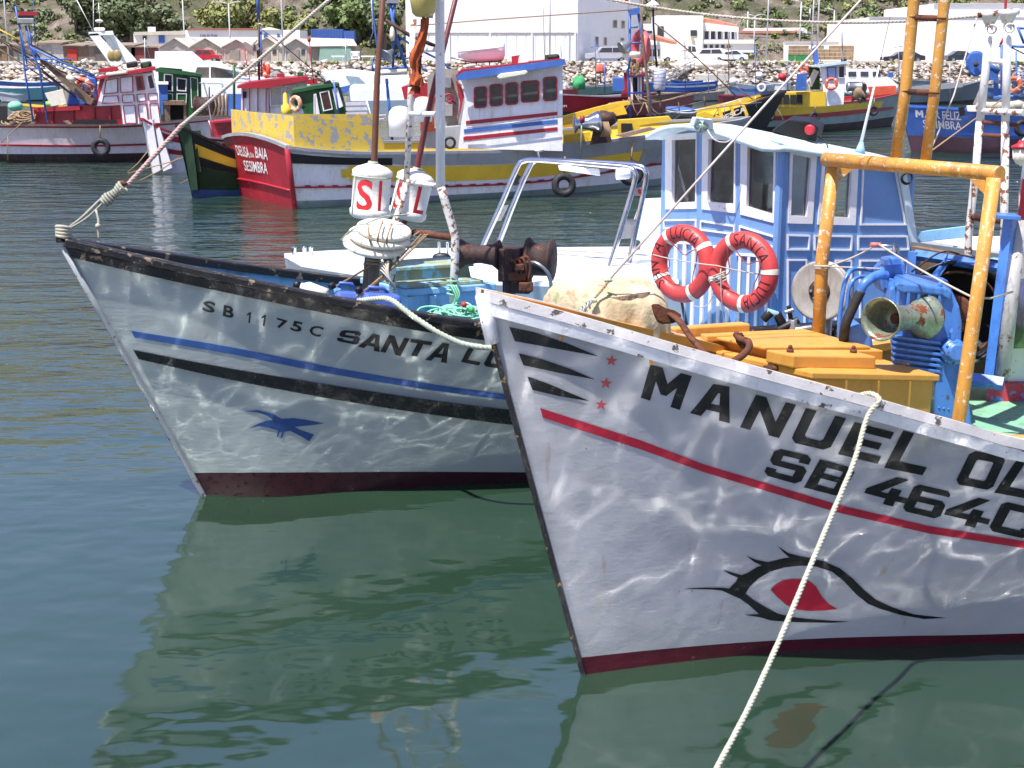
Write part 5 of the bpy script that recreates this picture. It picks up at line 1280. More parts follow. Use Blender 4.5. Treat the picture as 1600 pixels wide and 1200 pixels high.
# the mooring rope that crosses the hull towards the quay
a = HP.pt(t_at(HP, 1360, 1), 1, 1)+Vector((0, 0, .055))
pts = [a+HP.n*-.10+Vector((0, .0, -.02)), a+HP.n*.0+Vector((0, 0, .012)), a+HP.n*.06+Vector((0, 0, -.01)), P(1355, 652, 6.42), P(1335, 720, 6.28), P(1306, 790, 6.12), P(1262, 895, 5.85), P(1218, 1000, 5.6), P(1170, 1105, 5.3), P(1120, 1200, 5.05), P(1060, 1310, 4.75)]
tag(rope_mb(qbez(pts, 60), .0135, 3).build('mooring_rope', paint('mooring_rope_fibre', (172, 172, 154), .85, .08, 20, bump=.002), loc=a), 'thick pale mooring rope running down across the white hull and painted eye', 'rope')
# ------------------------------------------------------------------ the far shore
def pp(parent, name, mat, Y, pts, dep=.3, dx=0, bevel=0, loc=None, dz=0):
    if dep > .25: dx = dep*((min(p[0] for p in pts)+max(p[0] for p in pts))/2-800)/FOC
    m = MB(); m.prism([P(x, y, Y) for x, y in pts], (dx, dep, dz)); return m.build(name, mat, parent, bevel=bevel, fixn=True, loc=loc)
def rect(x0, y0, x1, y1): return [(x0, y0), (x1, y0), (x1, y1), (x0, y1)]
def tb(parent, name, mat, Y, pts, w, seg=8, loc=None):
    """pipe through picture points at depth Y (or per point depth), w = apparent width in picture pixels"""
    q = [P(p[0], p[1], p[2] if len(p) > 2 else Y) for p in pts]; m = MB(); m.tube(q, w*Y/FOC/2, seg); return m.build(name, mat, parent, loc=loc)
def win(parent, Y, q, fw, fmat, pmat, dep=.06, name='window'):
    """frame of four bars round a quad, pane as a sub-part"""
    cx = sum(p[0] for p in q)/4; cy_ = sum(p[1] for p in q)/4; m = MB()
    i_ = [(x+(cx-x)/max(.1, abs(cx-x))*fw, y+(cy_-y)/max(.1, abs(cy_-y))*fw) for x, y in q]
    O = [P(x, y, Y-.02) for x, y in q]; I = [P(x, y, Y-.02) for x, y in i_]
    for k in range(4): j = (k+1) % 4; m.slab([O[k], O[j], I[j], I[k]], (0, dep, 0))
    f = m.build(name, fmat, parent, fixn=True); m = MB(); m.slab([P(x, y, Y+.0) for x, y in i_], (0, .02, 0)); m.build('pane', pmat, f); return f
def wpt(px_, Y, z): return Vector(((px_-800)/FOC*((Vector((0, Y, z))-EYE).dot(FW)), Y, z))
G0 = 2.2
M_conc = paint('pale_concrete', (196, 190, 178), .85, .1, .6, dirt=((150, 140, 124), .4), bump=.01)
M_white = paint('white_render', (232, 232, 232), .8, .03, .3, dirt=((206, 206, 200), .3), bump=.003)
M_whiteb = paint('white_sheet_metal', (222, 224, 226), .6, .03, .4, dirt=((196, 196, 190), .35))
M_tile = paint('terracotta_tiles', (196, 128, 104), .8, .15, 2, bump=.02)
M_dwin = plain('dark_far_window', (62, 66, 72), .2)
def ground_and_hill():
    m = MB(); m._add([(-420, 157, G0), (420, 157, G0), (420, 420, G0), (-420, 420, G0)], [(0, 1, 2, 3)])
    s = NT('dusty_ground'); f = s.noise(.25, 6, .65); c = s.ramp(f, [(.35, C(130, 122, 102)[:3]), (.5, C(160, 150, 132)[:3]), (.62, C(108, 112, 78)[:3]), (.75, C(84, 94, 58)[:3])]); s.l(c, s.b.inputs['Base Color']); s.b.inputs['Roughness'].default_value = .95
    struct(m, 'ground', s.m)
    m = MB(); m._add([(-420, 159, G0+.02), (420, 159, G0+.02), (420, 172, G0+.02), (-420, 172, G0+.02)], [(0, 1, 2, 3)]); struct(m, 'road', paint('pale_asphalt', (158, 154, 148), .9, .08, .4))
    m = MB(); m.box((0, 157.2, G0-.0), (840, .8, .45)); struct(m, 'kerb', M_conc)
    # bank under the rocks
    m = MB(); m.grid([[Vector((x, 149.5, -.6)) for x in (-420, 420)], [Vector((x, 157, G0-.15)) for x in (-420, 420)], [Vector((x, 157.6, G0-.15)) for x in (-420, 420)]]); struct(m, 'bank', paint('bank_earth', (96, 88, 76), .95, .2, 1))
    # rip-rap
    r = random.Random(3); verts = []; faces = []; mi = []
    m = MB()
    for k in range(8200):
        u = r.random()**.9; x = r.uniform(-66, 66); y = 149.8+7.3*u+r.uniform(-.3, .3); z = -.25+2.45*u+r.uniform(-.1, .12); s_ = r.uniform(.1, .4)*r.choice((.7, 1, 1, 1.6))
        base = [Vector((a, b, c)).normalized() for a, b, c in ((1, 0, .3), (.2, 1, 0), (-1, .2, .1), (-.1, -1, .2), (.3, -.2, 1), (0, .2, -1), (.6, .7, .6), (-.6, -.6, .6))]
        vs = [Vector((v.x*s_*r.uniform(.7, 1.3), v.y*s_*r.uniform(.7, 1.2), v.z*s_*r.uniform(.55, 1.0)))+Vector((x, y, z)) for v in base]
        m.mi = r.choice((0, 0, 0, 1, 1, 2))
        m._add(vs, [(0, 6, 4), (6, 1, 4), (1, 2, 4), (2, 7, 4), (7, 3, 4), (3, 0, 4), (0, 5, 6), (6, 5, 1), (1, 5, 2), (2, 5, 7), (7, 5, 3), (3, 5, 0)])
    o = m.build('riprap_rocks', [paint('pale_rock', (196, 186, 174), .9, .15, 2), paint('grey_rock', (146, 140, 132), .9, .2, 2), paint('tan_rock', (164, 144, 122), .9, .2, 2)]); stuff(o, 'bank of pale broken boulders along the far quay')
    # hillside
    rows = []
    def hz(x, y):
        d = max(0, y-205); b = d*.50*(1+.25*noise.noise(Vector((x*.018, y*.01, 3)))) if d > 0 else 0
        return G0+b+max(0, min(1, d/12))*(2.6*noise.noise(Vector((x*.05, y*.05, 0)))+1.3*noise.noise(Vector((x*.14, y*.14, 5)))+.5*noise.noise(Vector((x*.5, y*.5, 1))))-.1
    ys = [198+i*1.6 for i in range(60)]+[300+i*8 for i in range(12)]; xs = [-200+i*1.7 for i in range(236)]
    for y in ys: rows.append([Vector((x, y, hz(x, y))) for x in xs])
    m = MB(); m.grid(rows)
    s = NT('hillside_scrub_and_rock'); f = s.noise(.07, 6, .65); g = s.noise(.55, 6, .7); h = s.noise(2.2, 4, .7)
    scrub = s.ramp(g, [(.35, C(74, 82, 54)[:3]), (.5, C(98, 98, 70)[:3]), (.65, C(124, 114, 92)[:3])]); rock = s.ramp(g, [(.35, C(110, 98, 86)[:3]), (.5, C(146, 132, 118)[:3]), (.65, C(172, 160, 146)[:3])])
    c = s.mix(s.mr(f, .46, .56, 0, 1), scrub, rock); c = s.mix(s.mr(h, .5, .66, 0, .5), c, C(90, 88, 62))
    s.l(c, s.b.inputs['Base Color']); s.b.inputs['Roughness'].default_value = .95; s.l(s.bump(s.math('ADD', g, s.math('MULTIPLY', h, .4)), 1.2), s.b.inputs['Normal'])
    struct(m, 'hill', s.m); return hz
HZ = ground_and_hill()
# ---- leaves
def leafmat(name, a, b):
    s = NT(name); f = s.noise(.9, 4, .7); s.l(s.ramp(f, [(.35, C(*a)[:3]), (.65, C(*b)[:3])]), s.b.inputs['Base Color']); s.b.inputs['Roughness'].default_value = .7; return s.m
LM = [leafmat('dark_pine_leaves', (74, 86, 56), (104, 114, 74)), leafmat('olive_leaves', (100, 110, 60), (140, 140, 78)), leafmat('grey_green_leaves', (100, 108, 78), (132, 134, 104)), leafmat('fresh_green_leaves', (84, 104, 56), (118, 134, 76))]
def leaves(m, c, rad, n, r, size=.3, squash=.75):
    for _ in range(n):
        while True:
            d = Vector((r.uniform(-1, 1), r.uniform(-1, 1), r.uniform(-1, 1)))
            if .25 < d.length < 1: break
        d *= .55+.45*d.length; p = c+Vector((d.x*rad, d.y*rad, d.z*rad*squash)); nrm = (d.normalized()+Vector((r.uniform(-.8, .8), r.uniform(-.8, .8), r.uniform(-.3, 1)))).normalized()
        a = nrm.cross(Vector((r.uniform(-1, 1), r.uniform(-1, 1), .3))).normalized()*size*r.uniform(.6, 1.4); b = nrm.cross(a).normalized()*size*r.uniform(.4, 1.0)
        m._add([p-a-b*.3, p-b, p+a-b*.2, p+a*.5+b, p-a*.6+b], [(0, 1, 2, 3, 4)])
TREES = [  # px, top y, Y, width px, leaf kind, label
 (160, -30, 214, 120, 0, 'broad dark pine on the hillside behind the radar arch'), (205, -8, 208, 105, 0, 'dark spreading pine above the white yacht arch'), (250, 5, 206, 80, 0, 'dark pine right of the leaning grey trunk'),
 (120, -20, 216, 60, 0, 'small dark pine at the left on the slope'), (372, -12, 204, 110, 1, 'olive-green bushy tree behind the double-armed lamp post'), (425, 8, 205, 80, 1, 'round olive tree right of the double-armed lamp post'),
 (338, 5, 207, 60, 1, 'olive tree left of the double-armed lamp post'), (470, 14, 206, 70, 1, 'brownish olive tree above the shed roofs'), (560, -14, 212, 110, 3, 'green tree mass left of the white warehouse'), (600, 0, 207, 80, 0, 'dark tree touching the white warehouse corner'), (535, -40, 222, 90, 3, 'high green tree on the slope above the sheds'),
 (1010, -30, 240, 90, 3, 'green hillside tree right of the warehouse'), (1075, -60, 246, 110, 0, 'dark hillside tree above the two-storey white building'), (1160, -40, 250, 90, 3, 'green tree on the cliff above the red-roofed building'), (1235, 10, 235, 70, 0, 'dark tree behind the low red-banded building'), (1300, 6, 232, 60, 3, 'tree behind the small red-roofed hut'), (1345, 20, 228, 50, 2, 'grey-green tree left of the tall white block'), (1385, -50, 250, 90, 0, 'tree above the white block on the rocky slope'), (1440, -40, 240, 80, 3, 'green tree seen between the yellow mast rails'), (1110, 6, 236, 60, 1, 'olive tree behind the tiled roof'), (60, -50, 232, 70, 2, 'grey-green tree high at the far left')]
def tree(px_, ty, Y, wpx, kind, label):
    r = random.Random(int(px_*7+Y)); top = P(px_, ty, Y).z; rad = wpx*Y/FOC/2; g = HZ(P(px_, 60, Y).x, Y); cx = P(px_, 60, Y).x; base = Vector((cx, Y, min(g, top-rad*1.2)-.3))
    t = thing('tree', label, 'tree', base, 'trees on the far hillside')
    cz = max(base.z+rad*.75, top-rad*.62); m = MB(); m.tube([base, base+Vector((.2, 0, (cz-base.z)*.5)), Vector((cx+.1, Y, cz))], [rad*.07+.08, rad*.055+.06, .06], 7)
    for k in range(5):
        a = r.uniform(0, 6.28); e = Vector((cx+math.cos(a)*rad*.6, Y+math.sin(a)*rad*.6, cz+r.uniform(-.1, .4)*rad)); m.tube([Vector((cx+.05, Y, lerp(base.z, cz, r.uniform(.45, .8)))), e], [.1, .03], 5)
    m.build('trunk', plain('grey_bark', (112, 100, 88), .9), t)
    m = MB(); n = int(12+rad*2.2)
    for k in range(n):
        a = r.uniform(0, 6.28); q = r.random()**.6*.78; c = Vector((cx+math.cos(a)*rad*q, Y+math.sin(a)*rad*q*.8, cz+r.uniform(-.42, .42)*rad*(1-q*.4)))
        leaves(m, c, rad*r.uniform(.24, .42), 120, r, .20+rad*.02)
    m.build('crown', LM[kind], t)
for a in TREES: tree(*a)
def scrub():
    r = random.Random(11)
    for kind in range(4):
        m = MB(); n = 0
        while n < 420:
            Y = r.uniform(204, 246); x = r.uniform(-92, 92); dens = noise.noise(Vector((x*.03, Y*.03, 7+kind*.3)))
            if dens < -.2 and r.random() < .6: continue
            s_ = r.uniform(.5, 1.7); leaves(m, Vector((x, Y, HZ(x, Y)+s_*.4)), s_, 46, r, .24, .6); n += 1
        stuff(m.build('scrub', LM[kind]), 'low bushes scattered over the far slope')
    # weeds along the quay edge
    m = MB()
    for k in range(420):
        x = r.uniform(-60, 60); 
        if noise.noise(Vector((x*.12, 2, 1))) < -.02: continue
        leaves(m, Vector((x, r.uniform(155.5, 158.5), G0+.05)), r.uniform(.15, .4), 9, r, .16, .8)
    stuff(m.build('weeds', LM[1]), 'dry weeds growing along the quay edge')
scrub()
# ---- buildings
def box_building(name, label, cat, x0, x1, y0, Y, depth, mat, group=None, base=G0):
    a, b = wpt(x0, Y, base), wpt(x1, Y, base); top = P((x0+x1)/2, y0, Y).z
    t = thing(name, label, cat, (a+b)/2+Vector((0, depth/2, 0)), group)
    m = MB(); m.hexa([a, b, b+Vector((0, depth, 0)), a+Vector((0, depth, 0))]+[Vector((q.x, q.y, top)) for q in (a, b, b+Vector((0, depth, 0)), a+Vector((0, depth, 0)))]); m.build('wall', mat, t)
    return t, a, b, top
def warehouse():
    Y = 160.5; a, b = wpt(635, Y, G0), wpt(902, Y, G0); c = wpt(1003, 187, G0); top = 12.5
    t = thing('warehouse', 'large white windowless warehouse front with panelled lower doors', 'warehouse', (a+b)/2)
    d = a+(c-b); V = lambda p, z: Vector((p.x, p.y, z))
    m = MB(); m.hexa([V(p, G0) for p in (a, b, c, d)]+[V(p, top) for p in (a, b, c, d)]); m.build('wall', M_white, t)
    zt = P(700, 52, Y).z; m = MB(); m.slab([V(a, zt)+Vector((.3, -.15, 0)), V(b, zt)+Vector((-.1, -.15, 0)), V(b, zt+.12)+Vector((-.1, -.15, 0)), V(a, zt+.12)+Vector((.3, -.15, 0))], (0, .14, 0)); m.build('door_rail', M_conc, t)
    n = 17
    for k in range(n):
        p, q = wpt(lerp(640, 898, k/n)+.6, Y-.06, G0), wpt(lerp(640, 898, (k+1)/n)-.6, Y-.06, G0); m = MB(); m.slab([p, q, V(q, zt-.05), V(p, zt-.05)], (0, .05, 0)); m.build('door_panel', M_whiteb, t)
    for x in (702, 766, 831, 898):
        m = MB(); p = wpt(x, Y-.16, G0); m.box(p+Vector((0, 0, (zt-G0)/2)), (.16, .12, zt-G0)); m.build('door_post', M_white, t)
    dv = (c-b).normalized(); nv = Vector((dv.y, -dv.x, 0))
    if nv.x < 0: nv = -nv
    def onside(x, y):
        dd = ray(x, y); tt = (b-EYE).dot(nv)/dd.dot(nv); return EYE+dd*tt
    def sw(x0, y0, x1, y1, mat, nm, out=.04):
        m = MB(); m.slab([onside(x, y)+nv*.002 for x, y in rect(x0, y0, x1, y1)], nv*out); return m.build(nm, mat, t, fixn=True)
    for r_ in ((957, 31, 964, 44), (970, 32, 976, 45), (981, 33, 985, 45), (929, 57, 935, 72), (943, 58, 948, 71), (969, 59, 975, 64), (1001-8, 60, 996, 66)):
        f = sw(*r_, M_conc, 'window', .05); m = MB(); m.slab([onside(x, y)+nv*.053 for x, y in rect(r_[0]+1, r_[1]+1, r_[2]-1, r_[3]-1)], nv*.02); m.build('pane', M_dwin, f)
    sw(904, 53, 922, 97, M_whiteb, 'side_door', .08)
warehouse()
def small_buildings():
    t, a, b, top = box_building('office_building', 'two-storey white building with tiled roof and a balcony', 'building', 1025, 1097, 24, 200, 8, M_white)
    for r_ in ((1026, 41, 1037, 57), (1079, 47, 1089, 56), (1008, 48, 1018, 51), (1079, 70, 1089, 73)): pp(t, 'window', M_dwin, 199.9, rect(*r_), .2)
    pp(t, 'sign', paint('yellow_orange_sign', (226, 172, 60), .5), 199.8, rect(1080, 59.5, 1085, 63), .1)
    pp(t, 'wing_wall', M_white, 201, [(1097, 46), (1153, 50), (1153, 76), (1097, 76)], 8); pp(t, 'parapet', M_white, 200.6, [(1095, 30), (1097, 35), (1154, 42), (1154, 50), (1097, 48)], .4)
    pp(t, 'roof', M_tile, 200.9, [(1096, 29), (1112, 31), (1152, 40), (1097, 40)], 7, dz=.3)
    for k in range(5): pp(t, 'balcony_window', M_dwin, 200.95, rect(1101+k*10, 49, 1107+k*10, 61), .1)
    for k in range(6): pp(t, 'balcony_post', M_white, 200.2, rect(1098+k*10.8, 48, 1099.5+k*10.8, 63), .3)
    pp(t, 'balcony_wall', M_white, 200.2, rect(1096, 62, 1178, 68), .3); pp(t, 'lower_wall', M_white, 200.5, rect(1096, 68, 1178, 82), .3)
    for k in range(5): pp(t, 'window', M_dwin, 200.4, rect(1100+k*9, 70, 1105+k*9, 75), .12)
    t, a, b, top = box_building('annex', 'low white annex with a sloping tile roof left of the two-storey building', 'building', 998, 1026, 37, 196, 6, M_white)
    pp(t, 'window', M_dwin, 195.9, rect(1007, 48, 1019, 52), .1); pp(t, 'window', M_dwin, 195.9, rect(1003, 78, 1025, 88), .1)
    t, a, b, top = box_building('cafe', 'small white quay building with sloping tiled roof and open front', 'building', 1010, 1058, 70, 186, 5, M_white)
    pp(t, 'roof', M_tile, 185.6, [(1016, 58), (1024, 57), (1058, 67), (1056, 70), (1016, 62)], 5, dz=.3)
    for k in range(6): pp(t, 'opening', M_dwin, 185.9, rect(1013+k*7.4, 77, 1018+k*7.4, 88), .1)
    t, a, b, top = box_building('low_building', 'long low white building with a red tiled band along its roof', 'building', 1154, 1265, 52, 212, 8, M_white)
    pp(t, 'parapet', M_white, 211.8, [(1164, 44), (1256, 43), (1268, 52), (1154, 53)], .3); pp(t, 'roof_band', M_tile, 211.6, rect(1155, 48, 1253, 52), .3)
    for r_ in ((1208, 58, 1225, 72), (1228, 58, 1246, 72)): pp(t, 'window', plain('blue_grey_window', (92, 110, 150), .3), 211.7, rect(*r_), .1)
    t, a, b, top = box_building('hut', 'small grey hut with a red tiled roof left of the tall white block', 'hut', 1305, 1342, 60, 215, 5, M_conc)
    pp(t, 'roof', M_tile, 214.5, [(1316, 52), (1331, 51), (1342, 60), (1320, 60)], 5); pp(t, 'gable', M_white, 214.4, [(1303, 60), (1315, 52), (1322, 60)], 5)
    # tall white block at the right
    t = thing('warehouse', 'tall blank white warehouse block behind the yellow ladder mast', 'warehouse', wpt(1500, 166, G0))
    m = MB(); a, b = wpt(1355, 165, G0), wpt(1800, 165, G0); zt = P(1400, 27, 165).z; V = lambda p, z: Vector((p.x, p.y, z)); dp = Vector((0, 22, 0))
    m.hexa([a, b, b+dp, a+dp]+[V(q, zt) for q in (a, b, b+dp, a+dp)]); m.build('wall', M_white, t)
    m = MB(); a2 = wpt(1453, 166, G0); zt2 = P(1453, 6, 166).z; m.hexa([V(a2, zt)+Vector((0, 0, .003)), V(b+Vector((0, 1, 0)), zt), b+dp+Vector((0, 0, zt-G0)), V(a2+dp, zt)]+[V(q, zt2) for q in (a2, b+Vector((0, 1, 0)), b+dp, a2+dp)]); m.build('upper_wall', M_white, t)
    pp(t, 'coping', M_conc, 164.9, rect(1355, 26.2, 1800, 27.4), .2); pp(t, 'coping', M_conc, 165.8, rect(1452, 5, 1800, 6.4), .2)
    # white wall and crates
    t = thing('wall', 'long low white wall behind the stacked fish crates', 'wall', wpt(1290, 180, G0)); m = MB(); m.slab([wpt(1225, 180, G0), wpt(1350, 180, G0), P(1350, 66, 180), P(1225, 66, 180)], (0, .4, 0)); m.build('render', M_white, t); pp(t, 'coping', M_conc, 179.9, rect(1225, 64.8, 1350, 66.4), .6)
    cm = paint('crate_wood', (170, 142, 108), .8, .2, 3); g = 'wooden fish crates stacked on the quay'
    ORD = [''] + 'first second third fourth fifth sixth seventh eighth ninth tenth eleventh twelfth thirteenth fourteenth'.split(); proto = None; rr = random.Random(5); spots = []
    for x in range(1232, 1336, 8):
        if x in (1272, 1264): top = 3
        else: top = rr.choice((3, 4, 4))
        for k in range(top): spots.append((x+rr.uniform(-.6, .6), k))
    w = 7.4*172/FOC; hgt = 5.2*172/FOC
    for x, k in spots:
        loc = wpt(x+3.6, 172, G0+.3+k*(hgt+.01))
        if proto is None:
            m = MB(); m.box(loc+Vector((0, 0, hgt/2)), (w*.98, .4, hgt*.96))
            for q in range(3): m.box(loc+Vector((0, -.22, hgt*(.2+q*.3))), (w, .03, hgt*.2))
            proto = m.build('crate', cm, loc=loc); tag(proto, 'wooden fish crate, lowest of the stack at the left end under the white wall', 'crate', g); 
        else:
            o = proto.copy(); COL.objects.link(o); o.location = loc
            col_ = int((x-1231)//8)+1; o['label'] = 'wooden fish crate, stack %s from the left end under the white wall, %s' % (ORD[col_], ('lowest', 'second up', 'third up', 'topmost of four')[k])
    gm = plain('green_plastic_bin', (44, 130, 72), .5)
    for k, x in enumerate((1232, 1244, 1253)):
        loc = wpt(x+4, 170.5, G0); m = MB(); m.box(loc+Vector((0, 0, .42)), (.62, .5, .84), taper=1.08); m.box(loc+Vector((0, 0, .86)), (.72, .6, .06)); tag(m.build('bin', gm, loc=loc), ['green plastic bin, leftmost of three below the crates', 'green plastic bin, middle of three below the crates', 'green plastic bin, rightmost of three below the crates'][k], 'bin', 'green bins below the crates')
    # left: buildings and sheds
    t, a, b, top = box_building('house', 'white low house with a blue door and small chimney', 'house', 211, 292, 53, 192, 7, M_white)
    pp(t, 'roof', M_conc, 191.5, [(209, 50), (292, 48), (295, 54), (209, 55)], 7); pp(t, 'chimney', M_white, 193, rect(231, 42, 243, 50), .8); pp(t, 'door', plain('blue_door', (60, 96, 170), .5), 191.8, rect(248, 55, 257, 68), .1)
    pp(t, 'window', M_dwin, 191.8, rect(223, 56, 229, 62), .1)
    t, a, b, top = box_building('shop_building', 'long white building with faded hand-painted lettering on its front', 'building', 292, 470, 47, 190, 7, M_white)
    pp(t, 'roof_edge', paint('red_brown_edge', (150, 96, 84), .7), 189.7, rect(292, 44, 402, 46.6), .6); pp(t, 'gable', M_white, 189.8, [(402, 46.8), (420, 42), (440, 46.8)], 6)
    for r_ in ((412, 52, 418, 60), (433, 53, 437, 60)): pp(t, 'window', plain('blue_shutter', (70, 96, 150), .5), 189.8, rect(*r_), .1)
    flat_text('Loja da Praia', P(313, 58.5, 189.85), (1, 0, 0), (0, 0, 1), 26*189.85/FOC, 5*189.85/FOC, plain('faded_sign_ink', (84, 92, 120), .7), t, bold=.03)
    cbm = paint('blue_container_paint', (62, 96, 164), .5, .1, 1)
    for x0, x1, y0, y1, lab in ((486, 536, 46.5, 62, 'long blue shipping container on the slope above the sheds'), (537, 554, 49, 64, 'short blue container right of the longer one')):
        a, b = P(x0, y1, 200), P(x1, y1, 200); o = MB(); o.hexa([a, b, b+Vector((0, 2.4, 0)), a+Vector((0, 2.4, 0))]+[q+Vector((0, 0, (y1-y0)*200/FOC)) for q in (a, b, b+Vector((0, 2.4, 0)), a+Vector((0, 2.4, 0)))])
        for k in range(12): q = a.lerp(b, (k+.5)/12); o.box(q+Vector((0, -.03, (y1-y0)*100/FOC)), (.12, .06, (y1-y0)*190/FOC))
        lg = [o.box(Vector((q.x, q.y+dy, (q.z+HZ(q.x, q.y))/2-.4)), (.3, .3, max(.2, q.z-HZ(q.x, q.y)+.8))) for q in (a+Vector((.3, 0, 0)), b-Vector((.3, 0, 0))) for dy in (.3, 2)]
        tag(o.build('shipping_container', cbm, loc=a), lab, 'container')
    # gabled sheds
    corr = NT('weathered_corrugated_roof'); w_ = corr.n('ShaderNodeTexWave'); w_.inputs['Scale'].default_value = 2.2; corr.l(corr.co(), w_.inputs[0]); corr.l(corr.ramp(corr.noise(.5, 5, .7), [(.35, C(168, 158, 146)[:3]), (.65, C(212, 202, 192)[:3])]), corr.b.inputs['Base Color']); corr.l(corr.bump(w_.outputs['Fac'], .03), corr.b.inputs['Normal']); corr.b.inputs['Roughness'].default_value = .8
    plank = lambda n, c: paint('shed_boards_'+n, c, .85, .15, 2, streak=.5, dirt=((110, 100, 88), .5))
    SH = [(248, 295, 60, 'grey', (172, 166, 156)), (295, 345, 60, 'tan', (176, 164, 146)), (392, 440, 59, 'buff', (188, 178, 158)), (440, 484, 61, 'ash', (164, 160, 152)), (345, 392, 62, 'rose', (176, 150, 142))]
    for k, (x0, x1, yt, nm, c) in enumerate(SH):
        Y = 168; loc = wpt((x0+x1)/2, Y, G0); t = thing('shed', ['leftmost low gabled shed of the row with a blank board gable', 'gabled tan shed behind the parked red car', 'buff gabled shed with faded paint near the middle of the row', 'ash-grey gabled shed at the right end of the row', 'rose-tinted gabled shed between the tan and buff sheds'][k], 'shed', loc, 'gabled fishermen sheds along the road')
        ye = 74; g = [wpt(x0, Y, G0), wpt(x1, Y, G0), P(x1, ye, Y), P((x0+x1)/2, yt+1.5, Y), P(x0, ye, Y)]; m = MB(); m.prism(g, (1.6, 7, 0)); m.build('wall', plank(nm, c), t)
        for s_ in (0, 1):
            e = P(x1+1.5, ye+1.3, Y-.3) if s_ else P(x0-1.5, ye+1.3, Y-.3); rdg = P((x0+x1)/2, yt, Y-.3); m = MB(); m.slab([e, rdg, rdg+Vector((1.7, 7.6, 0)), e+Vector((1.7, 7.6, 0))], (0, 0, .08)); m.build('roof', corr.m, t)
        pp(t, 'door', plank('door', (140, 130, 120)), Y-.08, rect(lerp(x0, x1, .3), 78, lerp(x0, x1, .62), 97), .06)
        for q in (.12, .85): pp(t, 'batten', plank('batten', (206, 196, 180)), Y-.06, rect(lerp(x0, x1, q), 76, lerp(x0, x1, q)+1.5, 97), .05)
        if k in (2, 3): pp(t, 'window', M_dwin, Y-.07, rect(lerp(x0, x1, .7), 77, lerp(x0, x1, .82), 85), .05)
    t = thing('shed', 'long lean-to shed hung with pale green netting at the end of the row', 'shed', wpt(520, 168, G0))
    m = MB(); a, b = wpt(484, 168, G0), wpt(556, 168, G0); m.hexa([a, b, b+Vector((0, 6, 0)), a+Vector((0, 6, 0))]+[Vector((q.x, q.y, P(500, 72, 168).z)) for q in (a, b, b+Vector((0, 6, 0)), a+Vector((0, 6, 0)))]); m.build('wall', plank('dark', (132, 130, 120)), t)
    m = MB(); m.slab([P(482, 73, 167.5), P(558, 72, 167.5), P(552, 62, 174), P(486, 60, 174)], (0, 0, .08)); m.build('roof', corr.m, t)
    pp(t, 'netting', plain('pale_green_net', (130, 160, 146), .9), 167.6, [(500, 74), (548, 74), (552, 96), (498, 96)], .1)
    # dark huts at the left with coloured doors
    for k, (x0, x1, y0, c, dc, lab) in enumerate(((0, 22, 72, (104, 92, 78), (128, 104, 74), 'dark hut at the left edge with a brown door'), (22, 60, 72, (164, 156, 146), (120, 140, 120), 'pale hut second from the left edge'), (60, 100, 68, (176, 174, 170), (150, 150, 146), 'pale grey hut behind the blue ship frame'), (100, 140, 72, (112, 92, 78), (176, 52, 40), 'dark wooden hut with a bright red door'), (140, 212, 72, (120, 112, 104), (88, 84, 82), 'long dark hut right of the red door'), (206, 250, 74, (110, 70, 62), (120, 50, 48), 'brown-red hut behind the white yacht'))):
        t, a, b, top = box_building('hut', lab, 'hut', x0, x1, y0, 169, 5, plank('hut%d' % k, c), 'dark huts at the left of the quay road'); pp(t, 'door', plank('hutdoor%d' % k, dc), 168.9, rect(lerp(x0, x1, .12), y0+4, lerp(x0, x1, .5), 95), .08)
        m = MB(); q = Vector((0, 0, top)); m.slab([Vector((a.x-.3, a.y-.4, top+.01)), Vector((b.x+.1, b.y-.4, top+.01)), Vector((b.x+.1, b.y+5.2, top+.35)), Vector((a.x-.3, a.y+5.2, top+.35))], (0, 0, .1)); m.build('roof', paint('rusty_tin', (138, 120, 104), .8, .2, 1), t)
small_buildings()
def lamp_post(x, ytop, Y, label, arms=1, yb=None, w=2.6):
    b = wpt(x+ (1.0 if x < 800 else -1.0)*0, Y, G0); top = Vector((b.x, Y, P(x, ytop, Y).z)); t = thing('lamp_post', label, 'lamp post', b, 'lamp posts and poles along the quay')
    r = w*Y/FOC/2; m = MB(); m.tube([b, top], [r, r*.7], 8); m.build('pole', plain('grey_pole', (186, 188, 190), .5), t)
    if arms:
        for s_ in ((1, -1) if arms == 2 else (-1,)):
            m = MB(); e = top+Vector((s_*.95, 0, .22)); m.tube([top, e], r*.6, 6); m.box(e+Vector((s_*.25, 0, .02)), (.55, .2, .1)); m.build('arm', plain('grey_pole', (186, 188, 190), .5), t)
    return t
for a in ((361, 6, 176, 'double-armed grey lamp post in front of the olive trees', 2), (3, -60, 170, 'tall thin pole at the far left edge', 0), (14, -60, 168, 'tall pale pole, second from the left edge', 0), (290, -20, 196, 'thin pole rising behind the hand-lettered shop', 0), (443, -60, 165, 'tall grey pole between the shed row and the bow rope', 0), (1197, -60, 166, 'tall white pole left of the pair beside the low building', 0), (1267, -60, 166, 'tall white pole, left of the close pair', 0), (1275.5, -60, 168, 'tall white pole, right of the close pair', 0), (1248, 3, 205, 'slim lamp post with a single arm above the low building', 1), (1262, 13, 215, 'shorter lamp post with a single arm right of the slim one', 1), (1177, 25, 210, 'short double-armed lamp post by the tiled building', 2), (1166, 18, 212, 'short pole beside the double-armed lamp', 0), (1300, 16, 214, 'thin lamp post left of the red-roofed hut', 1), (859, -60, 158, 'thin grey pole in front of the warehouse doors', 0), (1026+60, 12, 220, 'thin mast behind the two-storey building', 0)): lamp_post(*a)
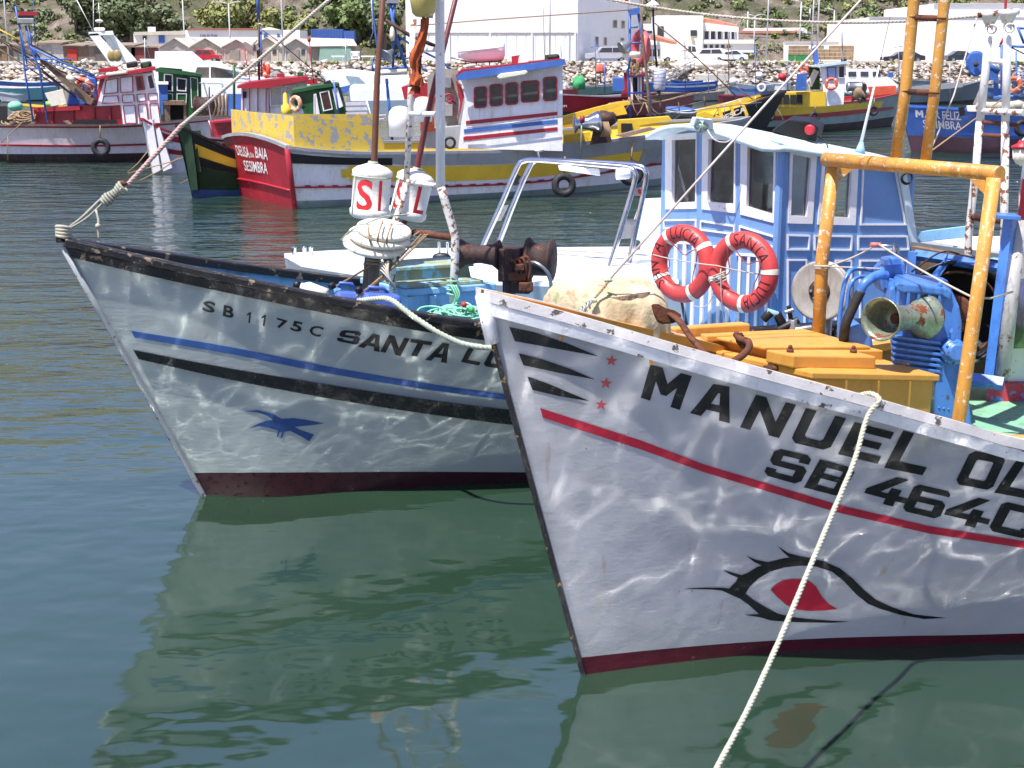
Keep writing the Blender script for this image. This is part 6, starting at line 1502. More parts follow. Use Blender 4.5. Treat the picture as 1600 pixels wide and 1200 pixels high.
def car(cx, yb, Y, length, h, body, label, kind='car', flip=1, group='vehicles parked along the quay road'):
    b = wpt(cx, Y, G0+.03); t = thing('parked_car', label, kind, b, group); L = length; W_ = 1.7
    if kind in ('van',): pf = [(-.5, .18), (-.5, .55), (-.47, .95), (-.2, 1), (.45, 1), (.5, .9), (.5, .18)]; wn_ = [(-.44, .58), (-.40, .88), (-.22, .9), (-.22, .58)]
    elif kind in ('jeep', 'pickup'): pf = [(-.5, .25), (-.5, .56), (-.26, .62), (-.16, .97), (.36, 1), (.47, .62), (.5, .58), (.5, .25)]; wn_ = [(-.2, .64), (-.12, .92), (.34, .94), (.42, .64)]
    else: pf = [(-.5, .22), (-.49, .5), (-.25, .6), (-.1, .96), (.2, 1), (.38, .68), (.49, .6), (.5, .22)]; wn_ = [(-.19, .64), (-.07, .92), (.18, .94), (.31, .66)]
    V = lambda x, z, y=0: b+Vector((x*L*flip, y, z*h))
    m = MB(); m.prism([V(x, z) for x, z in pf], (0, W_, 0)); m.build('body', plain('car_paint_%d_%d_%d' % body, body, .25), t, bevel=.05, fixn=True)
    m = MB(); m.prism([V(x, z, -.012) for x, z in wn_], (0, .03, 0)); m.build('side_window', M_dwin, t, fixn=True)
    m = MB(); xm = (wn_[1][0]+wn_[2][0])/2; m.box(V(xm, .78, -.02), (.07, .03, h*.3)); m.build('door_pillar', plain('car_paint_%d_%d_%d' % body, body, .25), t)
    for x in (-.32, .32):
        for y in (0, W_-.05):
            m = MB(); m.lathe(V(x, 0, y-.03)+Vector((0, 0, .3)), (0, 1, 0), [(0, .2), (.01, .31), (.18, .31), (.19, .2)], 18); w_ = m.build('wheel', M_rubber, t)
            if y == 0: m = MB(); m.lathe(V(x, 0, -.04)+Vector((0, 0, .3)), (0, 1, 0), [(0, .17), (.02, .17)], 14); m.build('hub_cap', M_galv, w_)
    m = MB(); m.box(V(-.49, .42, .3), (.1, .3, .16)); m.build('headlight', M_cream, t); m = MB(); m.box(V(.49, .45, .3), (.08, .3, .16)); m.build('tail_light', M_red, t)
for a in ((949, 98, 160, 4.9, 1.75, (176, 176, 184), 'silver four-wheel-drive with dark roof parked by the warehouse corner', 'jeep', 1), (1104, 97, 164, 4.3, 1.55, (226, 228, 232), 'white estate car behind the chevron sign', 'jeep', 1), (1062, 90, 178, 4.6, 2.1, (236, 236, 236), 'white box van left of the white parasol stall', 'van', -1), (1140, 94, 170, 4.4, 1.4, (206, 212, 214), 'pale saloon car right of the white estate car', 'car', 1), (322, 95, 158.6, 2.9, 1.45, (186, 34, 50), 'bright red off-roader parked before the tan shed', 'jeep', -1),
          (82, 68, 186, 2.9, 1.6, (120, 30, 44), 'dark red van above the left huts', 'jeep', 1), (136, 68, 186, 2.3, 1.4, (176, 184, 200), 'pale blue-grey hatchback above the left huts', 'car', 1), (1413, 102, 160, 4.7, 1.25, (40, 44, 56), 'dark saloon car before the tall white block, left of the yellow mast', 'car', 1), (1505, 102, 160, 3.4, 1.3, (36, 52, 66), 'dark saloon car behind the blue pulley', 'car', -1), (1330, 62, 200, 2.2, 1.2, (170, 40, 46), 'small red car above the crates', 'car', 1)): 
    if a[1] == 68:
        G_ = G0; G0 = G0+1.15; car(*a[:9]); G0 = G_
        bb = MB(); q = wpt(a[0], 186, 2.2); bb.box(q+Vector((0, 1, .57)), (6, 4, 1.14)); bb = tag(bb.build('parking_terrace', M_conc, loc=q), 'low terrace under the %s' % a[6].split(' above')[0], 'terrace')
    else: car(*a)
def road_bits():
    t = thing('chevron_sign', 'white road sign with dark chevrons below the white estate car', 'sign', wpt(1097, 156.9, G0)); pp(t, 'board', M_white, 156.5, [(1082, 91), (1112, 90), (1114, 99), (1084, 102)], .06)
    for k in range(5): pp(t, 'chevron', M_black, 156.42, [(1084+k*6, 92), (1087+k*6, 92), (1090.5+k*6, 96), (1088+k*6, 101), (1085+k*6, 101), (1087.5+k*6, 96.3)], .04)
    for x in (1087, 1109): tb(t, 'post', M_galv, 156.6, [(x, 100), (x, 106)], 1.5)
    # footbridge ramp with rails
    t = thing('gangway', 'grey sloping gangway with handrails down to the pontoon', 'gangway', wpt(1070, 148, .4)); m = MB(); m.slab([P(1040, 124, 148), P(1086, 104, 154), P(1086, 106, 154), P(1040, 127, 148)], (0, 1.4, 0)); m.build('ramp', M_galv, t)
    for k in range(9): x = 1040+k*5.6; y = lerp(124, 104, k/8); tb(t, 'stanchion', M_galv, 150, [(x, y), (x, y-10)], 1)
    tb(t, 'handrail', M_galv, 150, [(1040, 114), (1086, 94)], 1.4); tb(t, 'handrail', M_galv, 150, [(1040, 119), (1086, 99)], 1)
    t = thing('pontoon', 'concrete beam pontoon on piles right of the gangway', 'pontoon', wpt(1118, 146, .5)); pp(t, 'beam', M_conc, 146, rect(1086, 117, 1148, 126), 1.5)
    for x in (1090, 1118, 1144): tb(t, 'pile', M_conc, 146.5, [(x, 124), (x, 140)], 3)
    # white parasol, railings, upturned dinghy
    t = thing('parasol', 'white parasol by the parked vehicles', 'parasol', wpt(1124, 166, G0)); m = MB(); c = P(1124, 76, 166); m.lathe(c+Vector((0, 0, -.35)), (0, 0, 1), [(0, 1.45), (.02, 1.45), (.4, .05)], 10); m.build('canopy', M_white, t); tb(t, 'pole', M_galv, 166, [(1124, 78), (1124, 97)], 1)
    t = thing('dinghy', 'upturned cream dinghy lying on the quay edge', 'dinghy', wpt(1095, 158.5, G0)); m = MB(); m.ball(P(1096, 101, 155.5), 1, 18, 9, (3.1, .8, .62)); m.build('hull', M_cream, t)
    t = thing('bench', 'white metal bench and tables outside the netted shed', 'bench', wpt(555, 163, G0)); 
    for x in (549, 560): pp(t, 'leg', M_white, 163, rect(x, 82, x+1.6, 97), .1)
    pp(t, 'backrest', M_white, 163, rect(548, 80, 562, 88), .1); pp(t, 'seat', M_white, 162.6, rect(548, 90, 562, 92), .6)
    for k, x in enumerate((528, 574)):
        q = thing('table', ['white trestle table left of the white bench', 'white trestle table right of the white bench'][k], 'table', wpt(x, 163, G0), 'white tables by the shed')
        pp(q, 'tabletop', M_white, 162.8, rect(x-10, 87, x+10, 89), .8); pp(q, 'leg', M_white, 163, rect(x-8, 89, x-7, 97), .1); pp(q, 'leg', M_white, 163, rect(x+7, 89, x+8, 97), .1)
road_bits()
# ------------------------------------------------------------------ boats moored across the basin
M_redp = paint('red_boat_paint', (160, 32, 46), .45, .1, 2, dirt=((110, 24, 34), .4)); M_tyre = M_rubber
M_wb = paint('weathered_white_planks', (226, 226, 230), .6, .06, 1, dirt=((186, 174, 140), .4), chips=((150, 140, 130), .1, 6), streak=.35, bump=.004)
M_grey = paint('grey_deck_paint', (150, 152, 154), .6, .1, 1.5, dirt=((110, 104, 96), .4)); M_yel = paint('bright_yellow_paint', (224, 184, 50), .5, .08, 2, dirt=((190, 150, 50), .3))
M_grn = paint('deep_green_paint', (30, 82, 40), .5, .15, 2, dirt=((20, 50, 30), .4)); M_dgrn = paint('dark_green_hull', (22, 58, 30), .5, .2, 2, dirt=((60, 70, 50), .4)); M_bootb = paint('dark_boot_paint', (54, 44, 44), .7, .2, 2, dirt=((90, 90, 76), .4))
M_bblue = paint('boat_blue_paint', (64, 104, 176), .5, .12, 2, dirt=((40, 70, 130), .4)); M_brown = paint('worn_brown_rail', (140, 116, 100), .7, .2, 2, chips=((190, 180, 170), .2, 5))
M_lgrey = paint('pale_grey_green_bottom', (140, 160, 156), .7, .12, 1.5, dirt=((90, 110, 100), .4)); M_orange = plain('orange_ring_plastic', (214, 92, 60), .5)
M_gel = paint('white_gelcoat', (236, 238, 240), .25, .02, 1)
def tyre(x, y, rpx, Y, label, parent=None):
    c = P(x, y, Y); r = rpx*Y/FOC; t = thing('tyre_fender', label, 'tyre', c-Vector((0, 0, r)), 'old tyres hung as fenders')
    m = MB(); m.torus(c, (.15, -1, .1), r*.72, r*.30, 28, 10, flat=1.1); m.build('tyre', M_tyre, t)
    m = MB(); m.torus(c, (.15, -1, .1), r*.5, r*.06, 24, 6); m.build('bead', plain('worn_rubber_edge', (74, 72, 72), .8), t)
    m = MB(); m.tube([c+Vector((0, -.02, r*.9)), c+Vector((.02, 0, r*2.3))], .02, 5); m.build('hanging_rope', M_ropeb, t)
def fender_ring(x, y, rx, Y, label, mat=None, nv=(-.3, -1, 0), thick=.26):
    c = P(x, y, Y); r = rx*Y/FOC; t = thing('life_ring', label, 'life ring', c-Vector((0, 0, r))); m = MB(); m.torus(c, nv, r*(1-thick), r*thick, 28, 10); m.build('ring', mat or M_orange, t)
    u = Vector(nv).normalized().cross(Vector((0, 0, 1))).normalized()
    for k in range(4):
        m = MB(); a = .8+k*1.57; m.torus(c, nv, r*(1-thick), r*thick*1.06, 3, 10, a0=a, a1=a+.22); m.build('canvas_band', M_cream, t)
def std_boat(name, label, bow, stern_px, beam, sheer, hullm, bottomm, deckm, railm, rake=.6, srake=.2, vb=.18, stern='double', lining=None, zd=.45, cap=(.04, .10, .06), extra=None, flarep=1.0, cat='boat'):
    A = PZ(*bow); B_ = PZ(*stern_px); d = B_-A; ang = math.degrees(math.atan2(d.y, d.x)); L = d.length
    H = Hull((A.x, A.y), ang, L, beam, rake, srake, stern=stern, sheer_px=sheer, flarep=flarep)
    t = thing(name, label, cat, H.A); ts = [i/44 for i in range(45)]
    lo, hi = H.split_surface(lambda t_: vb, ts, (0, .5, 1), [i/8 for i in range(9)])
    hull = hi.build('hull', hullm, t); lo.build('bottom_paint', bottomm, t)
    zf = lambda t_: H.z(t_)*zd
    H.inner(zf, .05, 30).build('bulwark_lining', lining or deckm, t); H.deck(zf).build('deck', deckm, t); H.cap(*cap, n=44).build('cap_rail', railm, t)
    if stern != 'double':
        m = MB(); rows = [[H.pt(1, v, s_) for v in (-.3, 0, .25, .5, .75, 1)] for s_ in (1, -1)]; m.grid(rows, smooth=False); m.build('transom', hullm, t)
    return t, H, hull
# ---- long white boat at the left with the red bulwark
def left_boat():
    t, H, hull = std_boat('fishing_boat', 'long weathered white boat at the left with red bulwarks and white panelled wheelhouse', (-190, 251), (418, 243), 3.2, [(-200, 168), (-60, 188), (0, 193), (100, 194), (200, 193), (300, 186), (370, 180), (420, 172)], M_wb, M_bootb, paint('dirty_deck', (120, 110, 100), .8, .2, 1), M_brown, rake=1.0, srake=.4, vb=.20, zd=.7)
    f = lambda y: (lambda v: v)
    a = vtrace(H, [(-150, 232), (0, 228.5), (120, 229.5), (230, 227), (380, 222)]); b = vtrace(H, [(-150, 229), (0, 225.5), (120, 226.5), (230, 224), (380, 219)]); H.strip(a, b, .03, .97, .05, 50).build('red_strake', M_redp, t)
    a2 = vtrace(H, [(-150, 199), (0, 199.5), (200, 199), (370, 186)]); b2 = vtrace(H, [(-150, 196.5), (0, 197), (200, 196.5), (370, 184)]); H.strip(a2, b2, .03, .97, .03, 50).build('red_line', M_redp, t)
    Y = 41.6
    pp(t, 'red_bulwark', M_redp, Y, [(52, 172), (120, 165), (188, 164), (192, 194), (55, 194)], .5); pp(t, 'rail_board', M_redp, Y-.15, [(48, 168), (125, 166), (125, 172), (60, 175)], .2)
    for x in (80, 112, 145, 170): pp(t, 'bulwark_post', paint('dark_red', (140, 28, 40), .5), Y-.06, rect(x, 168, x+3, 193), .05)
    pp(t, 'tool_board', M_black, Y-.3, [(110, 193), (120, 187), (180, 187), (184, 193)], .1); pp(t, 'plank', M_brown, Y-.35, [(98, 189), (105, 188), (112, 194), (108, 195)], .1)
    w = thing('wheelhouse', 'white wheelhouse with red trimmed panels and a red roof on the left boat', 'wheelhouse', P(200, 193, Y+.4))
    pp(w, 'wall', M_wb, Y-.1, [(164, 122), (240, 112), (253, 193), (192, 194), (190, 164), (151, 166)], 2.0, dx=.4)
    pp(w, 'side_red', M_redp, Y-.05, [(157, 124), (165, 122), (152, 167), (148, 165)], 1.8)
    pp(w, 'roof', M_redp, Y-.35, [(149, 122), (243, 104), (243, 110), (150, 125)], 2.6, dx=.3); pp(w, 'roof_box', M_redp, Y+.2, [(153, 108), (183, 104), (187, 110), (155, 114)], .8); pp(w, 'grab_roll', M_cream, Y-.5, [(164, 114), (197, 110), (198, 115), (166, 119)], .2, bevel=.03)
    for q in ([(165, 125), (184, 122), (184, 145), (162, 147)], [(187, 121), (207, 119), (208, 144), (188, 145)], [(161, 150), (184, 149), (186, 161), (159, 162)], [(190, 148), (209, 147), (210, 160), (191, 161)], [(213, 147), (227, 146), (228, 158), (214, 159)], [(231, 146), (246, 145), (247, 157), (232, 158)], [(192, 165), (211, 164), (213, 193), (195, 193)], [(215, 163), (229, 162), (232, 193), (218, 193)], [(233, 162), (247, 161), (251, 193), (236, 193)]): win(w, Y-.13, q, 1.1, M_redp, M_wb, .03, 'panel')
    for q in ([(211, 119), (222, 118), (226, 140), (214, 142)], [(228, 117), (239, 115), (244, 139), (232, 141)]): win(w, Y-.16, q, 2.2, M_redp if q[0][0] < 220 else M_wb, M_gloss, .05)
    for k, (x0, c_) in enumerate(((197, M_black), (219, M_black))): pp(w, 'searchlight', c_, Y-.1, [(x0, 98), (x0+17, 95), (x0+19, 104), (x0+1, 107)], .4, bevel=.04)
    pp(w, 'green_lamp', M_grn, Y-.2, rect(223, 99, 232, 104), .1)
    # blue lattice mast with lamp boxes
    l = thing('lattice_mast', 'blue steel lattice mast with lamp boxes at the far left', 'mast', P(60, 193, Y))
    for pts, wd in (([(24, 10), (31, 45), (40, 120), (52, 190)], 3), ([(40, 40), (46, 70), (62, 110), (74, 192)], 3.4), ([(31, 40), (42, 100)], 2.4), ([(46, 42), (50, 75)], 2.2), ([(50, -40), (54, 55), (56, 90)], 1.2), ([(35, 92), (114, 93)], 2), ([(37, 107), (66, 107)], 2.4), ([(44, 68), (62, 90)], 3), ([(50, 75), (90, 95), (148, 118)], 3), ([(58, 90), (110, 108), (150, 122)], 2.2)): tb(l, 'tube', M_bblue, Y-.4, pts, wd)
    pp(l, 'lamp_box', M_redp, Y-.5, rect(29, 18, 58, 24), .5); pp(l, 'lamp_box', M_galv, Y-.5, rect(27, 28, 53, 37), .5, bevel=.02); pp(l, 'lamp_hood', M_black, Y-.5, rect(28, 24, 52, 28), .4)
    o = thing('boom', 'bundle of long weathered poles and planks leaning over the left boat', 'boom', P(145, 163, Y))
    pp(o, 'plank', M_wood, Y-.3, [(62, 96), (68, 93), (146, 156), (142, 164), (132, 160)], .25)
    for k, (a_, b_) in enumerate((((-40, 40), (70, 105)), ((-40, 52), (90, 135)), ((-30, 45), (128, 128)), ((0, 62), (115, 150)), ((-20, 36), (40, 68)), ((20, 62), (100, 118)), ((40, 88), (118, 152)), ((30, 60), (130, 112)))): tb(o, 'pole', M_yel if k in (4,) else (M_wood if k % 2 else M_drust), Y-.25+.05*k, [a_, b_], 2.2)
    tb(o, 'roller', M_cream, Y-.5, [(106, 118), (116, 128)], 9, 12)
    pp(None, 'tarpaulin', paint('blue_tarpaulin', (50, 96, 180), .6, .1, 3), Y+.4, [(104, 166), (112, 130), (120, 122), (152, 120), (152, 164)], .5, bevel=.05, loc=P(120, 165, Y)); tag(bpy.data.objects['tarpaulin'], 'blue tarpaulin bundled beside the red roofed wheelhouse', 'tarpaulin')
    fender_ring(130, 137, 16, Y+.1, 'orange life ring hanging left of the panelled white wheelhouse')
    m = MB()
    for k in range(14): m.torus(P(134+rng.uniform(-8, 8), 144+rng.uniform(-8, 8), Y-.1), (rng.uniform(-1, 1), -1, rng.uniform(-1, 1)), .16, .02, 12, 4)
    tag(m.build('net_tangle', plain('pinkish_net', (170, 130, 124), .9), loc=P(134, 150, Y)), 'tangle of pinkish net beside the orange ring at the left', 'net')
    tyre(157.5, 230, 14.5, Y-.4, 'black tyre hanging low on the side of the long white boat')
    t2 = thing('fish_box', 'black open box standing on the white boat right of its wheelhouse', 'box', P(272, 188, Y)); pp(t2, 'side', M_wood, Y, rect(255, 160, 266, 189), .8); pp(t2, 'back', M_dark, Y+.6, rect(262, 162, 289, 187), .1); pp(t2, 'lid', M_wood, Y-.1, [(254, 158), (288, 158), (292, 164), (258, 164)], .8); pp(t2, 'side', M_wood, Y, rect(287, 162, 291, 188), .8)
    w = thing('winch', 'brown rusty winch drum and tackle on the long white boat', 'winch', P(320, 182, Y)); m = MB(); m.lathe(P(306, 165, Y), (1, -.1, 0), [(0, .28), (.04, .29), (.06, .24), (.5, .24), (.52, .29), (.56, .29)], 24); m.build('drum', M_drust, w)
    for k in range(9): tb(w, 'tackle', M_ropeb if k % 2 else M_drust, Y-.2, [(332+k*3, 148+rng.uniform(-3, 3)), (335+k*2.6, 165), (330+k*3.2, 180)], 2.2)
    tb(w, 'pipe', M_galv, Y-.4, [(311, 130), (318, 129), (324, 150), (333, 215)], 2)
    pp(w, 'blue_box', M_bblue, Y+.2, rect(355, 147, 377, 180), .3)
    tb(w, 'eye_post', M_drust, Y-.2, [(327, 152), (327, 136)], 2)
    for a_, b_, lb in (((36, 190), (2, 223), 'thin rope slanting down from the rail of the long white boat'), ((12, 212), (12, 250), 'short rope hanging into the water at the far left')): tag(tb(None, 'line', M_ropeb, Y-1, [a_, b_], 1.6, loc=P(*a_, Y-1)), lb, 'rope')
    pp(None, 'machinery_box', M_dark, Y, rect(-20, 166, 12, 193), .5, loc=P(0, 193, Y)); tag(bpy.data.objects['machinery_box'], 'dark machinery box at the left edge of the long white boat', 'box')
    m = MB()
    for k in range(16): m.torus(P(rng.uniform(14, 48), rng.uniform(178, 191), Y+rng.uniform(-.2, .3)), (rng.uniform(-.5, .5), -.4, 1), rng.uniform(.15, .3), .025, 14, 4)
    tag(m.build('net_heap', M_ropeb, loc=P(30, 192, Y)), 'heap of brown ropes behind the rail at the far left', 'rope heap')
left_boat()
def behind_left():
    Y = 46.0   # green wheelhouse boat
    t = thing('wheelhouse', 'green wheelhouse with white framed windows behind the long white boat', 'wheelhouse', P(285, 190, Y)); pp(t, 'wall', M_grn, Y, [(247, 111), (256, 110), (314, 118), (316, 190), (250, 190)], 2.2)
    pp(t, 'roof', M_grn, Y-.2, [(242, 108), (250, 106), (316, 116), (315, 120), (243, 112)], 2.6)
    for q in ([(256, 115), (270, 116), (270, 143), (256, 142)], [(276, 121), (292, 123), (291, 143), (276, 142)]): win(t, Y-.05, q, 1.6, M_trim, M_gloss, .06)
    for q in ([(297, 120), (309, 122), (310, 166), (299, 168)], [(276, 146), (292, 146), (290, 176), (276, 174)], [(256, 145), (270, 146), (270, 160), (257, 160)]): win(t, Y-.04, q, 1.1, M_trim, M_grn, .03, 'panel')
    pp(t, 'hull_side', M_grn, Y+.2, rect(240, 188, 330, 232), 2.0)
    pp(t, 'funnel', M_bblue, Y-.6, [(247, 131), (262, 130), (262, 178), (252, 180)], .4); pp(t, 'funnel_cap', M_white, Y-.7, rect(245, 128, 263, 132), .6); pp(t, 'roof_gear', M_black, Y, [(250, 105), (285, 108), (284, 112), (252, 109)], .4)
    tb(None, 'green_post', M_grn, 40, [(365.5, 100), (366, 180)], 4, loc=P(366, 180, 40)); tag(bpy.data.objects['green_post'], 'dark green upright post left of the white and red wheelhouse', 'post')
    # motor yacht
    Y = 60; t = thing('motor_yacht', 'large white motor yacht with a swept radar arch behind the left boats', 'yacht', PZ(300, 188)); pp(t, 'hull', M_gel, Y, [(236, 122), (420, 122), (438, 150), (425, 196), (250, 196)], 3.6); pp(t, 'cabin', M_gel, Y+.3, [(218, 92), (340, 96), (372, 110), (378, 126), (240, 126)], 3)
    pp(t, 'flybridge', M_gel, Y+.5, [(242, 80), (300, 80), (318, 95), (242, 95)], 2.4); pp(t, 'windscreen', plain('brown_tinted_glass', (88, 84, 80), .1), Y+.1, [(308, 105), (338, 105), (376, 122), (302, 122)], .3); pp(t, 'window_post', M_gel, Y+.05, rect(327, 104, 329, 122), .1)
    pp(t, 'foredeck', M_gel, Y-.1, [(340, 99), (386, 112), (384, 114), (330, 104)], .6)
    pp(t, 'radar_arch', M_gel, Y, [(138, 53), (153, 52), (193, 98), (182, 104), (172, 100)], .5); pp(t, 'radar_arch', M_gel, Y+1.6, [(157, 52), (174, 50), (212, 92), (215, 98), (190, 98)], .5); pp(t, 'arch_top', M_gel, Y, [(138, 50), (176, 48), (178, 54), (140, 56)], 2)
    pp(t, 'scanner', M_cream, Y+.5, rect(147, 43, 164, 48), .8, bevel=.05); m = MB(); m.ball(P(155, 33, Y), .17, 12, 6, (1, 1, .4)); m.build('dome', M_cream, t); tb(t, 'bracket', M_galv, Y, [(155, 43), (155, 34)], 1.2)
    tb(t, 'whip_aerial', M_white, Y, [(120, 0), (145, 48)], 1.2, 5); tb(t, 'whip_aerial', M_white, Y, [(146, -20), (146, 46)], 1.4, 5); tb(t, 'whip_aerial', M_white, Y, [(154, 5), (156, 32)], 1.0, 5)
    for x in (175, 183): 
        m = MB(); m.ball(P(x, 87, Y-.3), .22, 14, 8, (.9, .4, 1.1)); m.build('speaker', paint('brass_tan', (150, 130, 80), .4), t)
    flat_text('PRINCESS', P(258, 98.5, Y+.48), (1, 0, -.05), (0, 0, 1), 26*Y/FOC, 2.4*Y/FOC, plain('faded_blue_ink', (130, 150, 190), .5), t, out=(0, 0, 0)) if 0 else None
    tb(t, 'rail', M_galv, Y-.2, [(250, 128), (350, 130), (420, 126)], 1); 
    for x in (270, 310, 352, 390): tb(t, 'stanchion', M_galv, Y-.2, [(x, 129), (x, 140)], 1)
    pp(t, 'cockpit_side', M_gel, Y-.2, [(303, 122), (344, 122), (350, 150), (312, 152)], .3); tb(t, 'deck_bar', M_galv, Y-.4, [(352, 146), (352, 190)], 1.2)
left_rows = [((-30, 92, 133, 158), (96, 158, 164), 'turquoise open rowing boat moored at the far left'), ((-20, 90, 128, 139), (70, 110, 180), 'blue and white open boat beyond the turquoise one'), ((-30, 38, 134, 146), (206, 206, 214), 'small white boat with a red rail at the left edge'), ]
behind_left()
def open_boat(x0, x1, ys, yw, col, label, railcol=None, inner=(200, 204, 206), flip=0, stripe=None, grp='small open boats moored across the basin'):
    a, b = ((x0+3, yw), (x1-3, yw)) if not flip else ((x1-3, yw), (x0+3, yw))
    Yl = PZ(*a).y; rise = (yw-ys)*.22
    t, H, hull = std_boat('rowing_boat', label, a, b, min(2.2, abs(x1-x0)*Yl/FOC*.34), sorted([(a[0]-3 if not flip else a[0]+3, ys-rise), ((x0+x1)/2, ys+1), (b[0]+3 if not flip else b[0]-3, ys-rise*.3)]), paint('boat_%d_%d_%d' % col, col, .5, .1, 2, dirt=((120, 120, 110), .3)), M_bootb, paint('inner_%d_%d_%d' % inner, inner, .6, .1, 2), paint('boatrail_%d_%d_%d' % (railcol or col), railcol or col, .5, .1, 2), rake=.25, srake=.1, vb=.12, cap=(.05, .06, .06))
    t['group'] = grp
    for u in (.35, .6, .8): thwart(H, u, H.z(u)*.8, .2, paint('thwart_wood', (190, 176, 150), .7), t)
    if stripe: H.strip(.62, .82, .03, .97, .02, 24).build('stripe', paint('stripe_%d_%d_%d' % stripe, stripe, .5), t)
    return t
for q in ((-60, 92, 137, 157.5, (104, 162, 166), 'turquoise open rowing boat moored at the far left'), (-10, 96, 128, 138, (72, 108, 176), 'blue and white open boat beyond the turquoise one'), (-40, 40, 135, 146, (206, 206, 214), 'small white boat with a red rail at the left edge')):
    open_boat(*q, railcol=(190, 40, 54) if 'red rail' in q[5] else (220, 226, 230))
open_boat(20, 118, 167, 183, (206, 196, 150), 'white and green dinghy stacked with gear behind the lattice mast', railcol=(230, 190, 60))
m = MB(); c = P(24, 166, 58); m.ball(c, .28, 14, 8, (1.1, 1, .75)); tag(m.build('buoy', plain('sea_green_buoy', (120, 190, 160), .5), loc=c), 'pale green round buoy behind the far left rail', 'buoy')
m = MB(); c = P(80, 163, 58); m.ball(c, .25, 14, 8, (1.3, 1, .6)); tag(m.build('buoy', plain('leaf_green_buoy', (110, 170, 80), .5), loc=c), 'bright green float right of the lattice mast', 'buoy')
pp(None, 'white_block', M_cream, 56, [(70, 146), (98, 140), (104, 162), (80, 166)], .5, loc=P(85, 165, 56)); tag(bpy.data.objects['white_block'], 'white foam block lying behind the leaning planks', 'foam block')

# ---- white sternpost boat and green-yellow boat
def post_boats():
    t, H, hull = std_boat('fishing_boat', 'small white boat with tall stem and red bands beside the long white boat', (238, 272), (470, 252), 2.2, [(232, 193), (250, 203), (290, 214), (340, 221), (400, 224)], M_wb, M_wb, M_wb, M_redp, rake=.25, vb=.1)
    Y = H.A.y; H.strip(.80, .95, .02, .9, .02, 30).build('red_band', M_redp, hull); H.strip(.48, .60, .02, .9, .02, 30).build('red_band', M_redp, hull)
    pp(t, 'stem_post', M_trim, Y-.15, [(227, 188), (238, 187), (251, 267), (239, 271)], .2); pp(t, 'stem_board', M_trim, Y-.1, [(243, 201), (249, 199), (269, 262), (255, 268)], .12)
    flat_text('SESIMBRA', P(256, 221, Y-.35), (1, .45, -.32), (0, 0, 1), 15*Y/FOC, 3.0*Y/FOC, M_letter, t)
    t, H, hull = std_boat('fishing_boat', 'dark green boat with black and yellow bands left of the red transom', (301, 309), (560, 280), 2.3, [(298, 208), (320, 218), (345, 230), (370, 240), (450, 250)], M_dgrn, paint('blue_bottom', (50, 90, 140), .6, .15, 2), M_grn, M_black, rake=.35, vb=.12)
    Y = H.A.y; H.strip(.86, .99, .03, .95, .02, 30).build('black_band', M_black, hull); H.strip(.66, .85, .04, .95, .015, 30).build('yellow_band', M_yel, hull); H.strip(.52, .62, .04, .95, .03, 30).build('black_strake', M_black, hull)
    pp(t, 'stem_post', M_dgrn, Y-.2, [(283, 191), (291, 190), (299, 212), (306, 262), (309, 296), (298, 298), (291, 250)], .22); pp(t, 'stem_board', M_dgrn, Y-.1, [(298, 205), (311, 204), (313, 212), (308, 222), (310, 245), (315, 268), (308, 270)], .14)
    for a_, b_, lb in (((347, 225), (200, 271), 'brown mooring line left of the green stem'), ((280, 246), (217, 283), 'mooring line crossing the green stem towards the water'), ((360, 242), (281, 287), 'mooring line running from the red transom to the water'), ((232, 235), (199, 270), 'short mooring line at the white stem')):
        tag(tb(None, 'mooring_line', M_ropeb, 33, [a_, ((a_[0]+b_[0])/2, (a_[1]+b_[1])/2+3), b_] , 1.7, loc=P(*b_, 33)), lb, 'rope')
    t = thing('hatch_box', 'bright red wooden hatch box behind the green stem', 'hatch box', P(345, 215, 38)); pp(t, 'side', M_redp, 38, [(325, 191), (364, 188), (364, 216), (330, 214)], 1.0); pp(t, 'lid', M_redp, 37.9, [(333, 190), (364, 187), (364, 190), (334, 193)], 1.1); pp(t, 'handle', M_dark, 37.9, rect(342, 199, 352, 201), .05)
    tb(t, 'bar', M_galv, 37.7, [(326, 188), (334, 214)], 2)
post_boats()
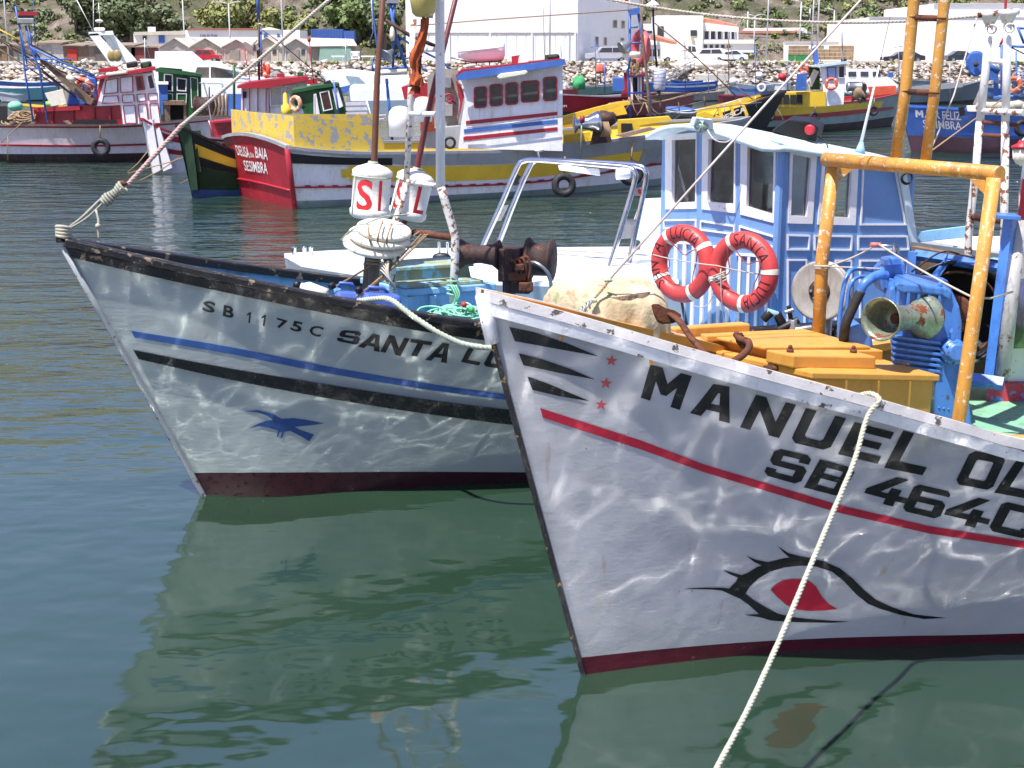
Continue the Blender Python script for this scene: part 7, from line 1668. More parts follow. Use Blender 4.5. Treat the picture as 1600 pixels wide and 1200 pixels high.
# ---- the red transom boat DEUSA DA BAIA
def deusa():
    n_, f_ = PZ(462, 326), PZ(374, 304); cen = (n_+f_)/2; w = (n_-f_).length; ax = Vector((-(n_-f_).y, (n_-f_).x, 0)).normalized()
    if ax.x < 0: ax = -ax
    L = 12.5; A = cen+ax*L; beam = w/.80
    bw = [(0, .01), (.08, .16), (.2, .45), (.4, .78), (.6, .88), (.8, .86), (1, .80)]; bs = [(0, .02), (.08, .34), (.2, .66), (.4, .92), (.6, 1), (.8, .98), (1, .92)]
    H = Hull((A.x, A.y), math.degrees(math.atan2(-ax.y, -ax.x)), L, beam, .9, .22, bw=bw, bs=bs, sheer_px=[(446, 232), (500, 238), (560, 241), (640, 241), (700, 240), (800, 238), (880, 229), (970, 220), (1032, 211), (1110, 198)])
    t = thing('fishing_boat', 'yellow, grey and white boat with a red transom lettered DEUSA DA BAIA SESIMBRA', 'boat', H.A); ts = [i/60 for i in range(61)]
    lo, hi = H.split_surface(lambda q: .13, ts, (0, .5, 1), [i/10 for i in range(11)]); hull = hi.build('hull', M_wb, t); lo.build('bottom_paint', M_lgrey, t)
    zf = lambda q: H.z(q)*.62; H.inner(zf, .06, 40).build('bulwark_lining', M_yel, t); H.deck(zf).build('deck', M_grey, t); H.cap(.03, .12, .06, n=50).build('cap_rail', M_grey, t)
    tt = lambda x, v=.6: t_at(H, x, v)
    tabs = lambda ys: vtrace(H, ys)
    g0 = tabs([(447, 237), (560, 246), (620, 257), (700, 258), (850, 253), (950, 242), (1040, 230)])
    H.strip(g0, lambda q: 1.0, 0, 1, .03, 60).build('grey_strake', M_grey, t)
    k0 = tabs([(447, 255), (520, 257), (611, 258)]); k1 = tabs([(447, 233), (520, 239), (611, 240)]); H.strip(k0, lambda q: min(.93, k1(q)), tt(612), .999, .045, 30).build('black_strake', M_black, t)
    y0 = tabs([(530, 283), (700, 283), (850, 275), (1000, 255)]); y1 = tabs([(530, 259), (700, 259.5), (850, 254), (1000, 236)]); H.strip(y0, y1, tt(1000), tt(545), .02, 50).build('yellow_band', M_yel, hull)
    ry0 = tabs([(530, 279), (560, 283)]); ry1 = tabs([(530, 263), (560, 259)]); H.strip(lambda q: lerp(y0(q), (y0(q)+y1(q))/2, .45), lambda q: lerp(y1(q), (y0(q)+y1(q))/2, .45), tt(546), tt(533), .02, 6).build('yellow_band', M_yel, hull)
    H.strip(tabs([(447, 260), (1000, 260), (1040, 257)]), g0, 0.02, tt(1001), .018, 12).build('grey_bow_band', M_grey, hull)
    r0 = tabs([(450, 294), (560, 293), (700, 292.5), (850, 284), (1032, 257)]); r1 = tabs([(450, 291.5), (560, 290.5), (700, 290), (850, 281.5), (1032, 254.5)]); H.strip(r0, r1, .05, .999, .05, 60).build('red_strake', M_redp, t)
    for k in range(26):
        x = 475+k*21.5
        if x > 1020: break
        q = tt(x, .4); q2 = tt(x+9, .4); H.strip(lambda z, r1=r1: r1(z), lambda z, r1=r1: r1(z)+.022, min(q, q2), max(q, q2), .06, 2).build('strake_block', M_redp, t)
    # transom
    m = MB(); vs = (-.3, 0, .13, .35, .6, .85, 1); rows = []
    for j in range(9):
        u = lerp(1, -1, j/8); rows.append([H.pt(1, v, 1)*((1+u)/2)+H.pt(1, v, -1)*((1-u)/2)+Vector((0, 0, max(0, v)*.16*(1-u*u)))-H.d*(-.10*(1-u*u)) for v in vs])
    m.grid(rows, smooth=True); tr = m.build('transom', M_redp, t)
    m = MB()
    for j in range(8):
        u0, u1 = lerp(1, -1, j/8), lerp(1, -1, (j+1)/8); a, b = rows[j][-1], rows[j+1][-1]; m.slab([a-H.d*.06, b-H.d*.06, b+H.d*.05, a+H.d*.05], (0, 0, .07))
    m.build('transom_cap', M_grey, t)
    m = MB(); m.tube([rows[j][2].lerp(rows[j][3], .75)+H.d*.02 for j in range(9)], .028, 6); m.build('rubbing_bar', M_redp, t)
    m = MB(); m.tube([H.pt(1, v, 1)+H.d*.02 for v in (-.2, 0, .5, 1)], .06, 8); m.build('quarter_post', M_redp, t)
    lm = plain('white_lettering', (236, 232, 226), .5)
    vs_ = [v for r in rows for v in r]; mm = len(vs); bv = BVHTree.FromPolygons(vs_, [(i*mm+k, i*mm+k+1, (i+1)*mm+k+1, (i+1)*mm+k) for i in range(8) for k in range(mm-1)])
    for txt, bl, br, tl, tr_ in (('DEUSA', (373, 242), (392, 247), (368, 226), (389, 230)), ('DA', (393, 245), (399, 247), (392, 238), (398, 240)), ('BAIA', (401, 246), (420, 250), (399, 229), (418, 232)), ('SESIMBRA', (384, 266), (420, 272), (381, 250), (418, 254))):
        vs2, fs2 = unit_text(txt, .012); vs2, fs2 = refine(vs2, fs2, .3); decal('lettering', quadmap(vs2, bl, br, tl, tr_), fs2, bv, lm, tr, out=.02)
    # raised worn yellow bulwark round the stern
    path = []
    for k in range(13): q = lerp(lerp(.64, .985, .0) if False else tt(603, 1), .985, k/12); path.append((H.pt(q, 1, 1, out=-.12), q))
    for k in range(1, 8): u = lerp(1, -1, k/8); e = H.pt(.985, 1, 1, out=-.12)*((1+u)/2)+H.pt(.985, 1, -1, out=-.12)*((1-u)/2)+H.d*.12*(1-u*u); path.append((e, .99))
    for k in range(9): q = lerp(.985, .7, k/8); path.append((H.pt(q, 1, -1, out=-.12), q))
    rows2 = [[], [], []]; tt_ = [(362, 180), (400, 179), (470, 186), (540, 192), (575, 197), (588, 205), (597, 222), (602, 236)]
    for p, q in path:
        x, y = proj(p)
        if x > 604: continue
        yt = interp(tt_, x) if p in [z_[0] for z_ in path[:13]] else 180
        hgt = max(.02, (y-yt)*p.y/FOC)
        if p not in [z_[0] for z_ in path[:13]]: hgt = .66
        rows2[0].append(p+Vector((0, 0, .03))); rows2[1].append(p+Vector((0, 0, .03+hgt*.5))); rows2[2].append(p+Vector((0, 0, .03+hgt)))
    m = MB(); m.grid(rows2, smooth=False); bw_ = m.build('stern_bulwark', paint('peeling_yellow_over_grey', (222, 188, 72), .5, .06, 1, chips=((158, 156, 154), .54, 4.5), dirt=((190, 160, 90), .3), bump=.002), t); so = bw_.modifiers.new('thick', 'SOLIDIFY'); so.thickness = .04
    for x, y, r_, lb in ((881, 289, 19, 'black tyre fender under the stainless arch, left of a pair'), (986, 270, 20, 'black tyre fender beside the blue wheelhouse, right of a pair')): tyre(x, y, r_, 31.2 if x < 900 else 31.6, lb)
    # wheelhouse
    Y = 31.3; w = thing('wheelhouse', 'white wheelhouse with blue roof edge and five red-framed windows', 'wheelhouse', P(800, 232, Y)); fp = [(714, 124), (725, 135), (727, 160), (722, 190), (717, 229), (740, 235), (879, 233), (879, 103), (725, 125)]
    pp(w, 'wall', M_wb, Y, [(716, 122), (725, 136), (726, 160), (721, 190), (716, 232), (879, 236), (879, 100)], 2.4, dx=.8); pp(w, 'roof_fascia', M_bblue, Y-.35, [(714, 117), (725, 112), (882, 92), (885, 101), (725, 125), (714, 126)], .12); pp(w, 'roof', M_redp, Y-.2, [(716, 113), (722, 109), (800, 100), (876, 91), (882, 94), (725, 116)], 2.9, dx=.8)
    pp(w, 'roof_edge', M_redp, Y+.1, [(712, 118), (722, 108), (727, 108), (722, 122)], 2.2)
    gl = plain('wheelhouse_window_glass', (70, 72, 70), .08)
    for x0, y0, x1, y1 in ((740, 135, 761, 169), (764.5, 131, 786, 166), (789, 128.5, 810, 164), (813.5, 125.5, 843, 160), (848, 119.5, 871, 158)):
        def rr(x0, y0, x1, y1, r_): 
            sk = -(x1-x0)*.045; pts = []
            for cx_, cy_, a0 in ((x1-r_, y0+r_, 0), (x0+r_, y0+r_, 90), (x0+r_, y1-r_, 180), (x1-r_, y1-r_, 270)):
                for k in range(5): a = R(a0+k*22.5); pts.append((cx_+r_*math.cos(a), cy_-r_*math.sin(a)+(sk*.5 if cx_ > (x0+x1)/2 else -sk*.5)))
            return pts
        o_, i_ = rr(x0, y0, x1, y1, 5), rr(x0+2.2, y0+2.2, x1-2.2, y1-2.2, 3.5); m = MB()
        for k in range(len(o_)): j = (k+1) % len(o_); m.slab([P(*o_[k], Y-.05), P(*o_[j], Y-.05), P(*i_[j], Y-.05), P(*i_[k], Y-.05)], (0, .05, 0))
        f = m.build('window', M_redp, w, fixn=True); pp(f, 'pane', gl, Y-.02, i_, .015)
    for q, mt in (([(728, 189), (871, 174.5), (871, 180), (728, 195)], M_redp), ([(725, 202), (871, 186.5), (871, 192.5), (725, 208)], M_bblue), ([(724, 214), (871, 198.5), (871, 204), (724, 220)], M_redp)): pp(w, 'stripe', mt, Y-.012, q, .01)
    tb(w, 'handrail', M_galv, Y-.15, [(730, 200), (879, 182)], 1.5)
    pp(w, 'lamp_box', M_cream, Y-.45, [(776, 120), (782, 115), (822, 110), (825, 113), (820, 117), (780, 124)], .12, bevel=.02); pp(w, 'red_pennant_board', M_redp, Y-.1, [(727, 213), (755, 212), (755, 216), (727, 219)], .04)
    pp(w, 'roof_box', M_redp, Y+.6, [(799, 88), (812, 86), (814, 100), (800, 102)], .5); pp(w, 'roof_box', M_white, Y+.5, [(811, 88), (824, 85), (826, 100), (809, 101)], .4); pp(w, 'searchlight', M_black, Y+.4, [(850, 86), (874, 84), (875, 93), (853, 96)], .35, bevel=.05); pp(w, 'green_lamp', M_grn, Y+.38, rect(851, 86, 856, 94), .1)
    tb(w, 'aerial', M_galv, Y+.6, [(851, 86), (848, -10)], 1); tb(w, 'aerial', M_galv, Y+.6, [(877, 90), (876, 65)], 1)
    # aft part: grey wall and machinery
    a = thing('engine_casing', 'grey aft casing with a red handwheel beside the blue-roofed wheelhouse', 'casing', P(695, 225, Y)); pp(a, 'wall', paint('tan_grey_steel', (150, 146, 136), .6, .12, 2), Y+1.0, [(668, 118), (686, 106), (716, 110), (716, 195), (668, 200)], .2); pp(a, 'curved_edge', M_redp, Y+.5, [(712, 126), (722, 138), (725, 150), (720, 175), (716, 190), (719, 160)], .5)
    pp(a, 'box', M_galv, Y+.8, rect(692, 121, 705, 137), .2); pp(a, 'box', M_grey, Y+.8, rect(693, 163, 707, 181), .2); m = MB(); m.torus(P(701, 153, Y+.6), (0, -1, 0), .085, .02, 18, 6); m.tube([P(701, 153, Y+.6), P(712, 162, Y+.9)], .02, 6); m.build('handwheel', M_redp, a)
    pp(a, 'base', M_grey, Y+.3, [(660, 203), (720, 197), (717, 232), (660, 232)], .8); m = MB(); m.torus(P(703, 223, Y+.2), (0, -1, 0), .11, .03, 20, 6); m.build('pipe_mouth', M_black, a)
    m = MB(); c = P(626, 206, 32); m.lathe(c-Vector((0, 0, .1)), (0, 0, 1), [(0, .26), (.4, .27), (.55, .25), (.64, .16), (.67, .04)], 24); tag(m.build('tank', M_gel, loc=c), 'white rounded tank standing behind the bamboo poles', 'tank')
    pp(None, 'red_locker', M_redp, 33, [(627, 137), (640, 132), (668, 130), (670, 152), (632, 156)], .8, loc=P(650, 155, 33)); tag(bpy.data.objects['red_locker'], 'red locker beside the orange cloth', 'locker')
    fd = thing('bollard', 'orange mooring bollard with a white cap behind the white ladder', 'bollard', P(668, 205, 31.5)); m = MB(); m.lathe(P(668, 205, 31.5), (0, 0, 1), [(0, .16), (.5, .14), (.7, .2), (.75, .2)], 16); m.build('post', plain('orange_paint', (214, 88, 52), .5), fd); m = MB(); m.lathe(P(661, 190, 31.2), (0, 0, 1), [(0, .2), (.35, .2), (.5, .15), (.53, .03)], 16); m.build('drum', M_gel, fd)
    # forward gear
    s = thing('winch', 'silver cone-ended winch with rusty gear on the yellow foredeck', 'winch', P(930, 210, 32.5)); c = P(896, 195, 32); m = MB(); m.lathe(c, (1, .1, .1), [(0, .13), (.02, .2), (.06, .17), (.1, .1), (.34, .16), (.5, .23), (.56, .25), (.6, .24), (.62, .05)], 24); m.build('drum', M_steel, s)
    m = MB(); m.ball(P(945, 186, 32.3), .24, 12, 8, (1, .8, .8), jit=.4); m.build('motor', M_drust, s); pp(s, 'pedestal', M_drust, 32.2, [(928, 198), (950, 196), (956, 222), (922, 226)], .4)
    for k in range(8): tb(s, 'hose', M_ropeb, 32, [(936+k*2, 190), (944+k*1.6, 200+k), (938+k*2, 214)], 1.6)
    pst = thing('marker_post', 'slim post with a dark red cylinder head on the foredeck rail', 'post', P(908, 250, 29.8)); tb(pst, 'rod', M_galv, 29.8, [(909, 184), (907, 250)], 2.4); tb(pst, 'head', paint('maroon_head', (140, 30, 44), .5), 29.8, [(910, 181), (910, 192)], 7, 14)
    v = thing('vent', 'white mushroom vent on the grey rail under the blue-roofed wheelhouse', 'vent', P(843, 247, 30)); m = MB(); m.ball(P(842, 234, 30), .11, 14, 8, (1, 1, .5)); m.build('cap', M_gel, v); tb(v, 'stem', M_gel, 30, [(840, 236), (843, 248)], 3)
    pp(t, 'foredeck_rail', M_yel, 34.2, [(879, 182), (930, 168), (965, 160), (983, 158), (985, 163), (930, 176), (880, 190)], .3); pp(t, 'fore_bulwark', M_yel, 33.6, [(879, 190), (975, 166), (980, 178), (879, 196)], .12); pp(t, 'deck_locker', M_yel, 32.6, [(880, 212), (922, 206), (924, 219), (880, 226)], .5); pp(t, 'deck_locker', M_yel, 33.0, [(965, 188), (1045, 182), (1050, 188), (1000, 196), (1000, 206), (965, 212)], .4); pp(t, 'grille', M_dark, 32.9, rect(971, 193, 988, 206), .1)
    pp(t, 'hatch_plank', M_brown, 31.5, [(962, 212), (1015, 199), (1026, 202), (975, 215)], .4)
    lr = thing('life_raft', 'white life raft canister on a rusty cradle on the red wheelhouse roof', 'life raft', P(752, 97, 33)); m = MB(); c = P(752, 78, 33); m.lathe(c-Vector((.54, 0, 0)), (1, 0, 0), [(0, .12), (.03, .22), (.14, .27), (.54, .29), (.94, .27), (1.05, .22), (1.08, .12)], 28); m.build('canister', M_gel, lr); m = MB(); m.lathe(c-Vector((.565, 0, .0)), (1, 0, 0), [(.0, .01), (.001, .02)], 6); m.torus(c, (0, 0, 1), .0, .0, 3, 3) if 0 else None
    pp(lr, 'seam', M_grey, 32.68, [(715, 81), (789, 73), (789, 75), (715, 83)], .04)
    for x in (725, 742, 762, 780): tb(lr, 'cradle_bar', M_rust, 32.9, [(x, 80), (x+3, 101)], 1.6)
    tb(lr, 'cradle_bar', M_rust, 32.8, [(716, 100), (785, 95)], 1.6); tb(lr, 'boat_hook', M_galv, 32.6, [(704, 90), (742, 97)], 3)
deusa()
def mid_wheelhouses():
    Y = 40; t = thing('wheelhouse', 'white wheelhouse with red roof and thin red trim behind the yellow stern', 'wheelhouse', P(420, 210, Y)); pp(t, 'wall', M_wb, Y, [(377, 135), (417, 137), (461, 130), (480, 126), (480, 215), (377, 215)], 2); pp(t, 'roof', M_redp, Y-.3, [(370, 135), (388, 129), (480, 119), (484, 122), (480, 126), (415, 138), (371, 138)], 2.6)
    for x in (379, 389, 402, 415, 420): pp(t, 'red_trim', M_redp, Y-.04, rect(x, 138, x+.9, 182), .03)
    for q in ([(421, 137), (441, 134), (442, 165), (422, 166)], [(444, 135), (461, 132), (463, 146), (445, 150)]): win(t, Y-.05, q, 1.5, M_trim, plain('pale_blind_glass', (170, 166, 160), .2), .05)
    pp(t, 'name_plate', M_dark, Y-.06, rect(380, 143, 385, 153), .02); tb(t, 'roof_pole', M_redp, Y, [(381, 75), (391, 128)], 1.4); pp(t, 'roof_box', M_redp, Y+.5, rect(433, 115, 445, 121), .4); pp(t, 'roof_box', M_grn, Y+.5, rect(465, 113, 474, 120), .3); pp(t, 'red_box', M_redp, Y-.3, [(477, 126), (495, 122), (496, 134), (478, 131)], .3)
    mt = thing('mast', 'tarred wooden mast with blue sleeve, horn and loudspeaker behind the red roof', 'mast', P(408, 125, Y+.8)); tb(mt, 'pole', M_wood, Y+.8, [(405, -20), (405, 125)], 3.6, 10); tb(mt, 'sleeve', M_bblue, Y+.7, [(402, -20), (403, 30)], 3.6, 10); tb(mt, 'brace', M_bblue, Y+.7, [(408, 45), (409, 120)], 2.6)
    m = MB(); m.lathe(P(401, 62, Y+.5), (-.6, -.6, -.55), [(0, .04), (.2, .08), (.34, .17), (.36, .17)], 16); m.build('horn', M_cream, mt); pp(mt, 'lamp_box', M_grey, Y+.4, [(388, 70), (402, 70), (406, 76), (400, 80), (390, 78)], .3)
    tb(mt, 'cable', M_black, Y+.6, [(410, 47), (440, 68), (508, 126)], 1.4, 5); tb(mt, 'boom', M_drust, Y+.6, [(402, 72), (404, 120)], 2); tb(mt, 'crosstree', M_galv, Y+.6, [(398, 38), (414, 36)], 1.4)
    fender_ring(416, 109, 13, Y+.4, 'orange ring hung on the tarred mast', nv=(-.9, -.5, 0))
    Y = 37; t = thing('wheelhouse', 'small dark green wheelhouse with white framed windows above the yellow stern', 'wheelhouse', P(500, 215, Y)); pp(t, 'wall', M_grn, Y, [(452, 145), (458, 139), (490, 136), (496, 137), (528, 133), (533, 138), (543, 176), (544, 215), (477, 215), (474, 170), (460, 165)], 1.8, bevel=.1)
    for q in ([(499, 144), (514, 141), (520, 171), (505, 174)], [(519, 139), (527, 137), (536, 166), (526, 171)], [(490, 147), (494, 146), (500, 182), (490, 184)]): win(t, Y-.05, q, 1.6, M_trim, plain('brown_window_glass', (70, 52, 50), .12) if q[0][0] == 499 else M_trim, .06)
    pp(t, 'roof_gear', M_dark, Y+.3, [(505, 129), (516, 125), (520, 132), (508, 134)], .3); tb(t, 'roof_pole', M_redp, Y+.2, [(483, 62), (490, 130)], 1.6); m = MB(); m.ball(P(483, 62, Y+.2), .045, 8, 6, (1, 1, 1.4)); m.build('pole_head', M_redp, t); pp(t, 'roof_rim', M_grn, Y-.1, [(455, 141), (492, 134), (530, 130), (531, 134), (494, 139), (456, 146)], 1.9)
    tb(t, 'blue_pole', M_bblue, Y-.5, [(521, 125), (532, 192)], 3)
    fender_ring(462, 162, 13, Y-.3, 'faded tan life ring on the green wheelhouse', mat=paint('tan_ring', (206, 150, 116), .6, .1, 4), nv=(-.6, -.8, 0))
    b = thing('bollard', 'yellow bollard wrapped in yellow net left of the green wheelhouse', 'bollard', P(447, 185, Y-1)); m = MB(); m.lathe(P(447, 188, Y-1), (0, 0, 1), [(0, .1), (.35, .12), (.4, .06), (.65, .05), (.68, .02)], 12); m.build('post', M_yel, b); m = MB(); m.ball(P(448, 174, Y-1.05), .16, 10, 7, (.8, .8, 1.1), jit=.6); m.build('net', M_yel, b)
    pp(None, 'green_boat_hull', M_grn, 37.3, [(440, 205), (560, 200), (600, 225), (580, 262), (450, 262)], 1.6, loc=P(500, 240, 37.3)); tag(bpy.data.objects['green_boat_hull'], 'green hull mostly hidden behind the yellow stern bulwark', 'boat')
    # white seat frame
    s = thing('seat', 'white slatted bench and rail frame behind the yellow stern', 'seat', P(560, 195, 36)); 
    for k in range(3): pp(s, 'slat', plain('mauve_white', (206, 198, 206), .6), 36, [(540, 160+k*8), (573, 159+k*8), (575, 164+k*8), (541, 165+k*8)], .06)
    for a_, b_ in (((573, 158), (584, 195)), ((545, 182), (603, 180)), ((556, 182), (560, 198)), ((540, 188), (600, 186))): tb(s, 'frame_tube', M_gel, 36, [a_, b_], 2)
    # blue gallows behind
    Y = 45; g = thing('gallows', 'bright blue steel gallows frame with a grey horn and white fender bars', 'gallows', P(610, 130, Y))
    for pts, wd in (([(582, -20), (582, 8), (587, 55), (593, 108)], 3), ([(608, 0), (617, 50), (634, 105)], 5), ([(618, 0), (614, 30), (614, 106)], 4.4), ([(611, 0), (614, 8)], 3), ([(584, 108), (660, 104)], 4), ([(620, 55), (650, 75), (690, 95), (712, 116)], 3), ([(582, 92), (605, 93)], 2.6), ([(628, 92), (660, 88)], 2.4), ([(624, 64), (632, 58)], 2), ([(625, 82), (614, 92)], 2), ([(581, 95), (583, 112)], 3), ([(657, 104), (668, 112)], 3)): tb(g, 'tube', M_bblue, Y, pts, wd)
    tb(g, 'guy', M_galv, Y, [(580, -10), (583, 50), (576, 70)], 1.4); pp(g, 'lamp_box', M_galv, Y-.1, rect(604, -3, 623, 5), .4)
    m = MB(); m.lathe(P(614, 78, Y-.2), (-.5, -.4, -.5), [(0, .05), (.15, .1), (.3, .24), (.32, .24)], 16); m.build('horn', M_galv, g); tb(g, 'fender_bar', M_cream, Y-.2, [(586, 114), (636, 112)], 9, 12); tb(g, 'boom', M_drust, Y-.1, [(602, 31), (640, 55), (680, 72)], 6, 10); m = MB(); m.lathe(P(613, 51, Y-.1), (0, 0, 1), [(-.25, .05), (-.1, .09), (.1, .07), (.2, .03)], 12); m.build('lamp', M_cream, g)
    tb(g, 'strut', M_bblue, Y+.3, [(604, 123), (613, 222)], 4.6)
    # speedboats
    for (q, lb, Y, cb) in ((((500, 113), (560, 110), (640, 118), (668, 128), (655, 150), (520, 150)), 'white sports cruiser with a low windscreen behind the green wheelhouse', 66, 0), (((545, 133), (612, 133), (655, 150), (632, 178), (550, 178)), 'white speedboat bow right of the blue strut', 52, 1)):
        s = thing('speedboat', lb, 'speedboat', PZ(580, q[-1][1])); pp(s, 'hull', M_gel, Y, q, 2.2, bevel=.15)
        if not cb: pp(s, 'windscreen', plain('pale_screen', (150, 170, 180), .1), Y-.05, [(540, 118), (560, 120), (572, 131), (548, 132)], .4); pp(s, 'blue_stripe', M_bblue, Y-.06, [(527, 137), (556, 131), (556, 136), (530, 148)], .05); pp(s, 'deck', M_gel, Y+.2, [(505, 110), (555, 108), (562, 112), (505, 115)], 1.4)
        else: pp(s, 'painted_hull_shade', paint('shaded_speedboat_side', (130, 146, 158), .4, .1, 1), Y-.03, [(540, 158), (645, 156), (632, 178), (550, 178)], .03)  # thin grey sheet: shade of the white hull's lower side put in as colour
mid_wheelhouses()
def right_side_boats():
    # yellow-sided boat behind the blue wheelhouse roof (bow at its right)
    t, H, hull = std_boat('fishing_boat', 'black-hulled boat with bright yellow insides behind the blue wheelhouse roof', (1178, 236), (760, 252), 2.8, [(860, 206), (940, 200), (1000, 197), (1090, 190), (1150, 173), (1208, 152)], M_black, M_bootb, M_yel, M_black, rake=1.2, lining=M_yel, zd=.62, cap=(.04, .1, .07))
    Y = 43.5; pp(t, 'fore_thwart', M_yel, Y, [(1085, 180), (1100, 174), (1130, 184), (1118, 188)], .4); pp(t, 'stringer', M_yel, Y+.6, [(1083, 172), (1160, 155), (1185, 147), (1190, 150), (1160, 162), (1085, 178)], .15)
    for x in (1120, 1140, 1160): pp(t, 'frame_rib', M_yel, Y+.4, [(x, 166), (x+4, 165), (x+10, 180), (x+5, 182)], .15)
    flat_text('PESCA', P(1128, 190, 41.7), (1, 0, .42), (-.3, 0, 1), 40*41.7/FOC, 8*41.7/FOC, M_cream, t)
    tb(t, 'handrail', M_galv, Y, [(1115, 182), (1125, 165), (1155, 155), (1190, 146)], 1.4); 
    for x, y in ((1131, 164), (1156, 156), (1180, 150)): tb(t, 'stanchion', M_galv, Y, [(x, y), (x+2, y+18)], 1.3)
    d = thing('fish_drum', 'blue covered round fish drum beside the black bow', 'drum', P(1063, 195, 42)); m = MB(); c = P(1063, 172, 42); m.lathe(c-Vector((0, 0, .5)), (.05, -.1, 1), [(0, .42), (.45, .45), (.47, .47), (.5, .46), (.52, .05)], 26); m.build('body', [M_grey][0], d); m = MB(); m.lathe(c+Vector((0, 0, .02)), (.05, -.1, 1), [(0, .44), (.03, .43), (.06, .1)], 26); m.build('lid', M_bblue, d)
    pp(None, 'tarpaulin', M_black, 41.5, [(1048, 188), (1062, 178), (1088, 182), (1090, 196), (1050, 198)], .5, bevel=.05, loc=P(1070, 198, 41.5)); o = [x for x in bpy.data.objects if x.name.startswith('tarpaulin')][-1]; tag(o, 'crumpled dark tarpaulin behind the bulkhead lamp', 'tarpaulin')
    # red and grey boats behind the yellow one
    t, H, hull = std_boat('fishing_boat', 'dark red hulled boat with grey rail right of the white wheelhouse', (1010, 176), (780, 180), 2.4, [(820, 150), (880, 149), (960, 152), (1020, 146)], M_redp, M_bootb, M_grey, M_grey, rake=.6)
    flat_text('271', P(878, 167.5, PZ(900, 178).y-1.5), (1, 0, 0), (0, 0, 1), 8*70/FOC, 3.5*70/FOC, M_cream, t)
    t, H, hull = std_boat('fishing_boat', 'low boat with maroon sheer line behind the yellow-lined bow', (1080, 172), (960, 186), 2.0, [(960, 166), (1030, 160), (1082, 147)], paint('maroon', (130, 36, 52), .5, .1), M_bootb, M_wood, M_brown, rake=.6)
    t, H, hull = std_boat('fishing_boat', 'grey-green skiff under the rubble bank', (1045, 140), (890, 152), 2.2, [(890, 138), (960, 135), (1040, 128)], paint('grey_green_hull', (130, 160, 140), .6, .1), M_bootb, M_grey, M_grey, rake=.4)
    open_boat(1015, 1120, 131, 144, (48, 88, 168), 'blue moored boat with a white line below the gangway', stripe=(220, 220, 224), flip=1)
    open_boat(1120, 1240, 150, 163, (120, 40, 54), 'maroon open boat behind the yellow handrail', flip=1)
    open_boat(1030, 1130, 146, 158, (150, 146, 140), 'grey open boat with a ladder lying in it', flip=1)
    t = thing('lattice_mast', 'blue ladder mast with loudspeaker and white float in front of the warehouse corner', 'mast', P(1000, 192, 38)); Y = 38
    for pts, wd in (([(984, 12), (984, 100), (981, 110), (985, 186)], 4), ([(996, 12), (1004, 60), (1012, 130), (1021, 195)], 4.4), ([(984, 43), (997, 42)], 2.6), ([(984, 67), (1002, 67)], 2.6), ([(982, 145), (1013, 145)], 3), ([(983, 120), (1010, 118)], 2.6)): tb(t, 'tube', M_bblue, Y, pts, wd)
    pp(t, 'head', M_bblue, Y-.1, [(981, 14), (1000, 12), (999, 22), (984, 24)], .2); tb(t, 'head_post', M_cream, Y, [(982, 14), (986, -10)], 2); tb(t, 'head_post', M_galv, Y, [(1001, -5), (996, 16)], 1.6); pp(t, 'red_lamp', M_redp, Y, rect(977, -3, 982, 6), .1)
    m = MB(); m.lathe(P(986, 66, Y-.2), (-.8, -.3, -.45), [(0, .05), (.12, .08), (.3, .17), (.32, .17)], 16); m.build('horn', M_galv, t); tb(t, 'float', M_cream, Y-.2, [(973, 85), (1000, 86)], 10, 14); m = MB(); m.torus(P(1001, 76, Y+.3), (-.95, -.3, 0), .40, .12, 26, 8); m.build('ring', paint('faded_pink_ring', (190, 90, 96), .6), t)
    m = MB()
    for k in range(12): m.torus(P(994+rng.uniform(-4, 4), 99+k*1.2, Y-.2), (rng.uniform(-1, 1), -1, .3), .1, .02, 12, 4)
    m.build('rope_hank', M_ropeb, t); tb(t, 'lashed_spar', M_wood, Y-.4, [(1000, -20), (1004, 60), (1013, 148), (1017, 193)], 4, 9)
    for k in range(12): a_ = (986+rng.uniform(-4, 30), 140+rng.uniform(0, 30)); b_ = (a_[0]+rng.uniform(-14, 30), a_[1]+rng.uniform(4, 24)); tb(t, 'rigging', M_ropeb, Y-.3, [a_, ((a_[0]+b_[0])/2, (a_[1]+b_[1])/2+4), b_], 1.6, 5)
    tb(t, 'topping_line', M_ropeb, Y-.2, [(650, 40), (760, 31), (860, 24), (990, 15)], 2.0, 5)
    tb(t, 'gaff', M_wood, Y+.4, [(1023, 36), (1060, 66), (1075, 78), (1110, 110), (1150, 150)], 2.2, 6)
    for a_, b_ in (((1010, 180), (1190, 160)), ((1030, 160), (1150, 132)), ((1146, 133), (1176, 155)), ((1040, 172), (1100, 158)), ((1060, 160), (1062, 176)), ((1100, 150), (1102, 166))): tb(t, 'rail', M_wood if a_[0] != 1010 else M_galv, Y+1, [a_, b_], 1.7, 6)
    s = thing('signal_pole', 'dark pole topped by a white and red cone signal near the warehouse corner', 'pole', P(1025, 104, 60)); tb(s, 'pole', M_dark, 60, [(1020, -10), (1021, 40), (1026, 104)], 3); m = MB(); m.lathe(P(1020, 9, 60), (0, 0, 1), [(0, .29), (.03, .3), (.22, .04)], 12); m.build('cone', [M_white][0], s); tb(s, 'red_rim', M_redp, 60, [(1011, 9), (1030, 7)], 2)
    r_ = thing('deck_post', 'red painted samson post left of the blue ladder mast', 'post', P(977, 155, 38.5)); pp(r_, 'post', M_redp, 38.5, [(974, 113), (982, 113), (983, 152), (970, 152), (971, 146), (976, 138)], .3); pp(r_, 'white_cap', M_gel, 38.4, rect(973, 104, 983, 112), .2, bevel=.05)
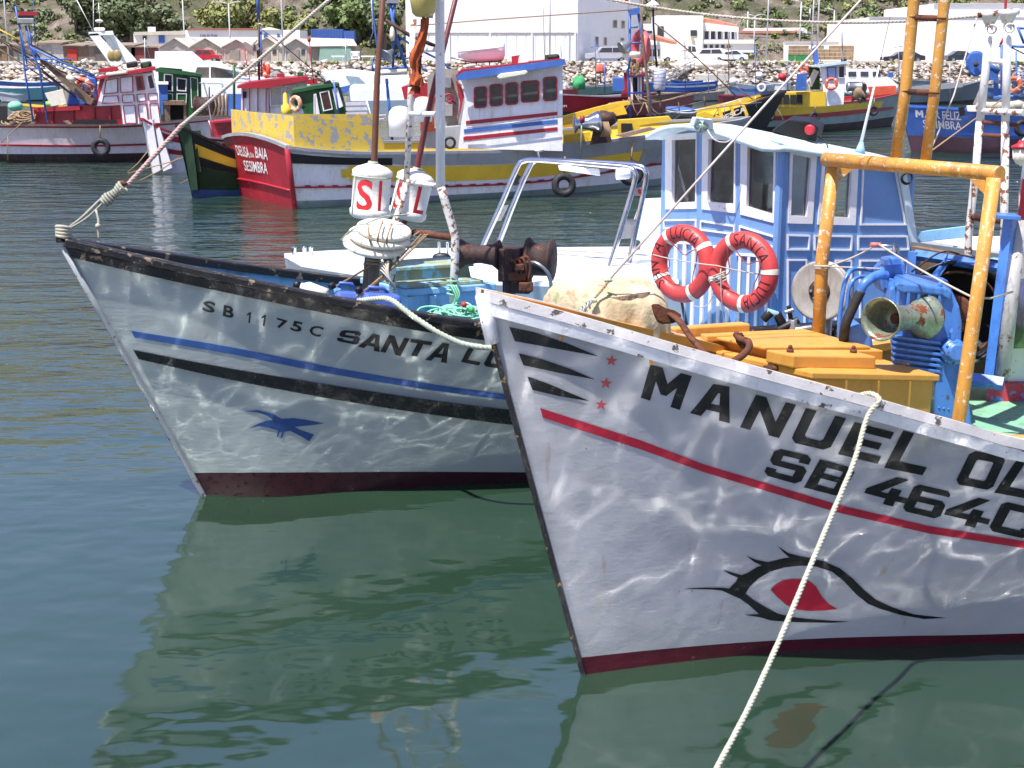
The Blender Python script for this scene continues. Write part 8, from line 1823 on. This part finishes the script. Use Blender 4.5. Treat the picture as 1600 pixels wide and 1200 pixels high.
    c_ = thing('cabin', 'small red and white cabin behind the blue ladder mast', 'cabin', P(995, 160, 40)); pp(c_, 'wall', M_redp, 40, rect(985, 114, 1006, 156), .8)
    for x in (986, 996, 1000): pp(c_, 'white_post', M_trim, 39.9, rect(x, 118, x+3, 155), .1)
    pp(c_, 'window', M_gloss, 39.88, rect(989, 122, 996, 142), .05); pp(c_, 'roof', M_redp, 39.7, rect(984, 113, 1008, 119), 1.2)
    j = thing('net_bin', 'white netted bin tied with blue cord on a stump', 'bin', P(1030, 172, 40)); m = MB(); m.lathe(P(1030, 141, 40), (.02, 0, 1), [(0, .13), (.05, .16), (.5, .17), (.58, .15)], 16); m.build('bin', paint('netted_white', (214, 214, 220), .7, .1, 12, chips=((80, 110, 180), .35, 12)), j); tb(j, 'stump', M_wood, 40, [(1030, 141), (1034, 182)], 4); 
    for k in range(5): tb(j, 'cord', M_bblue, 39.7, [(1020, 112+k*5), (1040, 109+k*6)], 1)
    b_ = thing('tarped_box', 'dark blue boxy tarpaulin on the small boats left of the ladder mast', 'tarpaulin', P(968, 150, 75)); pp(b_, 'cover', M_bblue, 75, rect(957, 121, 977, 144), 1.2, bevel=.05)
    n_ = thing('net_pile', 'green net pile on a skiff under the rubble bank', 'net', P(905, 135, 80)); m = MB(); m.ball(P(905, 130, 80), .42, 12, 8, (.9, .8, .9), jit=.5); m.build('net', paint('bright_green_net', (60, 150, 90), .8, .2, 6), n_)
    o_ = thing('orange_net', 'orange-red net bundle on a pole near the bank', 'net', P(940, 120, 85)); m = MB(); m.ball(P(939, 108, 85), .32, 12, 8, (1, .7, .8), jit=.7); m.build('net', paint('orange_net', (206, 100, 80), .8, .2, 6), o_); tb(o_, 'pole', M_wood, 85, [(938, 110), (938, 128)], 2)
    for x, lb in ((1107, 'thin white pole rising from the blue moored boat'), (945, 'blue pole near the orange net bundle'), (1231, 'tall blue-grey gallows post left of the blue funnel'), (1253, 'second gallows post right of the left one')):
        tag(tb(None, 'pole', M_bblue if 'blue' in lb and x != 1107 else M_grey, 70 if x < 1200 else 58, [(x, 96), (x, 145)], 1.6, loc=P(x, 145, 70 if x < 1200 else 58)), lb, 'pole')
    # yellow, red and white boat
    t, H, hull = std_boat('fishing_boat', 'yellow, red and white boat with a white wheelhouse moored at the right', (1392, 196), (1118, 212), 2.7, [(1120, 174), (1200, 167), (1300, 163), (1360, 157), (1412, 146)], M_lgrey, M_bootb, paint('salmon_deck', (206, 110, 96), .6, .1), M_redp, rake=.8, vb=.28, zd=.75, lining=paint('salmon_deck', (206, 110, 96), .6, .1))
    y0 = vtrace(H, [(1120, 186), (1250, 179), (1378, 168)]); y1 = vtrace(H, [(1120, 176), (1250, 167), (1378, 158.5)]); H.strip(y0, y1, t_at(H, 1378, .8), .98, .02, 40).build('yellow_band', M_yel, hull); r0 = vtrace(H, [(1120, 192), (1250, 186), (1340, 178), (1400, 170)]); H.strip(r0, lambda q: y0(q)-.006, .05, .98, .03, 40).build('red_band', M_redp, hull)
    w0 = vtrace(H, [(1120, 190), (1250, 183.5), (1340, 175.5)]); w1 = vtrace(H, [(1120, 189), (1250, 182.5), (1340, 174.5)])
    Y = 53; wh = thing('wheelhouse', 'white wheelhouse with blue window and pale blue roof on the yellow and red boat', 'wheelhouse', P(1300, 165, Y)); pp(wh, 'wall', M_gel, Y, [(1281, 104), (1322, 99), (1318, 163), (1290, 166)], 1.6, dx=.3); pp(wh, 'roof', M_roof, Y-.2, [(1262, 103), (1282, 101), (1324, 95), (1325, 99), (1280, 105)], 2.2); win(wh, Y-.05, [(1292, 105), (1307, 104), (1307, 122), (1293, 122)], 1.5, M_bblue, plain('sky_tinted_glass', (150, 180, 220), .1), .05); win(wh, Y-.05, [(1310, 103), (1320, 102), (1320, 122), (1310, 122)], 1.0, M_trim, M_gloss, .05)
    pp(wh, 'roof_lamp', M_black, Y, rect(1314, 92, 1323, 97), .3); tb(wh, 'aerial', M_galv, Y, [(1315, 40), (1317, 95)], 2); tb(wh, 'aerial', M_bblue, Y, [(1267, 66), (1271, 72)], 1.5)
    pp(wh, 'green_side', M_grn, Y+.5, [(1262, 105), (1281, 106), (1281, 140), (1266, 140)], .3); pp(wh, 'white_board', M_trim, Y+.3, [(1262, 130), (1272, 108), (1280, 112), (1268, 136)], .1); pp(wh, 'funnel', M_bblue, Y-.3, [(1245, 116), (1261, 114), (1260, 142), (1243, 142)], .4); pp(wh, 'blue_fin', M_bblue, Y+.4, [(1271, 76), (1276, 72), (1280, 98), (1273, 100)], .2)
    fender_ring(1299, 131, 10, Y-.2, 'orange-red ring on the front of the white wheelhouse at the right', nv=(-.2, -1, 0), thick=.24); fender_ring(1257, 108, 9, Y+.1, 'orange ring hanging above the blue funnel', nv=(-.8, -.6, 0)); fender_ring(1190, 137, 7, Y-.6, 'white fender ring on the yellow-lined bow', mat=M_cream)
    dk = thing('deck_house', 'yellow low deckhouse with dark openings on the yellow and red boat', 'deckhouse', P(1250, 167, Y)); pp(dk, 'wall', M_yel, Y-.1, [(1210, 145), (1290, 143), (1290, 166), (1212, 168)], 1.5)
    for x in (1213, 1224, 1235, 1245): pp(dk, 'opening', M_dark, Y-.16, rect(x, 148, x+9, 163), .05)
    wn_ = thing('winch', 'brown winch and nets amidships on the yellow and red boat', 'winch', P(1345, 160, Y)); m = MB(); m.lathe(P(1323, 136, Y), (1, 0, 0), [(0, .14), (.04, .19), (.1, .15), (.5, .16), (.55, .2)], 18); m.build('drum', M_galv, wn_); m = MB(); m.ball(P(1343, 145, Y), .32, 12, 8, (.9, .7, 1), jit=.7); m.build('net_pile', M_ropeb, wn_); pp(wn_, 'dark_post', M_dark, Y-.2, [(1348, 130), (1354, 132), (1352, 158), (1347, 158)], .2); pp(wn_, 'salmon_box', M_orange, Y+.2, [(1356, 136), (1400, 134), (1400, 146), (1360, 150)], .6)
    tyre(1203, 181, 8.5, 51.5, 'tyre fender on the yellow and red boat, leftmost of three'); tyre(1272.5, 183, 8.5, 51.8, 'tyre fender on the yellow and red boat, middle of three'); tyre(1364.5, 173, 8, 52.6, 'tyre fender on the yellow and red boat, nearest its bow')
    tb(None, 'line', M_galv, 50, [(1208, 160), (1228, 193)], 1.6, loc=P(1208, 160, 50)); tag([x for x in bpy.data.objects if x.name.startswith('line')][-1], 'pale strut slanting below the black bow to the blue roof', 'strut')
    # white cruiser and grey boat behind
    c = thing('cruiser', 'white cabin cruiser moored behind the white wheelhouse at the right', 'cruiser', PZ(1360, 147)); Y = 84; pp(c, 'hull', M_gel, Y, [(1318, 124), (1392, 122), (1404, 136), (1398, 147), (1320, 147)], 2.6, bevel=.1); pp(c, 'cabin', M_gel, Y+.3, [(1322, 108), (1368, 108), (1380, 124), (1322, 124)], 2); pp(c, 'name_band', plain('olive_letter_band', (70, 72, 60), .6), Y-.1, rect(1326, 128, 1344, 133), .05)
    for x in (1326, 1345, 1364): pp(c, 'window', M_dwin, Y+.2, rect(x, 112, x+12, 120), .1)
    pp(c, 'blue_panel', M_bblue, Y, rect(1388, 113, 1396, 121), .2); tb(c, 'rail', M_galv, Y, [(1392, 122), (1404, 110), (1410, 100)], 1.2)
    t, H, hull = std_boat('fishing_boat', 'slate grey open boat behind the blue lettered hull', (1520, 162), (1290, 164), 2.4, [(1300, 146), (1420, 143), (1500, 135), (1537, 126)], paint('slate_hull', (98, 112, 116), .6, .1, 1), M_bootb, M_grey, M_grey, rake=.6)
    pp(t, 'cover', M_grey, 68, [(1424, 136), (1500, 128), (1505, 136), (1428, 144)], .5)
    # blue MAR FELIZ
    t, H, hull = std_boat('fishing_boat', 'blue round-sterned boat lettered MAR FELIZ SESIMBRA at the right', (1880, 232), (1424, 236), 3.4, [(1404, 167), (1450, 169), (1500, 172), (1560, 176), (1640, 178), (1850, 150)], M_bblue, paint('mauve_bottom', (92, 60, 74), .6, .15, 2), M_bblue, M_bblue, rake=.8, srake=.45, vb=.36, zd=.8)
    a0 = vtrace(H, [(1414, 206), (1500, 211), (1600, 213)]); a1 = vtrace(H, [(1414, 204), (1500, 209), (1600, 211)]); H.strip(a0, a1, .1, .97, .05, 40).build('strake', M_bblue, t); bv = H.bvh()
    lm = plain('white_lettering', (236, 232, 226), .5)
    for txt, bl, br, tl, tr_ in (('AR', (1445, 182.8), (1470, 184.5), (1444, 171.3), (1469, 172)), ('FELIZ', (1473, 185), (1502, 186.5), (1472, 172.5), (1501, 173)), ('SESIMBRA', (1443, 195), (1503, 199), (1442, 182.5), (1502, 186)))[0:3]:
        q = [bl, br, tl, tr_]
        vs2, fs2 = unit_text(txt, .01); vs2, fs2 = refine(vs2, fs2, .2); off = (0 if txt != 'SESIMBRA' else 3); decal('lettering', [(x, y+off+1) for x, y in quadmap(vs2, *q)], fs2, bv, lm, hull, out=.02)
    glyph_decal('M', (1431, 183), (1443, 183.8), (1430, 172), (1442, 172.5), bv, lm, hull)
    pp(t, 'black_patch', M_black, 42.9, [(1498, 168), (1507, 167), (1508, 180), (1500, 182)], .05); 
    g = thing('deck_gear', 'pile of pale nets and boards on the blue hull behind the white ladder mast', 'nets', P(1560, 172, 43.5)); pp(g, 'boards', M_cream, 43.5, [(1510, 166), (1600, 166), (1610, 176), (1512, 174)], .6); m = MB()
    for k in range(7): m.ball(P(1535+k*11, 166+rng.uniform(-2, 2), 43.5), .2, 10, 6, (1.2, .8, .7), jit=.6)
    m.build('nets', M_ropew, g)
    tyre(1597, 200, 13, 41.8, 'tyre fender at the right edge on the blue lettered hull')
    b = thing('power_block', 'blue shield-shaped power block hanging between the ladder masts', 'power block', P(1523, 122, 40)); pp(b, 'plate', M_bblue, 40, [(1516, 80), (1531, 79), (1538, 85), (1538, 108), (1530, 119), (1522, 121), (1515, 115), (1509, 104), (1509, 92)], .3, bevel=.08); m = MB(); m.lathe(P(1525, 101, 39.95), (0, -1, 0), [(0, .07), (.06, .06), (.07, .02)], 14); m.build('hub', M_drust, b); tb(b, 'arm', M_bblue, 40.3, [(1538, 98), (1560, 112)], 9); pp(b, 'crane_box', M_bblue, 40.5, [(1543, 110), (1560, 108), (1560, 150), (1553, 150), (1552, 126), (1543, 124)], .5)
    cr = thing('crane', 'blue steel crane frame at the top right behind the white mast', 'crane', P(1590, 160, 44)); 
    for pts, wd in (([(1565, 70), (1565, 150)], 4), ([(1588, 80), (1588, 160)], 3), ([(1561, 72), (1572, 72)], 3), ([(1590, 42), (1600, 68)], 4), ([(1590, 44), (1620, 44)], 4), ([(1580, 72), (1620, 74)], 4), ([(1580, 74), (1600, 84), (1630, 90)], 2), ([(1553, 152), (1620, 150)], 6)): tb(cr, 'tube', M_bblue if wd != 2 else M_black, 44, pts, wd)
    fender_ring(1584, 132, 13, 43.6, 'orange ring on the blue crane behind the right white mast', nv=(-.5, -.8, 0)); 
    m = MB()
    for k in range(14): m.torus(P(1596+rng.uniform(-5, 8), 128+rng.uniform(-10, 14), 43.7), (rng.uniform(-1, 1), -1, rng.uniform(-1, 1)), .2, .02, 12, 4)
    tag(m.build('net_tangle', plain('grey_blue_net', (140, 150, 170), .9), loc=P(1596, 140, 43.7)), 'grey-blue net tangle at the right edge behind the mast', 'net')
right_side_boats()
def small_far():
    r = random.Random(4)
    for k, (x, yw, w, col, lb) in enumerate(((720, 150, 60, (200, 204, 208), 'pale skiff behind the white mast'), (910, 150, 50, (126, 150, 160), 'pale blue-grey skiff left of the blue tarp'), (1170, 150, 60, (90, 120, 170), 'blue-grey skiff under the gangway pontoon'), (1215, 142, 44, (226, 226, 226), 'small white boat cover by the left gallows post'))): open_boat(x-w/2, x+w/2, yw-12, yw, col, lb)
    # bits of gear lying about on the bank boats
    for k, (x, y, c, lb) in enumerate(((1222, 120, (190, 40, 60), 'small red buoy on the bank near the gallows posts'), (1186, 118, (226, 226, 226), 'white float near the pontoon'), (1008, 118, (210, 214, 220), 'white bag beside the net bin'), (1145, 128, (206, 206, 206), 'pale drum on the pontoon boat'))):
        Y = 100; m = MB(); m.ball(P(x, y, Y), .3, 10, 6, (1, 1, .9), jit=.3); tag(m.build('float', plain('far_float_%d' % k, c, .6), loc=P(x, y, Y)), lb, 'float')
small_far()
for q in ((846, 905, 140, 152, (150, 60, 62), 'faded red skiff just right of the blue-roofed wheelhouse'), (1048, 1100, 127, 137, (60, 84, 140), 'navy skiff at the foot of the gangway'), (1150, 1212, 133, 144, (186, 190, 194), 'pale grey skiff between pontoon and gallows posts'), (1412, 1480, 126, 136, (120, 130, 138), 'grey skiff seen between the yellow mast rails'), (1540, 1640, 140, 153, (70, 100, 150), 'blue-grey boat behind the right ladder mast'), (0, 44, 148, 160, (170, 176, 180), 'pale skiff at the left edge behind the lattice mast')): open_boat(*q)
for k, (x, y0, y1, w, c, lb) in enumerate(((1138, 60, 132, 1.6, M_wood, 'brown bare mast above the pontoon'), (1120, 84, 140, 1.4, M_galv, 'short grey mast left of the brown one'), (1180, 70, 150, 1.5, M_bblue, 'thin blue mast left of the gallows posts'), (1404, 60, 150, 1.5, M_galv, 'grey mast left of the yellow ladder'), (1462, 96, 150, 1.5, M_wood, 'brown stick mast between the yellow rails'), (930, 60, 140, 1.4, M_bblue, 'thin blue aerial mast before the silver car'), (1070, 66, 150, 1.4, M_wood, 'thin brown mast left of the chevron sign'), (540, 60, 140, 1.6, M_galv, 'grey mast before the netted shed'), (226, 60, 130, 1.6, M_galv, 'grey mast behind the panelled wheelhouse'), (1484, 100, 160, 1.2, M_galv, 'thin grey aerial right of the yellow ladder'))):
    m = MB(); Y = 75; m.tube([P(x, y0, Y), P(x+1, y1, Y)], w*Y/FOC/2, 6); m.tube([P(x-7, y0+14, Y), P(x+7, y0+12, Y)], w*Y/FOC/3, 5); m.tube([P(x, y0+2, Y), P(x+20, y1, Y+1)], .6*Y/FOC/2, 4)
    tag(m.build('bare_mast', c, loc=P(x, y1, Y)), lb, 'mast', 'bare masts of the small moored boats')
# ---- white motor boat with the stainless arch, between the red-transom boat and the SANTA LUCIA
def arch_boat():
    t = thing('motor_boat', 'white motor boat with a stainless steel roll bar behind the left bow', 'motor boat', PZ(760, 560)); z = lambda x, y, Y: P(x, y, Y)
    zt = P(560, 399, 13.6).z
    bx = P(444, 397, 13.4); 
    def D(x, y, zz): 
        q = PZ(x, y, zz); return q
    far = [D(444, 396, zt), D(520, 391, zt), D(640, 388, zt), D(900, 386, zt), D(1060, 385, zt)]; near = [D(444, 397.5, zt), D(470, 410, zt), D(560, 424, zt), D(760, 438, zt), D(1060, 446, zt)]
    m = MB(); loop = far+near[::-1][:-1]; m.prism([p-Vector((0, 0, .04)) for p in loop], (0, 0, .04)); m.build('foredeck', M_gel, t, fixn=True)
    m = MB(); m.grid([[p-Vector((0, 0, .04)) for p in near], [p-Vector((0, 0, .5))+Vector((.1, .1, 0)) for p in near], [Vector((p.x+.25, p.y+.2, -.2)) for p in near]]); m.grid([[p-Vector((0, 0, .04)) for p in far], [Vector((p.x+.2, p.y-.1, -.2)) for p in far]]); m.build('hull', paint('grey_white_hull', (170, 176, 180), .35, .05, 2), t)
    Y = 12.9
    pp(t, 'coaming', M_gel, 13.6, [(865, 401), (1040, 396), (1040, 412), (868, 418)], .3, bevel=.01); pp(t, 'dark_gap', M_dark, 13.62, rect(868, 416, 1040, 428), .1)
    for x in (931, 1001): pp(t, 'window_post', M_gel, 13.55, rect(x, 412, x+12, 428), .08)
    pp(t, 'side_deck', M_gel, 13.1, [(858, 426), (1040, 425), (1060, 442), (862, 440)], .5, bevel=.01); pp(t, 'rub_rail', M_wood, 13.0, rect(860, 443, 1060, 449), .08)
    pp(t, 'cabin', M_gel, 13.9, [(1000, 326), (1045, 324), (1045, 425), (1001, 425), (1001, 376), (984, 373)], 1.0, bevel=.02)
    a = thing('roll_bar', 'polished stainless roll bar with two raked tubes over the white motor boat', 'roll bar', P(965, 438, 12.9))
    def tube(pts, nm='tube', r=.026, mat=M_steel): m = MB(); m.tube(qbez([P(*p) for p in pts], 44), r, 12); return m.build(nm, mat, a)
    tube([(946, 440, 12.9), (968, 365, 12.9), (990, 290, 12.9), (992, 270, 12.9), (980, 262, 12.95), (940, 258, 13.05), (880, 253, 13.2), (835, 250, 13.35), (818, 252, 13.4), (808, 262, 13.4), (784, 318, 13.4), (757, 378, 13.4), (735, 430, 13.4)])
    tube([(978, 434, 13.15), (992, 365, 13.15), (1008, 290, 13.15), (1009, 268, 13.15), (996, 259, 13.2), (950, 255, 13.35), (880, 251.5, 13.55), (850, 250.5, 13.6), (836, 252, 13.65), (826, 264, 13.65), (803, 318, 13.65), (780, 378, 13.65), (760, 430, 13.65)])
    for q, mt, nm in (([(1003-29, 344), (996, 343), (989, 372), (966, 374)], M_galv, 'gusset_plate'), ([(805, 272), (814, 275), (808, 290), (798, 288)], M_black, 'plate'), ([(783, 322), (795, 320), (783, 345), (772, 345)], M_galv, 'plate'), ([(993, 294), (1005, 293), (1002, 306), (989, 306)], M_galv, 'tail_plate')): pp(a, nm, mt, 13.0 if q[0][0] > 900 else 13.5, q, .02)
    pp(a, 'red_lamp', M_red, 12.95, rect(997, 296, 1002, 303), .03); pp(a, 'lamp_tube_box', M_gel, 13.1, [(872, 259), (880, 258), (937, 265), (938, 275), (874, 266)], .06, bevel=.008)
    m = MB(); m.lathe(P(963, 272, 12.9), (1, .1, .0), [(0, .05), (.01, .052), (.12, .045), (.13, .02)], 18); m.build('stern_light', M_gel, a)
    for x, y in ((686, 380), (699, 380)): tube([(x, y-2, 13.2), (x+1, y+22, 13.2)], 'cleat_post', .014)
    m = MB(); m.ball(P(690, 402, 13.1), .055, 12, 7, (1.6, .8, .8)); m.build('winch_drum', M_black, a)
    for x in (460, 476, 486, 557): m = MB(); m.lathe(P(x, 398, 13.45), (0, 0, 1), [(0, .02), (.06, .02), (.07, .03), (.08, .01)], 10); m.build('deck_fitting', M_steel, t)
arch_boat()
